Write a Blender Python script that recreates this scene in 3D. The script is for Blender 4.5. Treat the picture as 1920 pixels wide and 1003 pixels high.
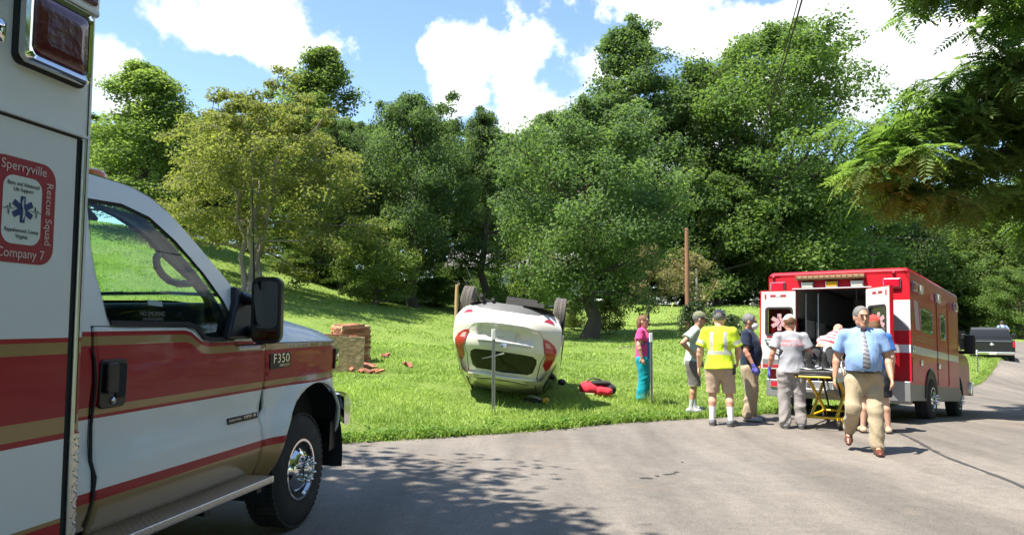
import bpy, bmesh, math, random
import numpy as np
from mathutils import Vector, Matrix, Euler
from mathutils.geometry import delaunay_2d_cdt
random.seed(7); RNG = np.random.default_rng(7)
SC = bpy.context.scene; COL = SC.collection
for o in list(bpy.data.objects): bpy.data.objects.remove(o)
R = math.radians

# ------------------------------------------------------------------ camera
CAMZ = 1.6; FPX = 1400.0; PITCH = math.atan(105.5/1400)
cd = bpy.data.cameras.new('camera'); cam = bpy.data.objects.new('camera', cd); COL.objects.link(cam)
cam.location = (0, 0, CAMZ); cam.rotation_euler = (R(90)+PITCH, 0, 0)
cd.sensor_width = 36; cd.lens = FPX/1920*36; cd.clip_start = 0.05; cd.clip_end = 3000
SC.camera = cam

# ------------------------------------------------------------------ sky, sun, exposure
SUN_EL = R(64); SUN_AZ = Vector((-0.90, -0.44)).normalized()
SUN_DIR = Vector((SUN_AZ.x*math.cos(SUN_EL), SUN_AZ.y*math.cos(SUN_EL), math.sin(SUN_EL)))
sl = bpy.data.lights.new('sun', 'SUN'); sl.energy = 4.9; sl.angle = R(0.53); sl.color = (1, 0.94, 0.84)
so = bpy.data.objects.new('sun', sl); COL.objects.link(so)
so.rotation_euler = (-SUN_DIR).to_track_quat('-Z', 'Y').to_euler(); so.location = (-20, -10, 40)
SC.view_settings.view_transform = 'Standard'; SC.view_settings.look = 'None'
SC.view_settings.exposure = 1.36; SC.view_settings.gamma = 1.0
SC.cycles.use_denoising = True
SC.cycles.max_bounces = 9; SC.cycles.transparent_max_bounces = 16; SC.cycles.transmission_bounces = 5
SC.cycles.diffuse_bounces = 5; SC.cycles.glossy_bounces = 3
SC.cycles.sample_clamp_indirect = 6; SC.cycles.caustics_reflective = False; SC.cycles.caustics_refractive = False

def pray(px, py):
    a = (px-960)/FPX; b = (501.5-py)/FPX
    return Vector((a, math.cos(PITCH)-b*math.sin(PITCH), math.sin(PITCH)+b*math.cos(PITCH)))
def at(px, py, Y):
    d = pray(px, py); t = Y/d.y
    return Vector((d.x*t, Y, CAMZ+d.z*t))

W = bpy.data.worlds.new('World'); SC.world = W; W.use_nodes = True
nt = W.node_tree; nt.nodes.clear()
def nn(t, typ, **kw):
    n = t.nodes.new(typ)
    for k, v in kw.items(): setattr(n, k, v)
    return n
def math_node(t, op, a, b=None, clamp=False):
    n = nn(t, 'ShaderNodeMath', operation=op); n.use_clamp = clamp
    for i, v in enumerate((a, b)):
        if v is None: continue
        if isinstance(v, (int, float)): n.inputs[i].default_value = v
        else: t.links.new(v, n.inputs[i])
    return n.outputs[0]
def build_world():
    t = nt; L = t.links.new
    sky = nn(t, 'ShaderNodeTexSky', sky_type='NISHITA'); sky.sun_disc = False
    sky.sun_elevation = SUN_EL; sky.sun_rotation = math.atan2(SUN_AZ.x, SUN_AZ.y)
    sky.air_density = 1.0; sky.dust_density = 0.15; sky.ozone_density = 2.6; sky.altitude = 200
    tc = nn(t, 'ShaderNodeTexCoord'); D = tc.outputs['Generated']
    nz = nn(t, 'ShaderNodeTexNoise'); nz.inputs['Scale'].default_value = 10; nz.inputs['Detail'].default_value = 12
    nz.inputs['Roughness'].default_value = 0.6; L(D, nz.inputs['Vector'])
    nb = nn(t, 'ShaderNodeTexNoise'); nb.inputs['Scale'].default_value = 2.2; nb.inputs['Detail'].default_value = 4; L(D, nb.inputs['Vector'])
    sepd = nn(t, 'ShaderNodeSeparateXYZ'); L(D, sepd.inputs[0])
    # cumulus seen in front: (px, py, rx px, ry px)
    blobs = [(960, 165, 105, 120), (1010, 215, 135, 75), (880, 95, 70, 42), (1085, 110, 60, 50), (905, 180, 45, 35), (985, 120, 70, 60),
             (380, 50, 90, 42), (500, 70, 110, 42), (430, 5, 70, 35), (595, 95, 35, 35), (200, 125, 34, 40), (205, 190, 40, 60),
             (1220, 0, 110, 40), (1275, 50, 50, 60), (1600, 30, 200, 90), (1720, 70, 180, 95), (1860, 20, 160, 130), (1500, 10, 90, 40), (1345, 95, 60, 25),
             (1130, 320, 200, 90), (1450, 180, 60, 40)]
    field = None
    for (px, py, rx, ry) in blobs:
        c = pray(px, py).normalized()
        sub = nn(t, 'ShaderNodeVectorMath', operation='SUBTRACT'); L(D, sub.inputs[0]); sub.inputs[1].default_value = c
        mu = nn(t, 'ShaderNodeVectorMath', operation='MULTIPLY'); L(sub.outputs[0], mu.inputs[0])
        k = 1.0/c.y
        mu.inputs[1].default_value = (FPX/rx/k*.85, 2.0, FPX/ry/k*.85)
        ln = nn(t, 'ShaderNodeVectorMath', operation='LENGTH'); L(mu.outputs[0], ln.inputs[0])
        f = math_node(t, 'SUBTRACT', 1.0, ln.outputs['Value'])
        field = f if field is None else math_node(t, 'MAXIMUM', field, f)
    # fair-weather cumulus elsewhere in the sky
    g = math_node(t, 'MULTIPLY', math_node(t, 'SUBTRACT', nb.outputs[0], 0.62), 5.0)
    front = math_node(t, 'GREATER_THAN', sepd.outputs[1], 0.72)
    g = math_node(t, 'SUBTRACT', g, math_node(t, 'MULTIPLY', front, 3.0))
    field = math_node(t, 'MAXIMUM', field, g)
    n1 = math_node(t, 'MULTIPLY', math_node(t, 'SUBTRACT', nz.outputs[0], 0.5), 3.6)
    m = math_node(t, 'ADD', field, n1)
    mr = nn(t, 'ShaderNodeMapRange', interpolation_type='SMOOTHSTEP'); L(m, mr.inputs[0])
    mr.inputs[1].default_value = -0.02; mr.inputs[2].default_value = 0.42; mr.inputs[3].default_value = 0; mr.inputs[4].default_value = 1
    n2 = nn(t, 'ShaderNodeTexNoise'); n2.inputs['Scale'].default_value = 5; n2.inputs['Detail'].default_value = 5
    ofs = nn(t, 'ShaderNodeVectorMath', operation='ADD'); L(D, ofs.inputs[0]); ofs.inputs[1].default_value = (0.02, 0, -0.05); L(ofs.outputs[0], n2.inputs['Vector'])
    cr = nn(t, 'ShaderNodeValToRGB'); L(n2.outputs[0], cr.inputs[0])
    cr.color_ramp.elements[0].position = 0.36; cr.color_ramp.elements[0].color = (3.6, 3.95, 4.4, 1)
    cr.color_ramp.elements[1].position = 0.58; cr.color_ramp.elements[1].color = (6.2, 6.2, 6.2, 1)
    mix = nn(t, 'ShaderNodeMix', data_type='RGBA'); L(mr.outputs[0], mix.inputs[0]); L(sky.outputs[0], mix.inputs[6]); L(cr.outputs[0], mix.inputs[7])
    bg = nn(t, 'ShaderNodeBackground'); bg.inputs[1].default_value = 0.116; L(mix.outputs[2], bg.inputs[0])
    out = nn(t, 'ShaderNodeOutputWorld'); L(bg.outputs[0], out.inputs[0])
build_world()

# ------------------------------------------------------------------ materials
MAT = {}
def srgb(h):
    h = h.lstrip('#'); v = [int(h[i:i+2], 16)/255 for i in (0, 2, 4)]
    return tuple((c/12.92 if c <= 0.04045 else ((c+0.055)/1.055)**2.4) for c in v)
def mat(name, col, rough=0.5, metal=0.0, coat=0.0, bump=0.0, bscale=60.0, var=0.0, vscale=8.0, spec=0.5, sheen=0.0, emit=0.0, stretch=None, trans=0.0, objrand=0.0, dirt=None):
    if name in MAT: return MAT[name]
    m = bpy.data.materials.new(name); m.use_nodes = True; t = m.node_tree; L = t.links.new
    b = t.nodes['Principled BSDF']
    if isinstance(col, str): col = srgb(col)
    b.inputs['Base Color'].default_value = (*col, 1); b.inputs['Roughness'].default_value = rough; b.inputs['Metallic'].default_value = metal
    b.inputs['Coat Weight'].default_value = coat; b.inputs['Coat Roughness'].default_value = 0.04; b.inputs['Specular IOR Level'].default_value = spec
    if sheen: b.inputs['Sheen Weight'].default_value = sheen
    if emit:
        b.inputs['Emission Color'].default_value = (*col, 1); b.inputs['Emission Strength'].default_value = emit
    tc = nn(t, 'ShaderNodeTexCoord'); vec = tc.outputs['Object']
    if stretch:
        mp = nn(t, 'ShaderNodeMapping'); mp.inputs['Scale'].default_value = stretch; L(vec, mp.inputs[0]); vec = mp.outputs[0]
    cur = None
    if var:
        n = nn(t, 'ShaderNodeTexNoise'); n.inputs['Scale'].default_value = vscale; n.inputs['Detail'].default_value = 6; n.inputs['Roughness'].default_value = 0.65; L(vec, n.inputs['Vector'])
        mr = nn(t, 'ShaderNodeMapRange'); L(n.outputs[0], mr.inputs[0]); mr.inputs[1].default_value = 0.25; mr.inputs[2].default_value = 0.75
        mr.inputs[3].default_value = 1-var; mr.inputs[4].default_value = 1+var
        mu = nn(t, 'ShaderNodeMix', data_type='RGBA', blend_type='MULTIPLY'); mu.inputs[0].default_value = 1
        mu.inputs[6].default_value = (*col, 1); L(mr.outputs[0], mu.inputs[7]); cur = mu.outputs[2]
    if dirt:
        n = nn(t, 'ShaderNodeTexNoise'); n.inputs['Scale'].default_value = dirt[2]; n.inputs['Detail'].default_value = 8; n.inputs['Roughness'].default_value = 0.7; L(vec, n.inputs['Vector'])
        mr = nn(t, 'ShaderNodeMapRange', interpolation_type='SMOOTHSTEP'); L(n.outputs[0], mr.inputs[0]); mr.inputs[1].default_value = 0.48; mr.inputs[2].default_value = 0.72
        mr.inputs[3].default_value = 0; mr.inputs[4].default_value = dirt[1]
        mu = nn(t, 'ShaderNodeMix', data_type='RGBA'); L(mr.outputs[0], mu.inputs[0])
        if cur: L(cur, mu.inputs[6])
        else: mu.inputs[6].default_value = (*col, 1)
        mu.inputs[7].default_value = (*dirt[0], 1); cur = mu.outputs[2]
    if objrand:
        oi = nn(t, 'ShaderNodeObjectInfo'); mr = nn(t, 'ShaderNodeMapRange'); L(oi.outputs['Random'], mr.inputs[0]); mr.inputs[3].default_value = 1-objrand; mr.inputs[4].default_value = 1+objrand
        mu = nn(t, 'ShaderNodeMix', data_type='RGBA', blend_type='MULTIPLY'); mu.inputs[0].default_value = 1
        if cur: L(cur, mu.inputs[6])
        else: mu.inputs[6].default_value = (*col, 1)
        L(mr.outputs[0], mu.inputs[7]); cur = mu.outputs[2]
    if cur: L(cur, b.inputs['Base Color'])
    if bump:
        n = nn(t, 'ShaderNodeTexNoise'); n.inputs['Scale'].default_value = bscale; n.inputs['Detail'].default_value = 5; L(vec, n.inputs['Vector'])
        bp = nn(t, 'ShaderNodeBump'); bp.inputs['Strength'].default_value = min(1, bump); bp.inputs['Distance'].default_value = 0.02; L(n.outputs[0], bp.inputs['Height']); L(bp.outputs[0], b.inputs['Normal'])
    MAT[name] = m; return m
def glassmat(name, tint, refl=0.12, rough=0.0, alpha=None):
    if name in MAT: return MAT[name]
    m = bpy.data.materials.new(name); m.use_nodes = True; t = m.node_tree; L = t.links.new; t.nodes.clear()
    tr = nn(t, 'ShaderNodeBsdfTransparent'); tr.inputs[0].default_value = (*tint, 1)
    gl = nn(t, 'ShaderNodeBsdfGlossy'); gl.inputs['Roughness'].default_value = rough
    ge = nn(t, 'ShaderNodeNewGeometry'); dt = nn(t, 'ShaderNodeVectorMath', operation='DOT_PRODUCT'); L(ge.outputs['Normal'], dt.inputs[0]); L(ge.outputs['Incoming'], dt.inputs[1])
    c5 = math_node(t, 'POWER', math_node(t, 'SUBTRACT', 1.0, math_node(t, 'ABSOLUTE', dt.outputs['Value'])), 5.0)   # Schlick, the same from both faces of the thin pane
    mx = nn(t, 'ShaderNodeMixShader'); f2 = math_node(t, 'ADD', math_node(t, 'MULTIPLY', c5, 0.9), refl, True); L(f2, mx.inputs[0])
    L(tr.outputs[0], mx.inputs[1]); L(gl.outputs[0], mx.inputs[2])
    o = nn(t, 'ShaderNodeOutputMaterial'); L(mx.outputs[0], o.inputs[0])
    MAT[name] = m; return m
def leafmat(name, col, trans=0.35, vary=0.35, yel=(0.30, 0.28, 0.03), rough=0.62, spec=0.22, yw=.22):
    m = bpy.data.materials.new(name); m.use_nodes = True; t = m.node_tree; L = t.links.new
    b = t.nodes['Principled BSDF']; b.inputs['Roughness'].default_value = rough; b.inputs['Specular IOR Level'].default_value = spec
    at_ = nn(t, 'ShaderNodeAttribute', attribute_name='rnd')
    mr = nn(t, 'ShaderNodeMapRange'); L(at_.outputs['Fac'], mr.inputs[0]); mr.inputs[3].default_value = 1-vary; mr.inputs[4].default_value = 1+vary
    oi = nn(t, 'ShaderNodeObjectInfo')
    mr2 = nn(t, 'ShaderNodeMapRange'); L(oi.outputs['Random'], mr2.inputs[0]); mr2.inputs[3].default_value = 0.82; mr2.inputs[4].default_value = 1.18
    fac = math_node(t, 'MULTIPLY', mr.outputs[0], mr2.outputs[0])
    y = nn(t, 'ShaderNodeMix', data_type='RGBA'); y.inputs[6].default_value = (*col, 1); y.inputs[7].default_value = (*yel, 1)
    pw = math_node(t, 'MULTIPLY', math_node(t, 'POWER', at_.outputs['Fac'], 3.0), yw); L(pw, y.inputs[0])
    mu = nn(t, 'ShaderNodeMix', data_type='RGBA', blend_type='MULTIPLY'); mu.inputs[0].default_value = 1; L(y.outputs[2], mu.inputs[6]); L(fac, mu.inputs[7])
    L(mu.outputs[2], b.inputs['Base Color'])
    tl = nn(t, 'ShaderNodeBsdfTranslucent')
    br = nn(t, 'ShaderNodeMix', data_type='RGBA', blend_type='MULTIPLY'); br.inputs[0].default_value = 1; L(mu.outputs[2], br.inputs[6]); br.inputs[7].default_value = (1.6, 1.75, 0.85, 1); L(br.outputs[2], tl.inputs[0])
    mx = nn(t, 'ShaderNodeMixShader'); mx.inputs[0].default_value = trans
    L(b.outputs[0], mx.inputs[1]); L(tl.outputs[0], mx.inputs[2]); L(mx.outputs[0], t.nodes['Material Output'].inputs[0])
    MAT[name] = m; return m

# ------------------------------------------------------------------ object helpers
def tag(o, label=None, cat=None, group=None, kind=None):
    if label: o['label'] = label
    if cat: o['category'] = cat
    if group: o['group'] = group
    if kind: o['kind'] = kind
    return o
def thing(name, label, cat, loc=(0, 0, 0), rot=(0, 0, 0), group=None):
    o = bpy.data.objects.new(name, None); COL.objects.link(o); o.location = loc; o.rotation_euler = rot; o.empty_display_size = 0.2
    return tag(o, label, cat, group)
def copy_tree(o, parent=None):
    c = o.copy(); COL.objects.link(c); c.parent = parent
    for ch in list(o.children): copy_tree(ch, c)
    return c
def place(px, py, Y): return at(px, py, Y)
class MB:
    def __init__(s): s.v = []; s.f = []; s.m = []; s.sm = []
    def add(s, vs, fs, m=0, smooth=True):
        b = len(s.v); s.v += [tuple(v) for v in vs]
        for f in fs: s.f.append(tuple(b+i for i in f)); s.m.append(m); s.sm.append(smooth)
    def box(s, lo, hi, m=0, M=None):
        vs = [Vector((x, y, z)) for z in (lo[2], hi[2]) for y in (lo[1], hi[1]) for x in (lo[0], hi[0])]
        if M is not None: vs = [M @ v for v in vs]
        s.add(vs, [(0, 2, 3, 1), (4, 5, 7, 6), (0, 1, 5, 4), (2, 6, 7, 3), (0, 4, 6, 2), (1, 3, 7, 5)], m, False)
    def ring_loft(s, rings, m=0, caps=True, smooth=True, closed=True):
        n = len(rings[0]); vs = [p for r in rings for p in r]; fs = []
        for i in range(len(rings)-1):
            for j in range(n if closed else n-1):
                k = (j+1) % n; fs.append((i*n+j, i*n+k, (i+1)*n+k, (i+1)*n+j))
        s.add(vs, fs, m, smooth)
        if caps and closed:
            s.add(rings[0], [tuple(reversed(range(n)))], m, False); s.add(rings[-1], [tuple(range(n))], m, False)
    def tube(s, pts, r, m=0, n=8, caps=True):
        pts = [Vector(p) for p in pts]; rs = r if isinstance(r, (list, tuple)) else [r]*len(pts); rings = []
        up = None
        for i, p in enumerate(pts):
            d = (pts[min(i+1, len(pts)-1)]-pts[max(i-1, 0)]).normalized()
            if up is None: up = Vector((0, 0, 1)) if abs(d.z) < 0.9 else Vector((1, 0, 0))
            a = d.cross(up).normalized(); b = a.cross(d).normalized(); up = b
            rings.append([p+(a*math.cos(t)+b*math.sin(t))*rs[i] for t in [2*math.pi*k/n for k in range(n)]])
        s.ring_loft(rings, m, caps)
    def lathe(s, prof, m=0, n=32, axis='x', c=(0, 0, 0)):   # prof: [(along, radius)]
        rings = []
        for (a, r) in prof:
            rg = []
            for k in range(n):
                t = 2*math.pi*k/n; p, q = r*math.cos(t), r*math.sin(t)
                rg.append(Vector(c)+Vector({'x': (a, p, q), 'y': (q, a, p), 'z': (p, q, a)}[axis]))
            rings.append(rg)
        s.ring_loft(rings, m, True)
    def prism(s, poly, fn0, fn1, m=0, smooth=False):
        n = len(poly); a = [fn0(*p) for p in poly]; b = [fn1(*p) for p in poly]
        s.add(a+b, [tuple(range(n)), tuple(reversed(range(n, 2*n)))]+[(i, n+i, n+(i+1) % n, (i+1) % n) for i in range(n)], m, smooth)
    def build(s, name, mats, parent=None, bevel=0, seg=2, weld=False, loc=None, rot=None, auto=None, subd=0):
        me = bpy.data.meshes.new(name); me.from_pydata(s.v, [], s.f)
        for mm in (mats if isinstance(mats, (list, tuple)) else [mats]): me.materials.append(mm)
        me.polygons.foreach_set('material_index', s.m); me.polygons.foreach_set('use_smooth', s.sm)
        bm = bmesh.new(); bm.from_mesh(me)
        if weld: bmesh.ops.remove_doubles(bm, verts=bm.verts, dist=0.0004)
        bmesh.ops.recalc_face_normals(bm, faces=bm.faces); bm.to_mesh(me); bm.free(); me.update()
        o = bpy.data.objects.new(name, me); COL.objects.link(o)
        if parent: o.parent = parent
        if loc: o.location = loc
        if rot: o.rotation_euler = rot
        if bevel:
            md = o.modifiers.new('b', 'BEVEL'); md.width = bevel; md.segments = seg; md.limit_method = 'ANGLE'; md.angle_limit = R(40)
            for p in me.polygons: p.use_smooth = True
            w = o.modifiers.new('w', 'WEIGHTED_NORMAL'); w.keep_sharp = True
        if auto:
            try: me.set_sharp_from_angle(angle=R(auto))
            except Exception: pass
        if subd:
            sd = o.modifiers.new('s', 'SUBSURF'); sd.levels = sd.render_levels = subd
        return o
def box(name, lo, hi, m, parent=None, bevel=0.0, **kw):
    b = MB(); b.box(lo, hi); return b.build(name, m, parent, bevel, **kw)
def pip(p, poly):
    x, y = p; c = False; n = len(poly); j = n-1
    for i in range(n):
        xi, yi = poly[i]; xj, yj = poly[j]
        if (yi > y) != (yj > y) and x < (xj-xi)*(y-yi)/(yj-yi)+xi: c = not c
        j = i
    return c
def resample(poly, step, closed=True):
    out = []; n = len(poly)
    for i in range(n if closed else n-1):
        a = poly[i]; b = poly[(i+1) % n]; k = max(1, int(math.hypot(b[0]-a[0], b[1]-a[1])/step))
        out += [(a[0]+(b[0]-a[0])*t/k, a[1]+(b[1]-a[1])*t/k) for t in range(k)]
    if not closed: out.append(poly[-1])
    return out
def rrect(x0, y0, x1, y1, r, n=5):
    out = []
    for (cx, cy, a0) in ((x1-r, y1-r, 0), (x0+r, y1-r, 90), (x0+r, y0+r, 180), (x1-r, y0+r, 270)):
        for k in range(n+1):
            a = R(a0+90*k/n); out.append((cx+r*math.cos(a), cy+r*math.sin(a)))
    return out
def arc(cx, cy, r, a0, a1, n=16): return [(cx+r*math.cos(R(a0+(a1-a0)*k/n)), cy+r*math.sin(R(a0+(a1-a0)*k/n))) for k in range(n+1)]
def panel(name, outline, lift, mats, parent=None, holes=(), regions=(), step=0.08, thick=0.0, flip=False, smooth=True):
    """curved sheet over a 2-D outline; regions = [(polygon, material index)] are paint"""
    polys = [resample(outline, step)]+[resample(h, step) for h in holes]+[resample(r_[0], step) for r_ in regions]
    vs = []; es = []
    for p in polys:
        b = len(vs); vs += [Vector(q) for q in p]; es += [(b+i, b+(i+1) % len(p)) for i in range(len(p))]
    xs = [p[0] for p in outline]; ys = [p[1] for p in outline]
    x = min(xs)+step/2
    while x < max(xs):
        y = min(ys)+step/2
        while y < max(ys):
            vs.append(Vector((x+random.uniform(-.1, .1)*step, y+random.uniform(-.1, .1)*step))); y += step
        x += step
    ov, oe, of, *_ = delaunay_2d_cdt(vs, es, [], 0, 1e-5)
    mb = MB(); keep = []; ms = []
    for f in of:
        c = (sum(ov[i].x for i in f)/len(f), sum(ov[i].y for i in f)/len(f))
        if not pip(c, outline) or any(pip(c, h) for h in holes): continue
        m = 0
        for (rp, mi) in regions:
            if pip(c, rp): m = mi
        keep.append(tuple(reversed(f)) if flip else tuple(f)); ms.append(m)
    used = sorted({i for f in keep for i in f}); ix = {i: k for k, i in enumerate(used)}
    me = bpy.data.meshes.new(name); me.from_pydata([lift(ov[i].x, ov[i].y) for i in used], [], [tuple(ix[i] for i in f) for f in keep])
    for mm in (mats if isinstance(mats, (list, tuple)) else [mats]): me.materials.append(mm)
    me.polygons.foreach_set('material_index', ms); me.polygons.foreach_set('use_smooth', [smooth]*len(ms)); me.update()
    o = bpy.data.objects.new(name, me); COL.objects.link(o)
    if parent: o.parent = parent
    if thick:
        md = o.modifiers.new('s', 'SOLIDIFY'); md.thickness = thick; md.offset = -1
    return o
def text(name, body, size, m, parent, M, depth=0.001, align='CENTER', xs=1.0, font=None, spacing=1.0):
    c = bpy.data.curves.new(name, 'FONT'); c.body = body; c.size = size; c.extrude = depth; c.align_x = align; c.align_y = 'CENTER'; c.space_character = spacing
    c.resolution_u = 3
    o = bpy.data.objects.new(name, c); COL.objects.link(o)
    dg = bpy.context.evaluated_depsgraph_get(); me = bpy.data.meshes.new_from_object(o.evaluated_get(dg))
    bpy.data.objects.remove(o); bpy.data.curves.remove(c)
    me.name = name; me.materials.clear(); me.materials.append(m)
    me.transform(M @ Matrix.Diagonal((xs, 1, 1, 1)))
    o = bpy.data.objects.new(name, me); COL.objects.link(o); o.parent = parent
    return o
def smooth_interp(x, xs, ys): return float(np.interp(x, xs, ys))

# ================================================================== terrain
CTRL = [(-6, -6, .24), (0, -6, .24), (6, -6, .2), (-6, 0, .22), (0, 0, .2), (5, 0, .15), (-6, 5, .2), (-2, 5, .19), (2, 5, .16), (7, 5, .06), (-2, 8, .13), (2, 8, .06), (6, 9, .0),
        (5, 11, .0), (8, 12, -.02), (7.2, 12.9, -.02), (5.4, 13.6, -.02), (9.4, 16.1, -.34), (8.0, 16.6, -.33), (12, 17, -.37), (14, 12, -.2), (13, 22, -.42), (17, 26, -.45), (23, 34.6, -.46), (24, 38, -.46), (30, 34, -.5), (44, 66, -.4), (60, 90, -.3), (70, 70, -.4),
        (20, 14, -.3), (30, 20, -.4), (50, 40, -.5), (90, 90, 0), (60, 110, 1.2), (35, 100, 2), (40, 70, .6), (30, 60, 1.2), (20, 30, .1), (14, 30, .55)]
for (px, py, Y) in [(650, 690, 18), (770, 575, 45), (540, 520, 45), (410, 468, 45), (300, 432, 45), (180, 420, 45), (860, 598, 40), (1103, 637, 38), (1170, 607, 50), (1290, 576, 70), (1425, 573, 70), (1300, 612, 45), (1390, 640, 30), (1430, 600, 48),
                    (940, 742, 13.2), (850, 735, 13.4), (925, 777, 12.1), (1222, 759, 14.3), (1300, 772, 13.6), (640, 834, 9.3), (1000, 804, 11.2), (1430, 777, 13.3), (700, 652, 22), (1130, 738, 14.5), (1060, 655, 30), (470, 545, 36), (500, 640, 25)]:
    p = at(px, py, Y); CTRL.append((p.x, p.y, p.z))
CTRL += [(-60, 20, 9), (-60, 60, 13), (-30, 20, 4.6), (-20, 10, 1.5), (-30, 0, 1.5), (-40, 100, 9), (0, 110, 5.5), (-80, 120, 10), (100, 150, 3), (0, 160, 7), (-25, -25, .6), (25, -25, .0), (40, -10, -.2), (120, 20, 0)]
_C = np.array(CTRL); _n = len(_C)
def _phi(r): return np.where(r > 1e-9, r*r*np.log(np.maximum(r, 1e-9)), 0.0)
_A = np.zeros((_n+3, _n+3)); _d = np.hypot(_C[:, None, 0]-_C[None, :, 0], _C[:, None, 1]-_C[None, :, 1])
_A[:_n, :_n] = _phi(_d)+np.eye(_n)*0.6; _A[:_n, _n] = 1; _A[:_n, _n+1:] = _C[:, :2]; _A[_n, :_n] = 1; _A[_n+1:, :_n] = _C[:, :2].T
_w = np.linalg.solve(_A, np.concatenate([_C[:, 2], np.zeros(3)]))
def GN(x, y):
    x = np.asarray(x, float); y = np.asarray(y, float); sh = x.shape; x = x.ravel(); y = y.ravel()
    out = np.empty(len(x))
    for i in range(0, len(x), 20000):
        xx = x[i:i+20000]; yy = y[i:i+20000]
        r = np.hypot(xx[:, None]-_C[None, :, 0], yy[:, None]-_C[None, :, 1])
        out[i:i+20000] = _phi(r) @ _w[:_n] + _w[_n] + _w[_n+1]*xx + _w[_n+2]*yy
    # fade to a plain rise far from everything
    d = np.maximum(np.maximum(np.abs(x)-110, y-160), np.maximum(-y-25, 0)); k = np.clip(d/60, 0, 1)
    return (out*(1-k)+4.0*k).reshape(sh)
def G(x, y): return float(GN(np.array([x]), np.array([y]))[0])
def ground(px, py, guess=12.0):
    """world point where the pixel ray meets the ground"""
    d = pray(px, py); t = 1.0
    for i in range(4000):
        p = d*t
        if CAMZ+p.z <= G(p.x, p.y): return Vector((p.x, p.y, G(p.x, p.y)))
        t += 0.05 if t < 40 else 0.3
    return Vector((d.x*guess, guess, G(d.x*guess, guess)))

LEFT_EDGE = [(-14, 4.2), (-8, 6.4), (-4.5, 8.0), (-2.2, 9.35), (-1.0, 10.15), (0.3, 11.0), (1.6, 11.75), (3.0, 12.5), (4.6, 13.5), (6.5, 15.2), (8.4, 17.3), (10.6, 19.8), (13.1, 22.3), (15.6, 25.2), (18.4, 28.6), (21.6, 33.0), (23.8, 36.0), (26.6, 40.5), (32, 49), (39, 60), (45.5, 72), (48, 80), (47, 86), (42, 90), (30, 92), (10, 93)]
RIGHT_EDGE = [(10, 98.5), (32, 97.5), (48, 95), (56, 88), (57, 78), (52, 66), (44, 52), (36, 39.5), (30, 30.5), (25.5, 24), (20.5, 17.5), (15.5, 11.5), (11.5, 6.5), (8.2, 1.0), (6.5, -6), (6, -24), (-14, -24)]
ROAD = LEFT_EDGE+RIGHT_EDGE
ROAD = [p for p in ROAD]
def jitter_edge(poly):
    out = []; rr = random.Random(3)
    for (x, y) in resample(poly, 0.35):
        near = math.hypot(x, y) < 45
        out.append((x+rr.uniform(-.04, .04)*near, y+rr.uniform(-.045, .045)*near))
    return out
ROADJ = jitter_edge(ROAD)
_RP = np.array(ROADJ)
def in_road_np(x, y):
    c = np.zeros(x.shape, bool); n = len(_RP); j = n-1
    for i in range(n):
        xi, yi = _RP[i]; xj, yj = _RP[j]
        if yi != yj: c ^= ((yi > y) != (yj > y)) & (x < (xj-xi)*(y-yi)/(yj-yi)+xi)
        j = i
    return c
def build_terrain():
    pts = []
    def grid(x0, x1, y0, y1, st, skip=None):
        for x in np.arange(x0, x1, st):
            for y in np.arange(y0, y1, st):
                if skip and skip[0] <= x <= skip[1] and skip[2] <= y <= skip[3]: continue
                pts.append((x+random.uniform(-.2, .2)*st, y+random.uniform(-.2, .2)*st))
    grid(-12, 20, -6, 26, 0.55); grid(-50, 70, -26, 100, 2.4, (-12, 20, -6, 26)); grid(-400, 500, -150, 700, 25, (-50, 70, -26, 100))
    vs = [Vector(p) for p in ROADJ]; es = [(i, (i+1) % len(vs)) for i in range(len(vs))]; vs += [Vector(p) for p in pts]
    ov, oe, of, *_ = delaunay_2d_cdt(vs, es, [], 0, 1e-5)
    X = np.array([v.x for v in ov]); Y = np.array([v.y for v in ov]); Z = GN(X, Y)
    cen = np.array([[sum(ov[i].x for i in f)/3, sum(ov[i].y for i in f)/3] for f in of]); inr = in_road_np(cen[:, 0], cen[:, 1])
    for nm, sel, dz, m in (('road', inr, 0.0, MAT['asphalt']), ('lawn', ~inr, 0.0, MAT['lawn_soil'])):
        fs = [f for f, s in zip(of, sel) if s]; used = sorted({i for f in fs for i in f}); ix = {i: k for k, i in enumerate(used)}
        me = bpy.data.meshes.new(nm); me.from_pydata([(X[i], Y[i], Z[i]+dz) for i in used], [], [tuple(ix[i] for i in f) for f in fs])
        me.materials.append(m); me.polygons.foreach_set('use_smooth', [True]*len(fs)); me.update()
        o = bpy.data.objects.new(nm, me); COL.objects.link(o); o['kind'] = 'structure'
        globals()[nm.upper()] = o
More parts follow.
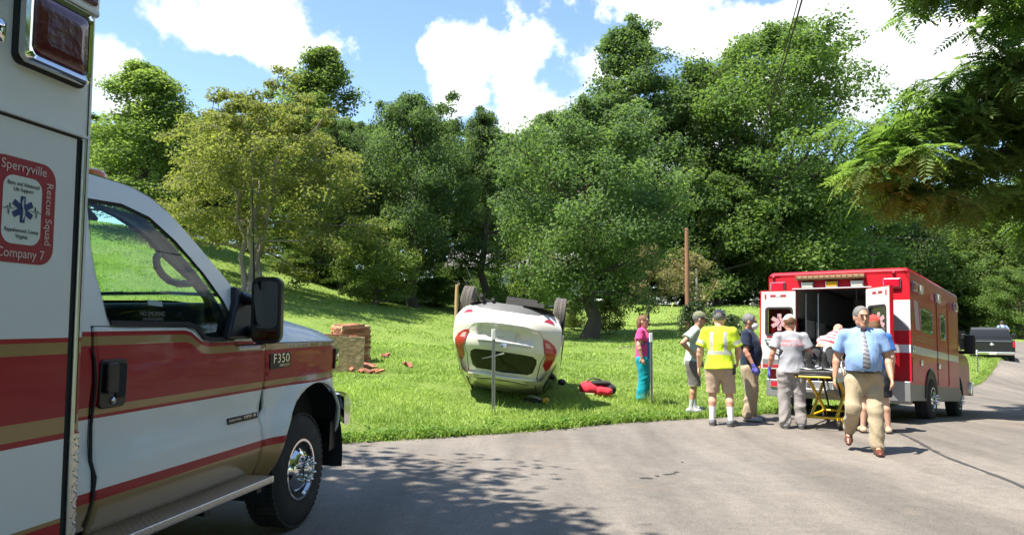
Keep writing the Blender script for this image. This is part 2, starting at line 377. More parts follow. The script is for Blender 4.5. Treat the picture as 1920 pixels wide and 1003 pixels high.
def asphalt():
    m = bpy.data.materials.new('asphalt'); m.use_nodes = True; t = m.node_tree; L = t.links.new; b = t.nodes['Principled BSDF']
    tc = nn(t, 'ShaderNodeTexCoord'); v = tc.outputs['Object']
    def noise(scale, det=5, rough=0.6, vec=v):
        n = nn(t, 'ShaderNodeTexNoise'); n.inputs['Scale'].default_value = scale; n.inputs['Detail'].default_value = det; n.inputs['Roughness'].default_value = rough; L(vec, n.inputs['Vector']); return n.outputs[0]
    mp = nn(t, 'ShaderNodeMapping'); mp.inputs['Rotation'].default_value = (0, 0, R(42)); mp.inputs['Scale'].default_value = (1, 0.12, 1); L(v, mp.inputs[0])
    big = noise(0.35, 6); fine = noise(140, 3); streak = noise(1.3, 5, 0.6, mp.outputs[0]); mid = noise(6, 8, 0.7)
    cr = nn(t, 'ShaderNodeValToRGB'); L(big, cr.inputs[0]); e = cr.color_ramp.elements
    e[0].position = 0.3; e[0].color = (0.15, 0.134, 0.118, 1); e[1].position = 0.7; e[1].color = (0.20, 0.175, 0.148, 1)
    def mul(c, f, lo, hi, a=0.3, bb=0.7):
        mr = nn(t, 'ShaderNodeMapRange'); L(f, mr.inputs[0]); mr.inputs[1].default_value = a; mr.inputs[2].default_value = bb; mr.inputs[3].default_value = lo; mr.inputs[4].default_value = hi
        mu = nn(t, 'ShaderNodeMix', data_type='RGBA', blend_type='MULTIPLY'); mu.inputs[0].default_value = 1; L(c, mu.inputs[6]); L(mr.outputs[0], mu.inputs[7]); return mu.outputs[2]
    c = mul(cr.outputs[0], streak, 0.72, 1.12, 0.36, 0.62); c = mul(c, fine, 0.72, 1.28); c = mul(c, mid, 0.84, 1.12)
    vo = nn(t, 'ShaderNodeTexVoronoi'); vo.inputs['Scale'].default_value = 75; L(v, vo.inputs['Vector'])
    c = mul(c, vo.outputs['Color'], 0.8, 1.2, 0, 1)
    # pinkish clay dust
    d = nn(t, 'ShaderNodeMix', data_type='RGBA'); dm = nn(t, 'ShaderNodeMapRange', interpolation_type='SMOOTHSTEP'); L(noise(0.8, 7, 0.65), dm.inputs[0]); dm.inputs[1].default_value = .55; dm.inputs[2].default_value = .75; dm.inputs[4].default_value = .45
    L(dm.outputs[0], d.inputs[0]); L(c, d.inputs[6]); d.inputs[7].default_value = (0.23, 0.172, 0.132, 1); c = d.outputs[2]
    L(c, b.inputs['Base Color']); b.inputs['Roughness'].default_value = 0.78; b.inputs['Specular IOR Level'].default_value = 0.35
    bp = nn(t, 'ShaderNodeBump'); bp.inputs['Strength'].default_value = 0.55; bp.inputs['Distance'].default_value = 0.012
    L(math_node(t, 'ADD', fine, math_node(t, 'MULTIPLY', vo.outputs['Distance'], 0.6)), bp.inputs['Height']); L(bp.outputs[0], b.inputs['Normal'])
    MAT['asphalt'] = m
asphalt()
def lawn_mat():
    m = bpy.data.materials.new('lawn_soil'); m.use_nodes = True; t = m.node_tree; L = t.links.new; b = t.nodes['Principled BSDF']
    tc = nn(t, 'ShaderNodeTexCoord'); v = tc.outputs['Object']
    def noise(scale, det=5, rough=0.6):
        n = nn(t, 'ShaderNodeTexNoise'); n.inputs['Scale'].default_value = scale; n.inputs['Detail'].default_value = det; n.inputs['Roughness'].default_value = rough; L(v, n.inputs['Vector']); return n.outputs[0]
    cr = nn(t, 'ShaderNodeValToRGB'); L(noise(0.5, 9, 0.72), cr.inputs[0]); e = cr.color_ramp.elements
    e[0].position = 0.3; e[0].color = (0.15, 0.23, 0.05, 1); e[1].position = 0.72; e[1].color = (0.245, 0.33, 0.078, 1)
    cr2 = nn(t, 'ShaderNodeMapRange'); L(noise(9, 6, 0.75), cr2.inputs[0]); cr2.inputs[1].default_value = .3; cr2.inputs[2].default_value = .7; cr2.inputs[3].default_value = 0.6; cr2.inputs[4].default_value = 1.3
    mu = nn(t, 'ShaderNodeMix', data_type='RGBA', blend_type='MULTIPLY'); mu.inputs[0].default_value = 1; L(cr.outputs[0], mu.inputs[6]); L(cr2.outputs[0], mu.inputs[7])
    L(mu.outputs[2], b.inputs['Base Color']); b.inputs['Roughness'].default_value = 0.9; b.inputs['Specular IOR Level'].default_value = 0.1
    bp = nn(t, 'ShaderNodeBump'); bp.inputs['Strength'].default_value = 0.9; bp.inputs['Distance'].default_value = 0.12; L(noise(16, 6, 0.7), bp.inputs['Height']); L(bp.outputs[0], b.inputs['Normal'])
    MAT['lawn_soil'] = m
lawn_mat()
build_terrain()
def road_marks():
    # tar-filled seam across the road and small dark drips
    tar = mat('tar', (0.05, 0.048, 0.046), 0.55)
    a = ground(1672, 806); b = ground(1925, 918); mb = MB(); n = 40; L_ = []; R_ = []
    nrm = Vector((-(b-a).y, (b-a).x, 0)).normalized()
    for i in range(n+1):
        t = i/n; p = a.lerp(b, t)+nrm*(0.03*math.sin(t*9)+random.uniform(-.008, .008)); w = 0.028+random.uniform(-.008, .008)
        for q, l in ((p+nrm*w, L_), (p-nrm*w, R_)): l.append((q.x, q.y, G(q.x, q.y)+.005))
    mb.add(L_+R_, [(i, i+1, n+2+i, n+1+i) for i in range(n)]); mb.build('tar_seam', tar, ROAD_OBJ)
    for (px, py, sx, sy) in [(1212, 898, .16, .03), (1233, 893, .05, .03), (1250, 890, .12, .02), (1268, 886, .06, .025), (1279, 867, .04, .025), (1262, 889, .07, .02)]:
        g = ground(px, py); mb = MB(); k = 14; vs = [(g.x, g.y, g.z+.005)]
        for i in range(k):
            t = 2*math.pi*i/k; q = random.uniform(.6, 1.2); x = g.x+math.cos(t)*sx*q*.5; y = g.y+math.sin(t)*sy*q*1.5; vs.append((x, y, G(x, y)+.005))
        mb.add(vs, [(0, 1+i, 1+(i+1) % k) for i in range(k)]); mb.build('oil_drip', tar, ROAD_OBJ)
ROAD_OBJ = bpy.data.objects['road']
road_marks()

# ================================================================== shared vehicle materials
M_WHITE = mat('white_paint', (0.69, 0.71, 0.68), 0.35, coat=0.25, var=0.04, vscale=1.5)
M_RED = mat('red_paint', (0.34, 0.010, 0.018), 0.4, coat=0.15, spec=.3, var=0.05, vscale=2)
M_GOLD = mat('bronze_stripe', (0.30, 0.19, 0.065), 0.38, coat=0.4, metal=0.15, var=0.06, vscale=3)
M_CHROME = mat('chrome', (0.72, 0.72, 0.72), 0.09, 1.0)
M_ALU = mat('bare_aluminium', (0.62, 0.62, 0.60), 0.32, 1.0, bump=0.05, bscale=200)
M_BLK = mat('black_plastic', (0.012, 0.012, 0.014), 0.42)
M_RUB = mat('black_rubber', (0.016, 0.016, 0.016), 0.75)
M_TYRE = mat('tyre_rubber', (0.022, 0.022, 0.022), 0.82, bump=0.25, bscale=90, dirt=((0.09, 0.08, 0.07), 0.5, 6))
M_DARK = mat('dark_interior', (0.012, 0.013, 0.015), 0.8)
M_DASH = mat('dash_vinyl', (0.035, 0.045, 0.05), 0.55)
M_GLASS = glassmat('tinted_glass', (0.74, 0.88, 0.79), 0.04)
M_DGLASS = glassmat('privacy_glass', (0.10, 0.12, 0.11), 0.12)
M_REDL = mat('red_lens', (0.085, 0.006, 0.014), 0.18, coat=.5, bump=0.15, bscale=25)
M_ORANGE = mat('amber_lens', (0.75, 0.17, 0.015), 0.2, coat=0.6)
M_NAVY = mat('navy_ink', (0.012, 0.03, 0.13), 0.5)
M_INK = mat('black_ink', (0.012, 0.012, 0.012), 0.5)
M_DECALW = mat('decal_white', (0.62, 0.66, 0.60), 0.45)
M_DECALR = mat('decal_red', (0.30, 0.02, 0.03), 0.45)
M_DECALT = mat('decal_lettering', (0.66, 0.50, 0.44), 0.5)
M_BADGE = mat('badge_silver', (0.75, 0.75, 0.74), 0.25, 0.9)

def make_wheel(name, parent, loc, r, w, rim_r, side=1, dual_hub=True, tread=True, steel=False, rimmat=None, holes=True, tyremat=None):
    """axis along x; side=+1 outer face towards +x. name > tyre, rim (> lug_nut)"""
    root = bpy.data.objects.new(name, None); COL.objects.link(root); root.parent = parent; root.location = loc
    if side < 0: root.rotation_euler = (0, 0, math.pi)
    mb = MB(); h = w/2
    mb.lathe([(-h*.8, rim_r), (-h, rim_r+.015), (-h*1.02, (r+rim_r)/2), (-h*.9, r-.03), (-h*.72, r-.006), (0, r), (h*.72, r-.006), (h*.9, r-.03), (h*1.02, (r+rim_r)/2), (h, rim_r+.015), (h*.8, rim_r)], 0, 56)
    if tread:
        for k in range(54):
            a = 2*math.pi*k/54; M = Matrix.Rotation(a, 4, 'X')
            for (x0, x1, tw) in ((-h*.86, -h*.42, .2), (-h*.36, -.012, -.2), (.012, h*.36, .2), (h*.42, h*.86, -.2)):
                mb.box((x0, -r*.042, r-.012), (x1, r*.042, r+.007), 0, M)
    mb.build('tyre', tyremat or M_TYRE, root, auto=35)
    rm = rimmat or M_CHROME; mb = MB()
    if dual_hub:
        mb.lathe([(-h*.7, rim_r*.96), (h*.75, rim_r*.98), (h*1.0, rim_r*1.03), (h*1.0, rim_r*.95), (h*.72, rim_r*.9), (h*.55, rim_r*.86), (h*.72, rim_r*.78), (h*1.02, rim_r*.6), (h*1.12, rim_r*.47), (h*1.12, rim_r*.24), (h*1.35, rim_r*.22), (h*1.42, rim_r*.17), (h*1.44, 0.001)], 0, 48)
        o = mb.build('rim', rm, root, auto=38)
        for k in range(8):
            a = 2*math.pi*(k+.5)/8; p = Vector((h*1.1, math.cos(a)*rim_r*.38, math.sin(a)*rim_r*.38)); q = MB()
            q.lathe([(0, .019), (.03, .019), (.034, .014), (.066, .013), (.073, .008), (.074, .001)], 0, 10, c=p); q.build('lug_nut', rm, o, auto=40)
        for k in range(4):
            a = 2*math.pi*(k+.12)/4; q = MB(); cpt = Vector((0, math.cos(a)*rim_r*.72, math.sin(a)*rim_r*.72)); n = 18
            rg = []
            for kk in range(n):
                t = 2*math.pi*kk/n; rr = Vector((0, math.cos(t)*.021, math.sin(t)*.021)); rg.append(rr)
            def X(p):  # follow the dish
                rho = math.hypot(p.y, p.z)/rim_r
                return h*np.interp(rho, [.6, .78, .86, .9], [1.02, .72, .55, .72])+.003
            q.add([cpt+v+Vector((X(cpt+v), 0, 0)) for v in rg], [tuple(range(n))]); q.build('hand_hole', M_DARK, o)
    else:
        mb.lathe([(-h*.7, rim_r*.97), (h*.8, rim_r*.98), (h*.95, rim_r*1.02), (h*.95, rim_r*.93), (h*.5, rim_r*.88), (h*.4, rim_r*.5), (h*.55, rim_r*.22), (h*.55, .001)], 0, 40)
        o = mb.build('rim', rm, root, auto=38)
        for k in range(5):
            a = 2*math.pi*k/5; M = Matrix.Rotation(a, 4, 'X'); q = MB(); q.box((h*.3, -rim_r*.1, rim_r*.15), (h*.8, rim_r*.1, rim_r*.95), 0, M); q.build('spoke', rm, o, bevel=.006)
    return root
def lug_parent_fix(): pass

# ================================================================== near ambulance (truck cab + patient box)
S = 0.875; HEAD = R(10.1)
def near_ambulance():
    hx, hy = math.sin(HEAD), math.cos(HEAD); rx, ry = math.cos(HEAD), -math.sin(HEAD)
    o = Vector((rx*-3.85*S+hx*3.5*S, ry*-3.85*S+hy*3.5*S, 0.2))
    T = thing('ambulance', 'white red and bronze striped ambulance, nearest vehicle cropped by the left edge', 'ambulance', o, (0, 0, -HEAD)); T.scale = (S, S, S)
    U0 = 3.5
    def inset(z): return 0.25*max(0, (z-1.5)/.9)**1.5
    def sx(u, z):
        x = 1.15-inset(z)
        x += 0.03/(1+math.exp((z-.93)/.02))-0.10*max(0, (.74-z)/.25)**2
        x += 0.012*math.exp(-((z-1.33)/.12)**2)
        if u > 6.0: x -= 0.30*((u-6.0)/.65)**2.6
        rr = math.hypot(u-5.78, z-.44); x += 0.055*math.exp(-((rr-.66)/.10)**2)*(1 if z > .35 else 0)*(1 if u > 5 else 0.4)
        return x
    def lift(off=0.0, sgn=1): return lambda u, z: (sgn*(sx(u, z)+off), u-U0, z)
    # paint layout
    def band(z0, z1, d=0.08):   # dips under the mirror
        def zz(z): return [(2.9, z), (4.06, z), (4.12, z-.012), (4.22, z-d+.012), (4.3, z-d), (7, z-d)]
        return zz(z0)+list(reversed(zz(z1)))
    MATS = [M_WHITE, M_RED, M_GOLD]
    REG = [(band(1.562, 1.538), 1), (band(1.538, 1.49), 2), (band(1.492, 1.49), 1),
           ([(2.9, 1.492), (4.06, 1.492), (4.12, 1.48), (4.22, 1.424), (4.3, 1.412), (7, 1.412), (7, 1.19), (2.9, 1.19)], 1),
           ([(2.9, 1.19), (7, 1.19), (7, 1.15), (2.9, 1.15)], 2), ([(2.9, 1.15), (7, 1.15), (7, 1.132), (2.9, 1.132)], 1),
           ([(2.9, .785), (5.35, .785), (5.35, .735), (2.9, .735)], 1), ([(2.9, .735), (5.35, .735), (5.35, .3), (2.9, .3)], 2)]
    WIN = [(3.45, 2.262), (3.72, 2.275), (3.94, 2.23), (4.13, 2.11), (4.34, 1.93), (4.51, 1.755), (4.58, 1.65), (4.60, 1.505), (4.32, 1.497), (4.25, 1.51), (4.16, 1.575), (4.08, 1.595), (3.43, 1.60), (3.41, 1.63), (3.375, 1.86), (3.38, 2.0)]
    ARCH = arc(5.80, .44, .685, 185, -5, 22)
    for sgn in (1, -1):
        door_out = [(3.315, .53), (4.6, .53), (4.92, .55), (4.945, .80), (4.92, .95), (5.0, 1.2), (5.0, 1.452), (4.62, 1.452), (4.60, 1.49), (4.32, 1.482), (4.24, 1.495), (4.15, 1.56), (4.07, 1.58), (3.315, 1.585)]
        d = panel('door', door_out, lift(0, sgn), MATS, T, regions=REG, step=.07, thick=.03, flip=sgn < 0)
        if sgn > 0:
            hm = MB(); pr = rrect(3.335, 1.175, 3.53, 1.42, .03)
            hm.prism(pr, lambda u, z: (sx(u, z)+.004, u-U0, z), lambda u, z: (sx(u, z)+.018, u-U0, z)); ho = hm.build('handle', M_BLK, d, bevel=.006)
            q = MB(); q.prism(rrect(3.352, 1.25, 3.435, 1.405, .018), lambda u, z: (sx(u, z)+.018, u-U0, z), lambda u, z: (sx(u, z)+.045, u-U0, z)); q.build('grip', M_BLK, ho, bevel=.008)
            q = MB(); q.prism(rrect(3.445, 1.22, 3.515, 1.40, .02), lambda u, z: (sx(u, z)+.0185, u-U0, z), lambda u, z: (sx(u, z)+.0215, u-U0, z)); q.build('handle_recess', M_DARK, ho)
            q = MB(); q.lathe([(.018, .016), (.026, .016), (.028, .001)], 0, 14, c=(sx(3.43, 1.21), 3.43-U0, 1.212)); q.build('key_lock', M_CHROME, ho)
            q = MB(); q.prism([(4.52, .945), (4.9, .945), (4.905, .985), (4.525, .985)], lambda u, z: (sx(u, z)+.001, u-U0, z), lambda u, z: (sx(u, z)+.010, u-U0, z)); bo = q.build('engine_badge', M_INK, d, bevel=.003)
            Mt = Matrix(((0, 0, 1, sx(4.7, .965)+.011), (1, 0, 0, 4.80-U0), (0, 1, 0, .965), (0, 0, 0, 1))); text('badge_text', 'DIESEL V8', .038, M_BADGE, bo, Mt, xs=.95)
            Mt = Matrix(((0, 0, 1, sx(4.7, .965)+.011), (1, 0, 0, 4.61-U0), (0, 1, 0, .965), (0, 0, 0, 1))); text('badge_text', 'POWER STROKE', .018, M_BADGE, bo, Mt, xs=1.15)
            # black door seal behind the door edge
            q = MB(); q.tube([(sx(u, z)+.004, u-U0, z) for u, z in [(3.285, 1.48), (3.305, 1.42), (3.312, 1.3), (3.305, 1.1), (3.293, .93), (3.308, .85), (3.30, .75), (3.275, .62)]], [.004, .008, .008, .007, .009, .011, .008, .006]); q.build('door_seal', M_RUB, d)
            q = MB(); q.prism([(3.43, 1.592), (4.07, 1.588), (4.16, 1.568), (4.24, 1.503), (4.32, 1.49), (4.60, 1.497), (4.60, 1.515), (4.33, 1.512), (4.26, 1.525), (4.18, 1.592), (4.09, 1.613), (3.42, 1.617)], lambda u, z: (sx(u, z)-.004, u-U0, z), lambda u, z: (sx(u, z)+.012, u-U0, z)); q.build('window_seal', M_RUB, d)
        # cab side above the belt, with the window opening
        cab = [(3.02, .60), (3.29, .60), (3.29, 1.59), (4.07, 1.588), (4.15, 1.566), (4.24, 1.5), (4.32, 1.487), (4.60, 1.497), (4.63, 1.46), (5.03, 1.46), (5.02, 1.60), (4.84, 1.74), (4.69, 1.825), (4.50, 1.985), (4.27, 2.19), (4.14, 2.295), (4.02, 2.36), (3.86, 2.40), (3.5, 2.41), (3.02, 2.41)]
        panel('cab_side', cab, lift(-.002, sgn), MATS, T, holes=[WIN], regions=REG, step=.07, flip=sgn < 0)
        g = panel('side_window', WIN, lift(-.015, sgn), M_GLASS, T, step=.09, flip=sgn < 0)
        if sgn > 0:
            Mt = Matrix(((0, 0, 1, sx(3.8, 1.66)-.010), (1, 0, 0, 3.79-U0), (0, 1, 0, 1.655), (0, 0, 0, 1)))
            gm = mat('sticker_print', (0.16, 0.17, 0.16), .6)
            text('no_smoking_sticker', 'NO SMOKING', .036, gm, g, Mt, xs=.95)
            Mt = Matrix(((0, 0, 1, sx(3.8, 1.63)-.010), (1, 0, 0, 3.79-U0), (0, 1, 0, 1.625), (0, 0, 0, 1))); text('no_smoking_sticker', 'OXYGEN EQUIPPED', .02, gm, g, Mt)
            q = MB(); q.prism([(3.76, 1.705), (3.885, 1.698), (3.885, 1.728), (3.76, 1.735)], lambda u, z: (sx(u, z)-.013, u-U0, z), lambda u, z: (sx(u, z)-.009, u-U0, z)); q.build('sticker', mat('sticker_pale', (.3, .38, .38), .6), g)
            q = MB(); ring = resample(WIN, .1); n = len(ring); cx = sum(p[0] for p in ring)/n; cz = sum(p[1] for p in ring)/n
            ins = [(p[0]+(cx-p[0])*.035, p[1]+(cz-p[1])*.045) for p in ring]
            q.add([(sx(*p)+.002, p[0]-U0, p[1]) for p in ring]+[(sx(*p)-.012, p[0]-U0, p[1]) for p in ins], [(i, (i+1) % n, n+(i+1) % n, n+i) for i in range(n)]); q.build('window_gasket', M_RUB, g)
            # A-pillar trim and grab handle inside the glass
            tr = [(3.5, 2.26), (3.94, 2.23), (4.14, 2.11), (4.35, 1.93), (4.52, 1.75), (4.58, 1.63), (4.58, 1.52), (4.46, 1.62), (4.42, 1.78), (4.30, 1.87), (4.06, 2.02), (3.93, 2.13), (3.75, 2.20)]
            q = MB(); q.prism(tr, lambda u, z: (sx(u, z)-.05, u-U0, z), lambda u, z: (sx(u, z)-.09, u-U0, z)); q.build('pillar_trim', mat('trim_vinyl', (.02, .022, .024), .35), T)
            q = MB(); q.tube([(sx(u, z)-.07, u-U0, z) for u, z in [(4.05, 2.03), (4.0, 1.99), (3.99, 1.94), (4.02, 1.895), (4.08, 1.86), (4.16, 1.845), (4.24, 1.85), (4.33, 1.86)]], .022, n=10); q.build('grab_handle', M_BLK, T)
        # front fender
        fo = [(5.012, 1.0), (4.935, .95), (4.96, .80), (4.935, .52), (5.10, .48)]+[p for p in ARCH if p[1] > .5]+[(6.49, .60), (6.55, .98), (6.62, 1.14), (6.60, 1.32), (6.50, 1.45), (6.3, 1.448), (5.6, 1.456), (5.012, 1.46)]
        f = panel('fender', fo, lift(0, sgn), MATS, T, regions=REG, step=.055, thick=.025, flip=sgn < 0)
        if sgn > 0:
            q = MB(); q.prism([(5.06, 1.27), (5.37, 1.275), (5.375, 1.385), (5.06, 1.38)], lambda u, z: (sx(u, z)+.002, u-U0, z), lambda u, z: (sx(u, z)+.010, u-U0, z)); bo = q.build('model_badge', M_INK, f, bevel=.003)
            Mt = Matrix(((0, 0, 1, sx(5.2, 1.34)+.0115), (1, 0, 0, 5.22-U0), (0, 1, 0, 1.343), (0, 0, 0, 1))); text('badge_text', 'F350', .094, M_BADGE, bo, Mt, xs=1.3, spacing=1.08)
            Mt = Matrix(((0, 0, 1, sx(5.2, 1.29)+.0115), (1, 0, 0, 5.27-U0), (0, 1, 0, 1.292), (0, 0, 0, 1))); text('badge_text', 'SUPER DUTY', .028, M_BADGE, bo, Mt)
        # corner lamp, wraps round to the front
        lm = MB(); n = 7; rows = []
        for z in (1.215, 1.225, 1.365, 1.375):
            rw = []
            for i in range(n):
                t = i/(n-1); u = 6.30+.42*t; e = .02 if z in (1.215, 1.375) else 0
                rw.append(Vector((sgn*(sx(6.3, z)+.012-.28*t**2.2-e), u-U0, z)))
            rows.append(rw)
        for a in range(3):
            for i in range(n-1): lm.add([rows[a][i], rows[a][i+1], rows[a+1][i+1], rows[a+1][i]], [(0, 1, 2, 3)], 1 if (a == 1 and 0 < i < 6) else 0)
        lm.build('corner_lamp', [M_CHROME, mat('lamp_lens', (.35, .26, .24), .08, .4, coat=1)], T, weld=True)
        q = MB(); q.prism(rrect(6.255, 1.205, 6.325, 1.385, .02), lambda u, z: (sgn*(sx(u, z)-.01), u-U0, z), lambda u, z: (sgn*(sx(u, z)+.022), u-U0, z)); q.build('lamp_bezel', M_BLK, T, bevel=.008)
    # wheel well liner, inner darkness
    for sg in (1, -1):
        w = MB(); ring = [(u, z) for u, z in arc(5.80, .44, .70, 190, -10, 20)]
        w.ring_loft([[Vector((sg*x, u-U0, z)) for u, z in ring] for x in (1.13, .55)], caps=False, closed=False)
        w.add([Vector((sg*.55, u-U0, z)) for u, z in ring], [tuple(range(len(ring)))])
        w.build('wheel_liner', M_DARK, T)
    box('engine_bay', (-.9, 1.55, .55), (.9, 2.85, 1.38), M_DARK, T)
    # hood: white top with raised centre
    hm = MB(); NU, NX = 22, 33; vs = []
    for i in range(NU+1):
        u = 4.80+1.92*i/NU; t = i/NU
        ze = float(np.interp(u, [4.8, 5.3, 6.0, 6.4, 6.6, 6.72], [1.465, 1.462, 1.455, 1.445, 1.36, 1.25]))
        zc = float(np.interp(u, [4.8, 5.4, 5.9, 6.3, 6.5, 6.65, 6.72], [1.77, 1.75, 1.70, 1.63, 1.56, 1.44, 1.28]))
        hw = float(np.interp(u, [5, 6.0, 6.3, 6.5, 6.6, 6.72], [1.155, 1.155, 1.12, 1.02, .93, .78]))
        for j in range(NX+1):
            s_ = -1+2*j/NX; a = abs(s_)
            prof = float(np.interp(a, [0, .45, .58, .72, .86, .95, 1], [1.0, .99, .93, .72, .52, .26, 0]))
            vs.append((s_*hw, u-U0, ze+(zc-ze)*prof))
    hm.add(vs, [(i*(NX+1)+j, i*(NX+1)+j+1, (i+1)*(NX+1)+j+1, (i+1)*(NX+1)+j) for i in range(NU) for j in range(NX)])
    hood = hm.build('hood', M_WHITE, T); sd = hood.modifiers.new('s', 'SUBSURF'); sd.levels = sd.render_levels = 1
    # roof, windshield, firewall, cowl
    rf = MB(); vs = []; st = [(3.02, 2.41), (3.3, 2.415), (3.6, 2.415), (3.86, 2.40), (4.02, 2.36), (4.14, 2.295)]; NX = 16
    for (u, z) in st:
        hw = 1.15-inset(z)+.002
        for j in range(NX+1):
            s_ = -1+2*j/NX; vs.append((s_*hw, u-U0, z-.0+.07*(1-abs(s_)**3.0)))
    rf.add(vs, [(i*(NX+1)+j, i*(NX+1)+j+1, (i+1)*(NX+1)+j+1, (i+1)*(NX+1)+j) for i in range(len(st)-1) for j in range(NX)])
    ro = rf.build('cab_roof', M_WHITE, T)
    q = MB(); q.lathe([(0, .07), (.025, .066), (.045, .045), (.054, .02), (.056, .001)], 0, 16, 'z'); q.build('clearance_lamp', M_ORANGE, ro, loc=(.70, 3.80-U0, 2.445))
    ws = MB(); vs = []; N = 8
    for i in range(N+1):
        t = i/N; z = 2.31+(1.78-2.31)*t; u = 4.12+(4.76-4.12)*t; hw = 1.15-inset(z)-.02
        for j in range(NX+1): s_ = -1+2*j/NX; vs.append((s_*hw, u-U0+.10*(1-s_*s_), z+.02*(1-s_*s_)))
    ws.add(vs, [(i*(NX+1)+j, i*(NX+1)+j+1, (i+1)*(NX+1)+j+1, (i+1)*(NX+1)+j) for i in range(N) for j in range(NX)]); ws.build('windshield', M_GLASS, T)
    cw = MB(); cw.box((-.95, 4.72-U0, 1.40), (.95, 5.16-U0, 1.70)); cw.build('cowl', M_BLK, T, bevel=.03)
    box('dashboard', (-1.02, 4.45-U0, 1.15), (1.02, 4.80-U0, 1.74), M_DASH, T, .05, seg=3)
    box('cab_floor', (-1.05, 3.05-U0, .6), (1.05, 5.0-U0, .72), M_DARK, T)
    box('cab_back_wall', (-1.08, 3.03-U0, .6), (1.08, 3.07-U0, 2.35), M_DARK, T)
    for x in (-.55, .55):
        q = MB(); q.box((x-.3, 3.4-U0, .95), (x+.3, 4.0-U0, 1.15)); q.box((x-.3, 3.2-U0, 1.1), (x+.3, 3.38-U0, 1.72)); q.build('seat', M_DASH, T, bevel=.05, seg=3)
    q = MB(); a = R(28); c = Vector((-.55, 4.30-U0, 1.62)); pts = [c+Vector((math.cos(t)*.2, -math.sin(t)*.2*math.sin(a), math.sin(t)*.2*math.cos(a))) for t in [2*math.pi*k/24 for k in range(25)]]
    q.tube(pts, .016); q.tube([c, c+Vector((0, .25, -.12))], .03); q.box((c.x-.19, c.y-.01, c.z-.03), (c.x+.19, c.y+.01, c.z+.03)); q.build('steering_wheel', M_BLK, T)
    q = MB(); q.tube([(-.9, 4.74-U0, 1.80), (-.3, 4.84-U0, 1.815), (.1, 4.86-U0, 1.825)], .012); q.tube([(-.1, 4.88-U0, 1.82), (.5, 4.84-U0, 1.82), (.92, 4.76-U0, 1.80)], .012); q.build('wiper', M_BLK, T)
    # mirror with twin arms
    q = MB(); q.prism([(4.46, 1.50), (4.70, 1.50), (4.83, 1.52), (4.86, 1.70), (4.80, 1.80), (4.64, 1.855), (4.60, 1.74), (4.52, 1.62)], lambda u, z: (sx(4.7, z)-.02, u-U0, z), lambda u, z: (sx(4.7, z)+.045, u-U0, z)); mbase = q.build('mirror_mount', M_BLK, T, bevel=.02, seg=3)
    for (z0, z1) in ((1.775, 1.735), (1.545, 1.548)):
        q = MB(); q.tube([(sx(4.7, z0)+.02, 4.73-U0, z0), (1.26, 4.66-U0, (z0+z1)/2), (1.35, 4.54-U0, z1), (1.44, 4.52-U0, z1)], [.05, .034, .028, .026], n=10); q.build('mirror_arm', M_BLK, mbase)
    q = MB(); prof = rrect(-.098, -.215, .098, .215, .055, 6); rings = []
    for (y, s_) in ((-.055, .93), (-.05, 1.0), (.0, 1.0), (.035, .88), (.055, .6), (.06, .2)): rings.append([Vector((p[0]*s_, y, p[1]*s_)) for p in prof])
    q.ring_loft(rings); mh = q.build('mirror_head', M_BLK, T, loc=(1.43, 4.53-U0, 1.688), rot=(0, 0, R(8)), auto=50)
    q = MB(); pr = rrect(-.078, -.115, .078, .188, .04, 5); q.add([(p[0], -.058, p[1]) for p in pr], [tuple(range(len(pr)))]); q.build('mirror_glass', mat('mirror_glass', (.12, .13, .13), .03, 1.0), mh)
    q = MB(); pr = rrect(-.078, -.193, .078, -.13, .025, 5); q.add([(p[0], -.058, p[1]) for p in pr], [tuple(range(len(pr)))]); q.build('convex_glass', mat('mirror_glass', (.12, .13, .13), .03, 1.0), mh)
    q = MB(); q.tube([(1.0, 5.1-U0, 1.48), (1.0, 5.1-U0, 1.95), (.985, 5.07-U0, 2.62)], [.014, .006, .003]); q.build('antenna', M_BLK, T)
    # grille, bumper, valance
    box('grille', (-.72, 3.10, .95), (.72, 3.19, 1.33), M_CHROME, T, .02)
    bp = MB(); st = []
    for i in range(17):
        t = -1+2*i/16; x = t*1.16; y = 3.40-.20*abs(t)**4-(0.14 if abs(t) > .99 else 0); st.append([Vector((x, y+dy, z)) for dy, z in ((-.05, .965), (-.005, .955), (.03, .90), (.035, .80), (.01, .70), (-.05, .68), (-.10, .70), (-.11, .94))])
    bp.ring_loft(st); bp.build('front_bumper', M_CHROME, T, auto=50)
    vl = MB(); st = []
    for i in range(13):
        t = -1+2*i/12; x = t*1.08; y = 3.26-.22*abs(t)**3; st.append([Vector((x, y+dy, z)) for dy, z in ((0, .74), (.03, .60), (-.05, .50), (-.22, .48), (-.2, .74))])
    vl.ring_loft(st); vl.build('valance', M_BLK, T)
    # wheels
    make_wheel('wheel', T, (.985, 5.70-U0, .44), .44, .27, .232, 1)
    make_wheel('wheel', T, (-.985, 5.70-U0, .44), .44, .27, .232, -1, tread=False)
    for sg in (1, -1): make_wheel('wheel', T, (sg*1.05, 0.4-U0, .44), .44, .27, .232, sg, tread=False)
    q = MB(); q.tube([(-1, 5.7-U0, .44), (1, 5.7-U0, .44)], .06); q.box((-.5, -3.0, .5), (-.35, 3.2, .68)); q.box((.35, -3.0, .5), (.5, 3.2, .68)); q.build('chassis', M_DARK, T)
    # running board
    q = MB(); q.box((1.02, 3.16-U0, .525), (1.345, 4.82-U0, .57)); rb = q.build('running_board', M_ALU, T, bevel=.006)
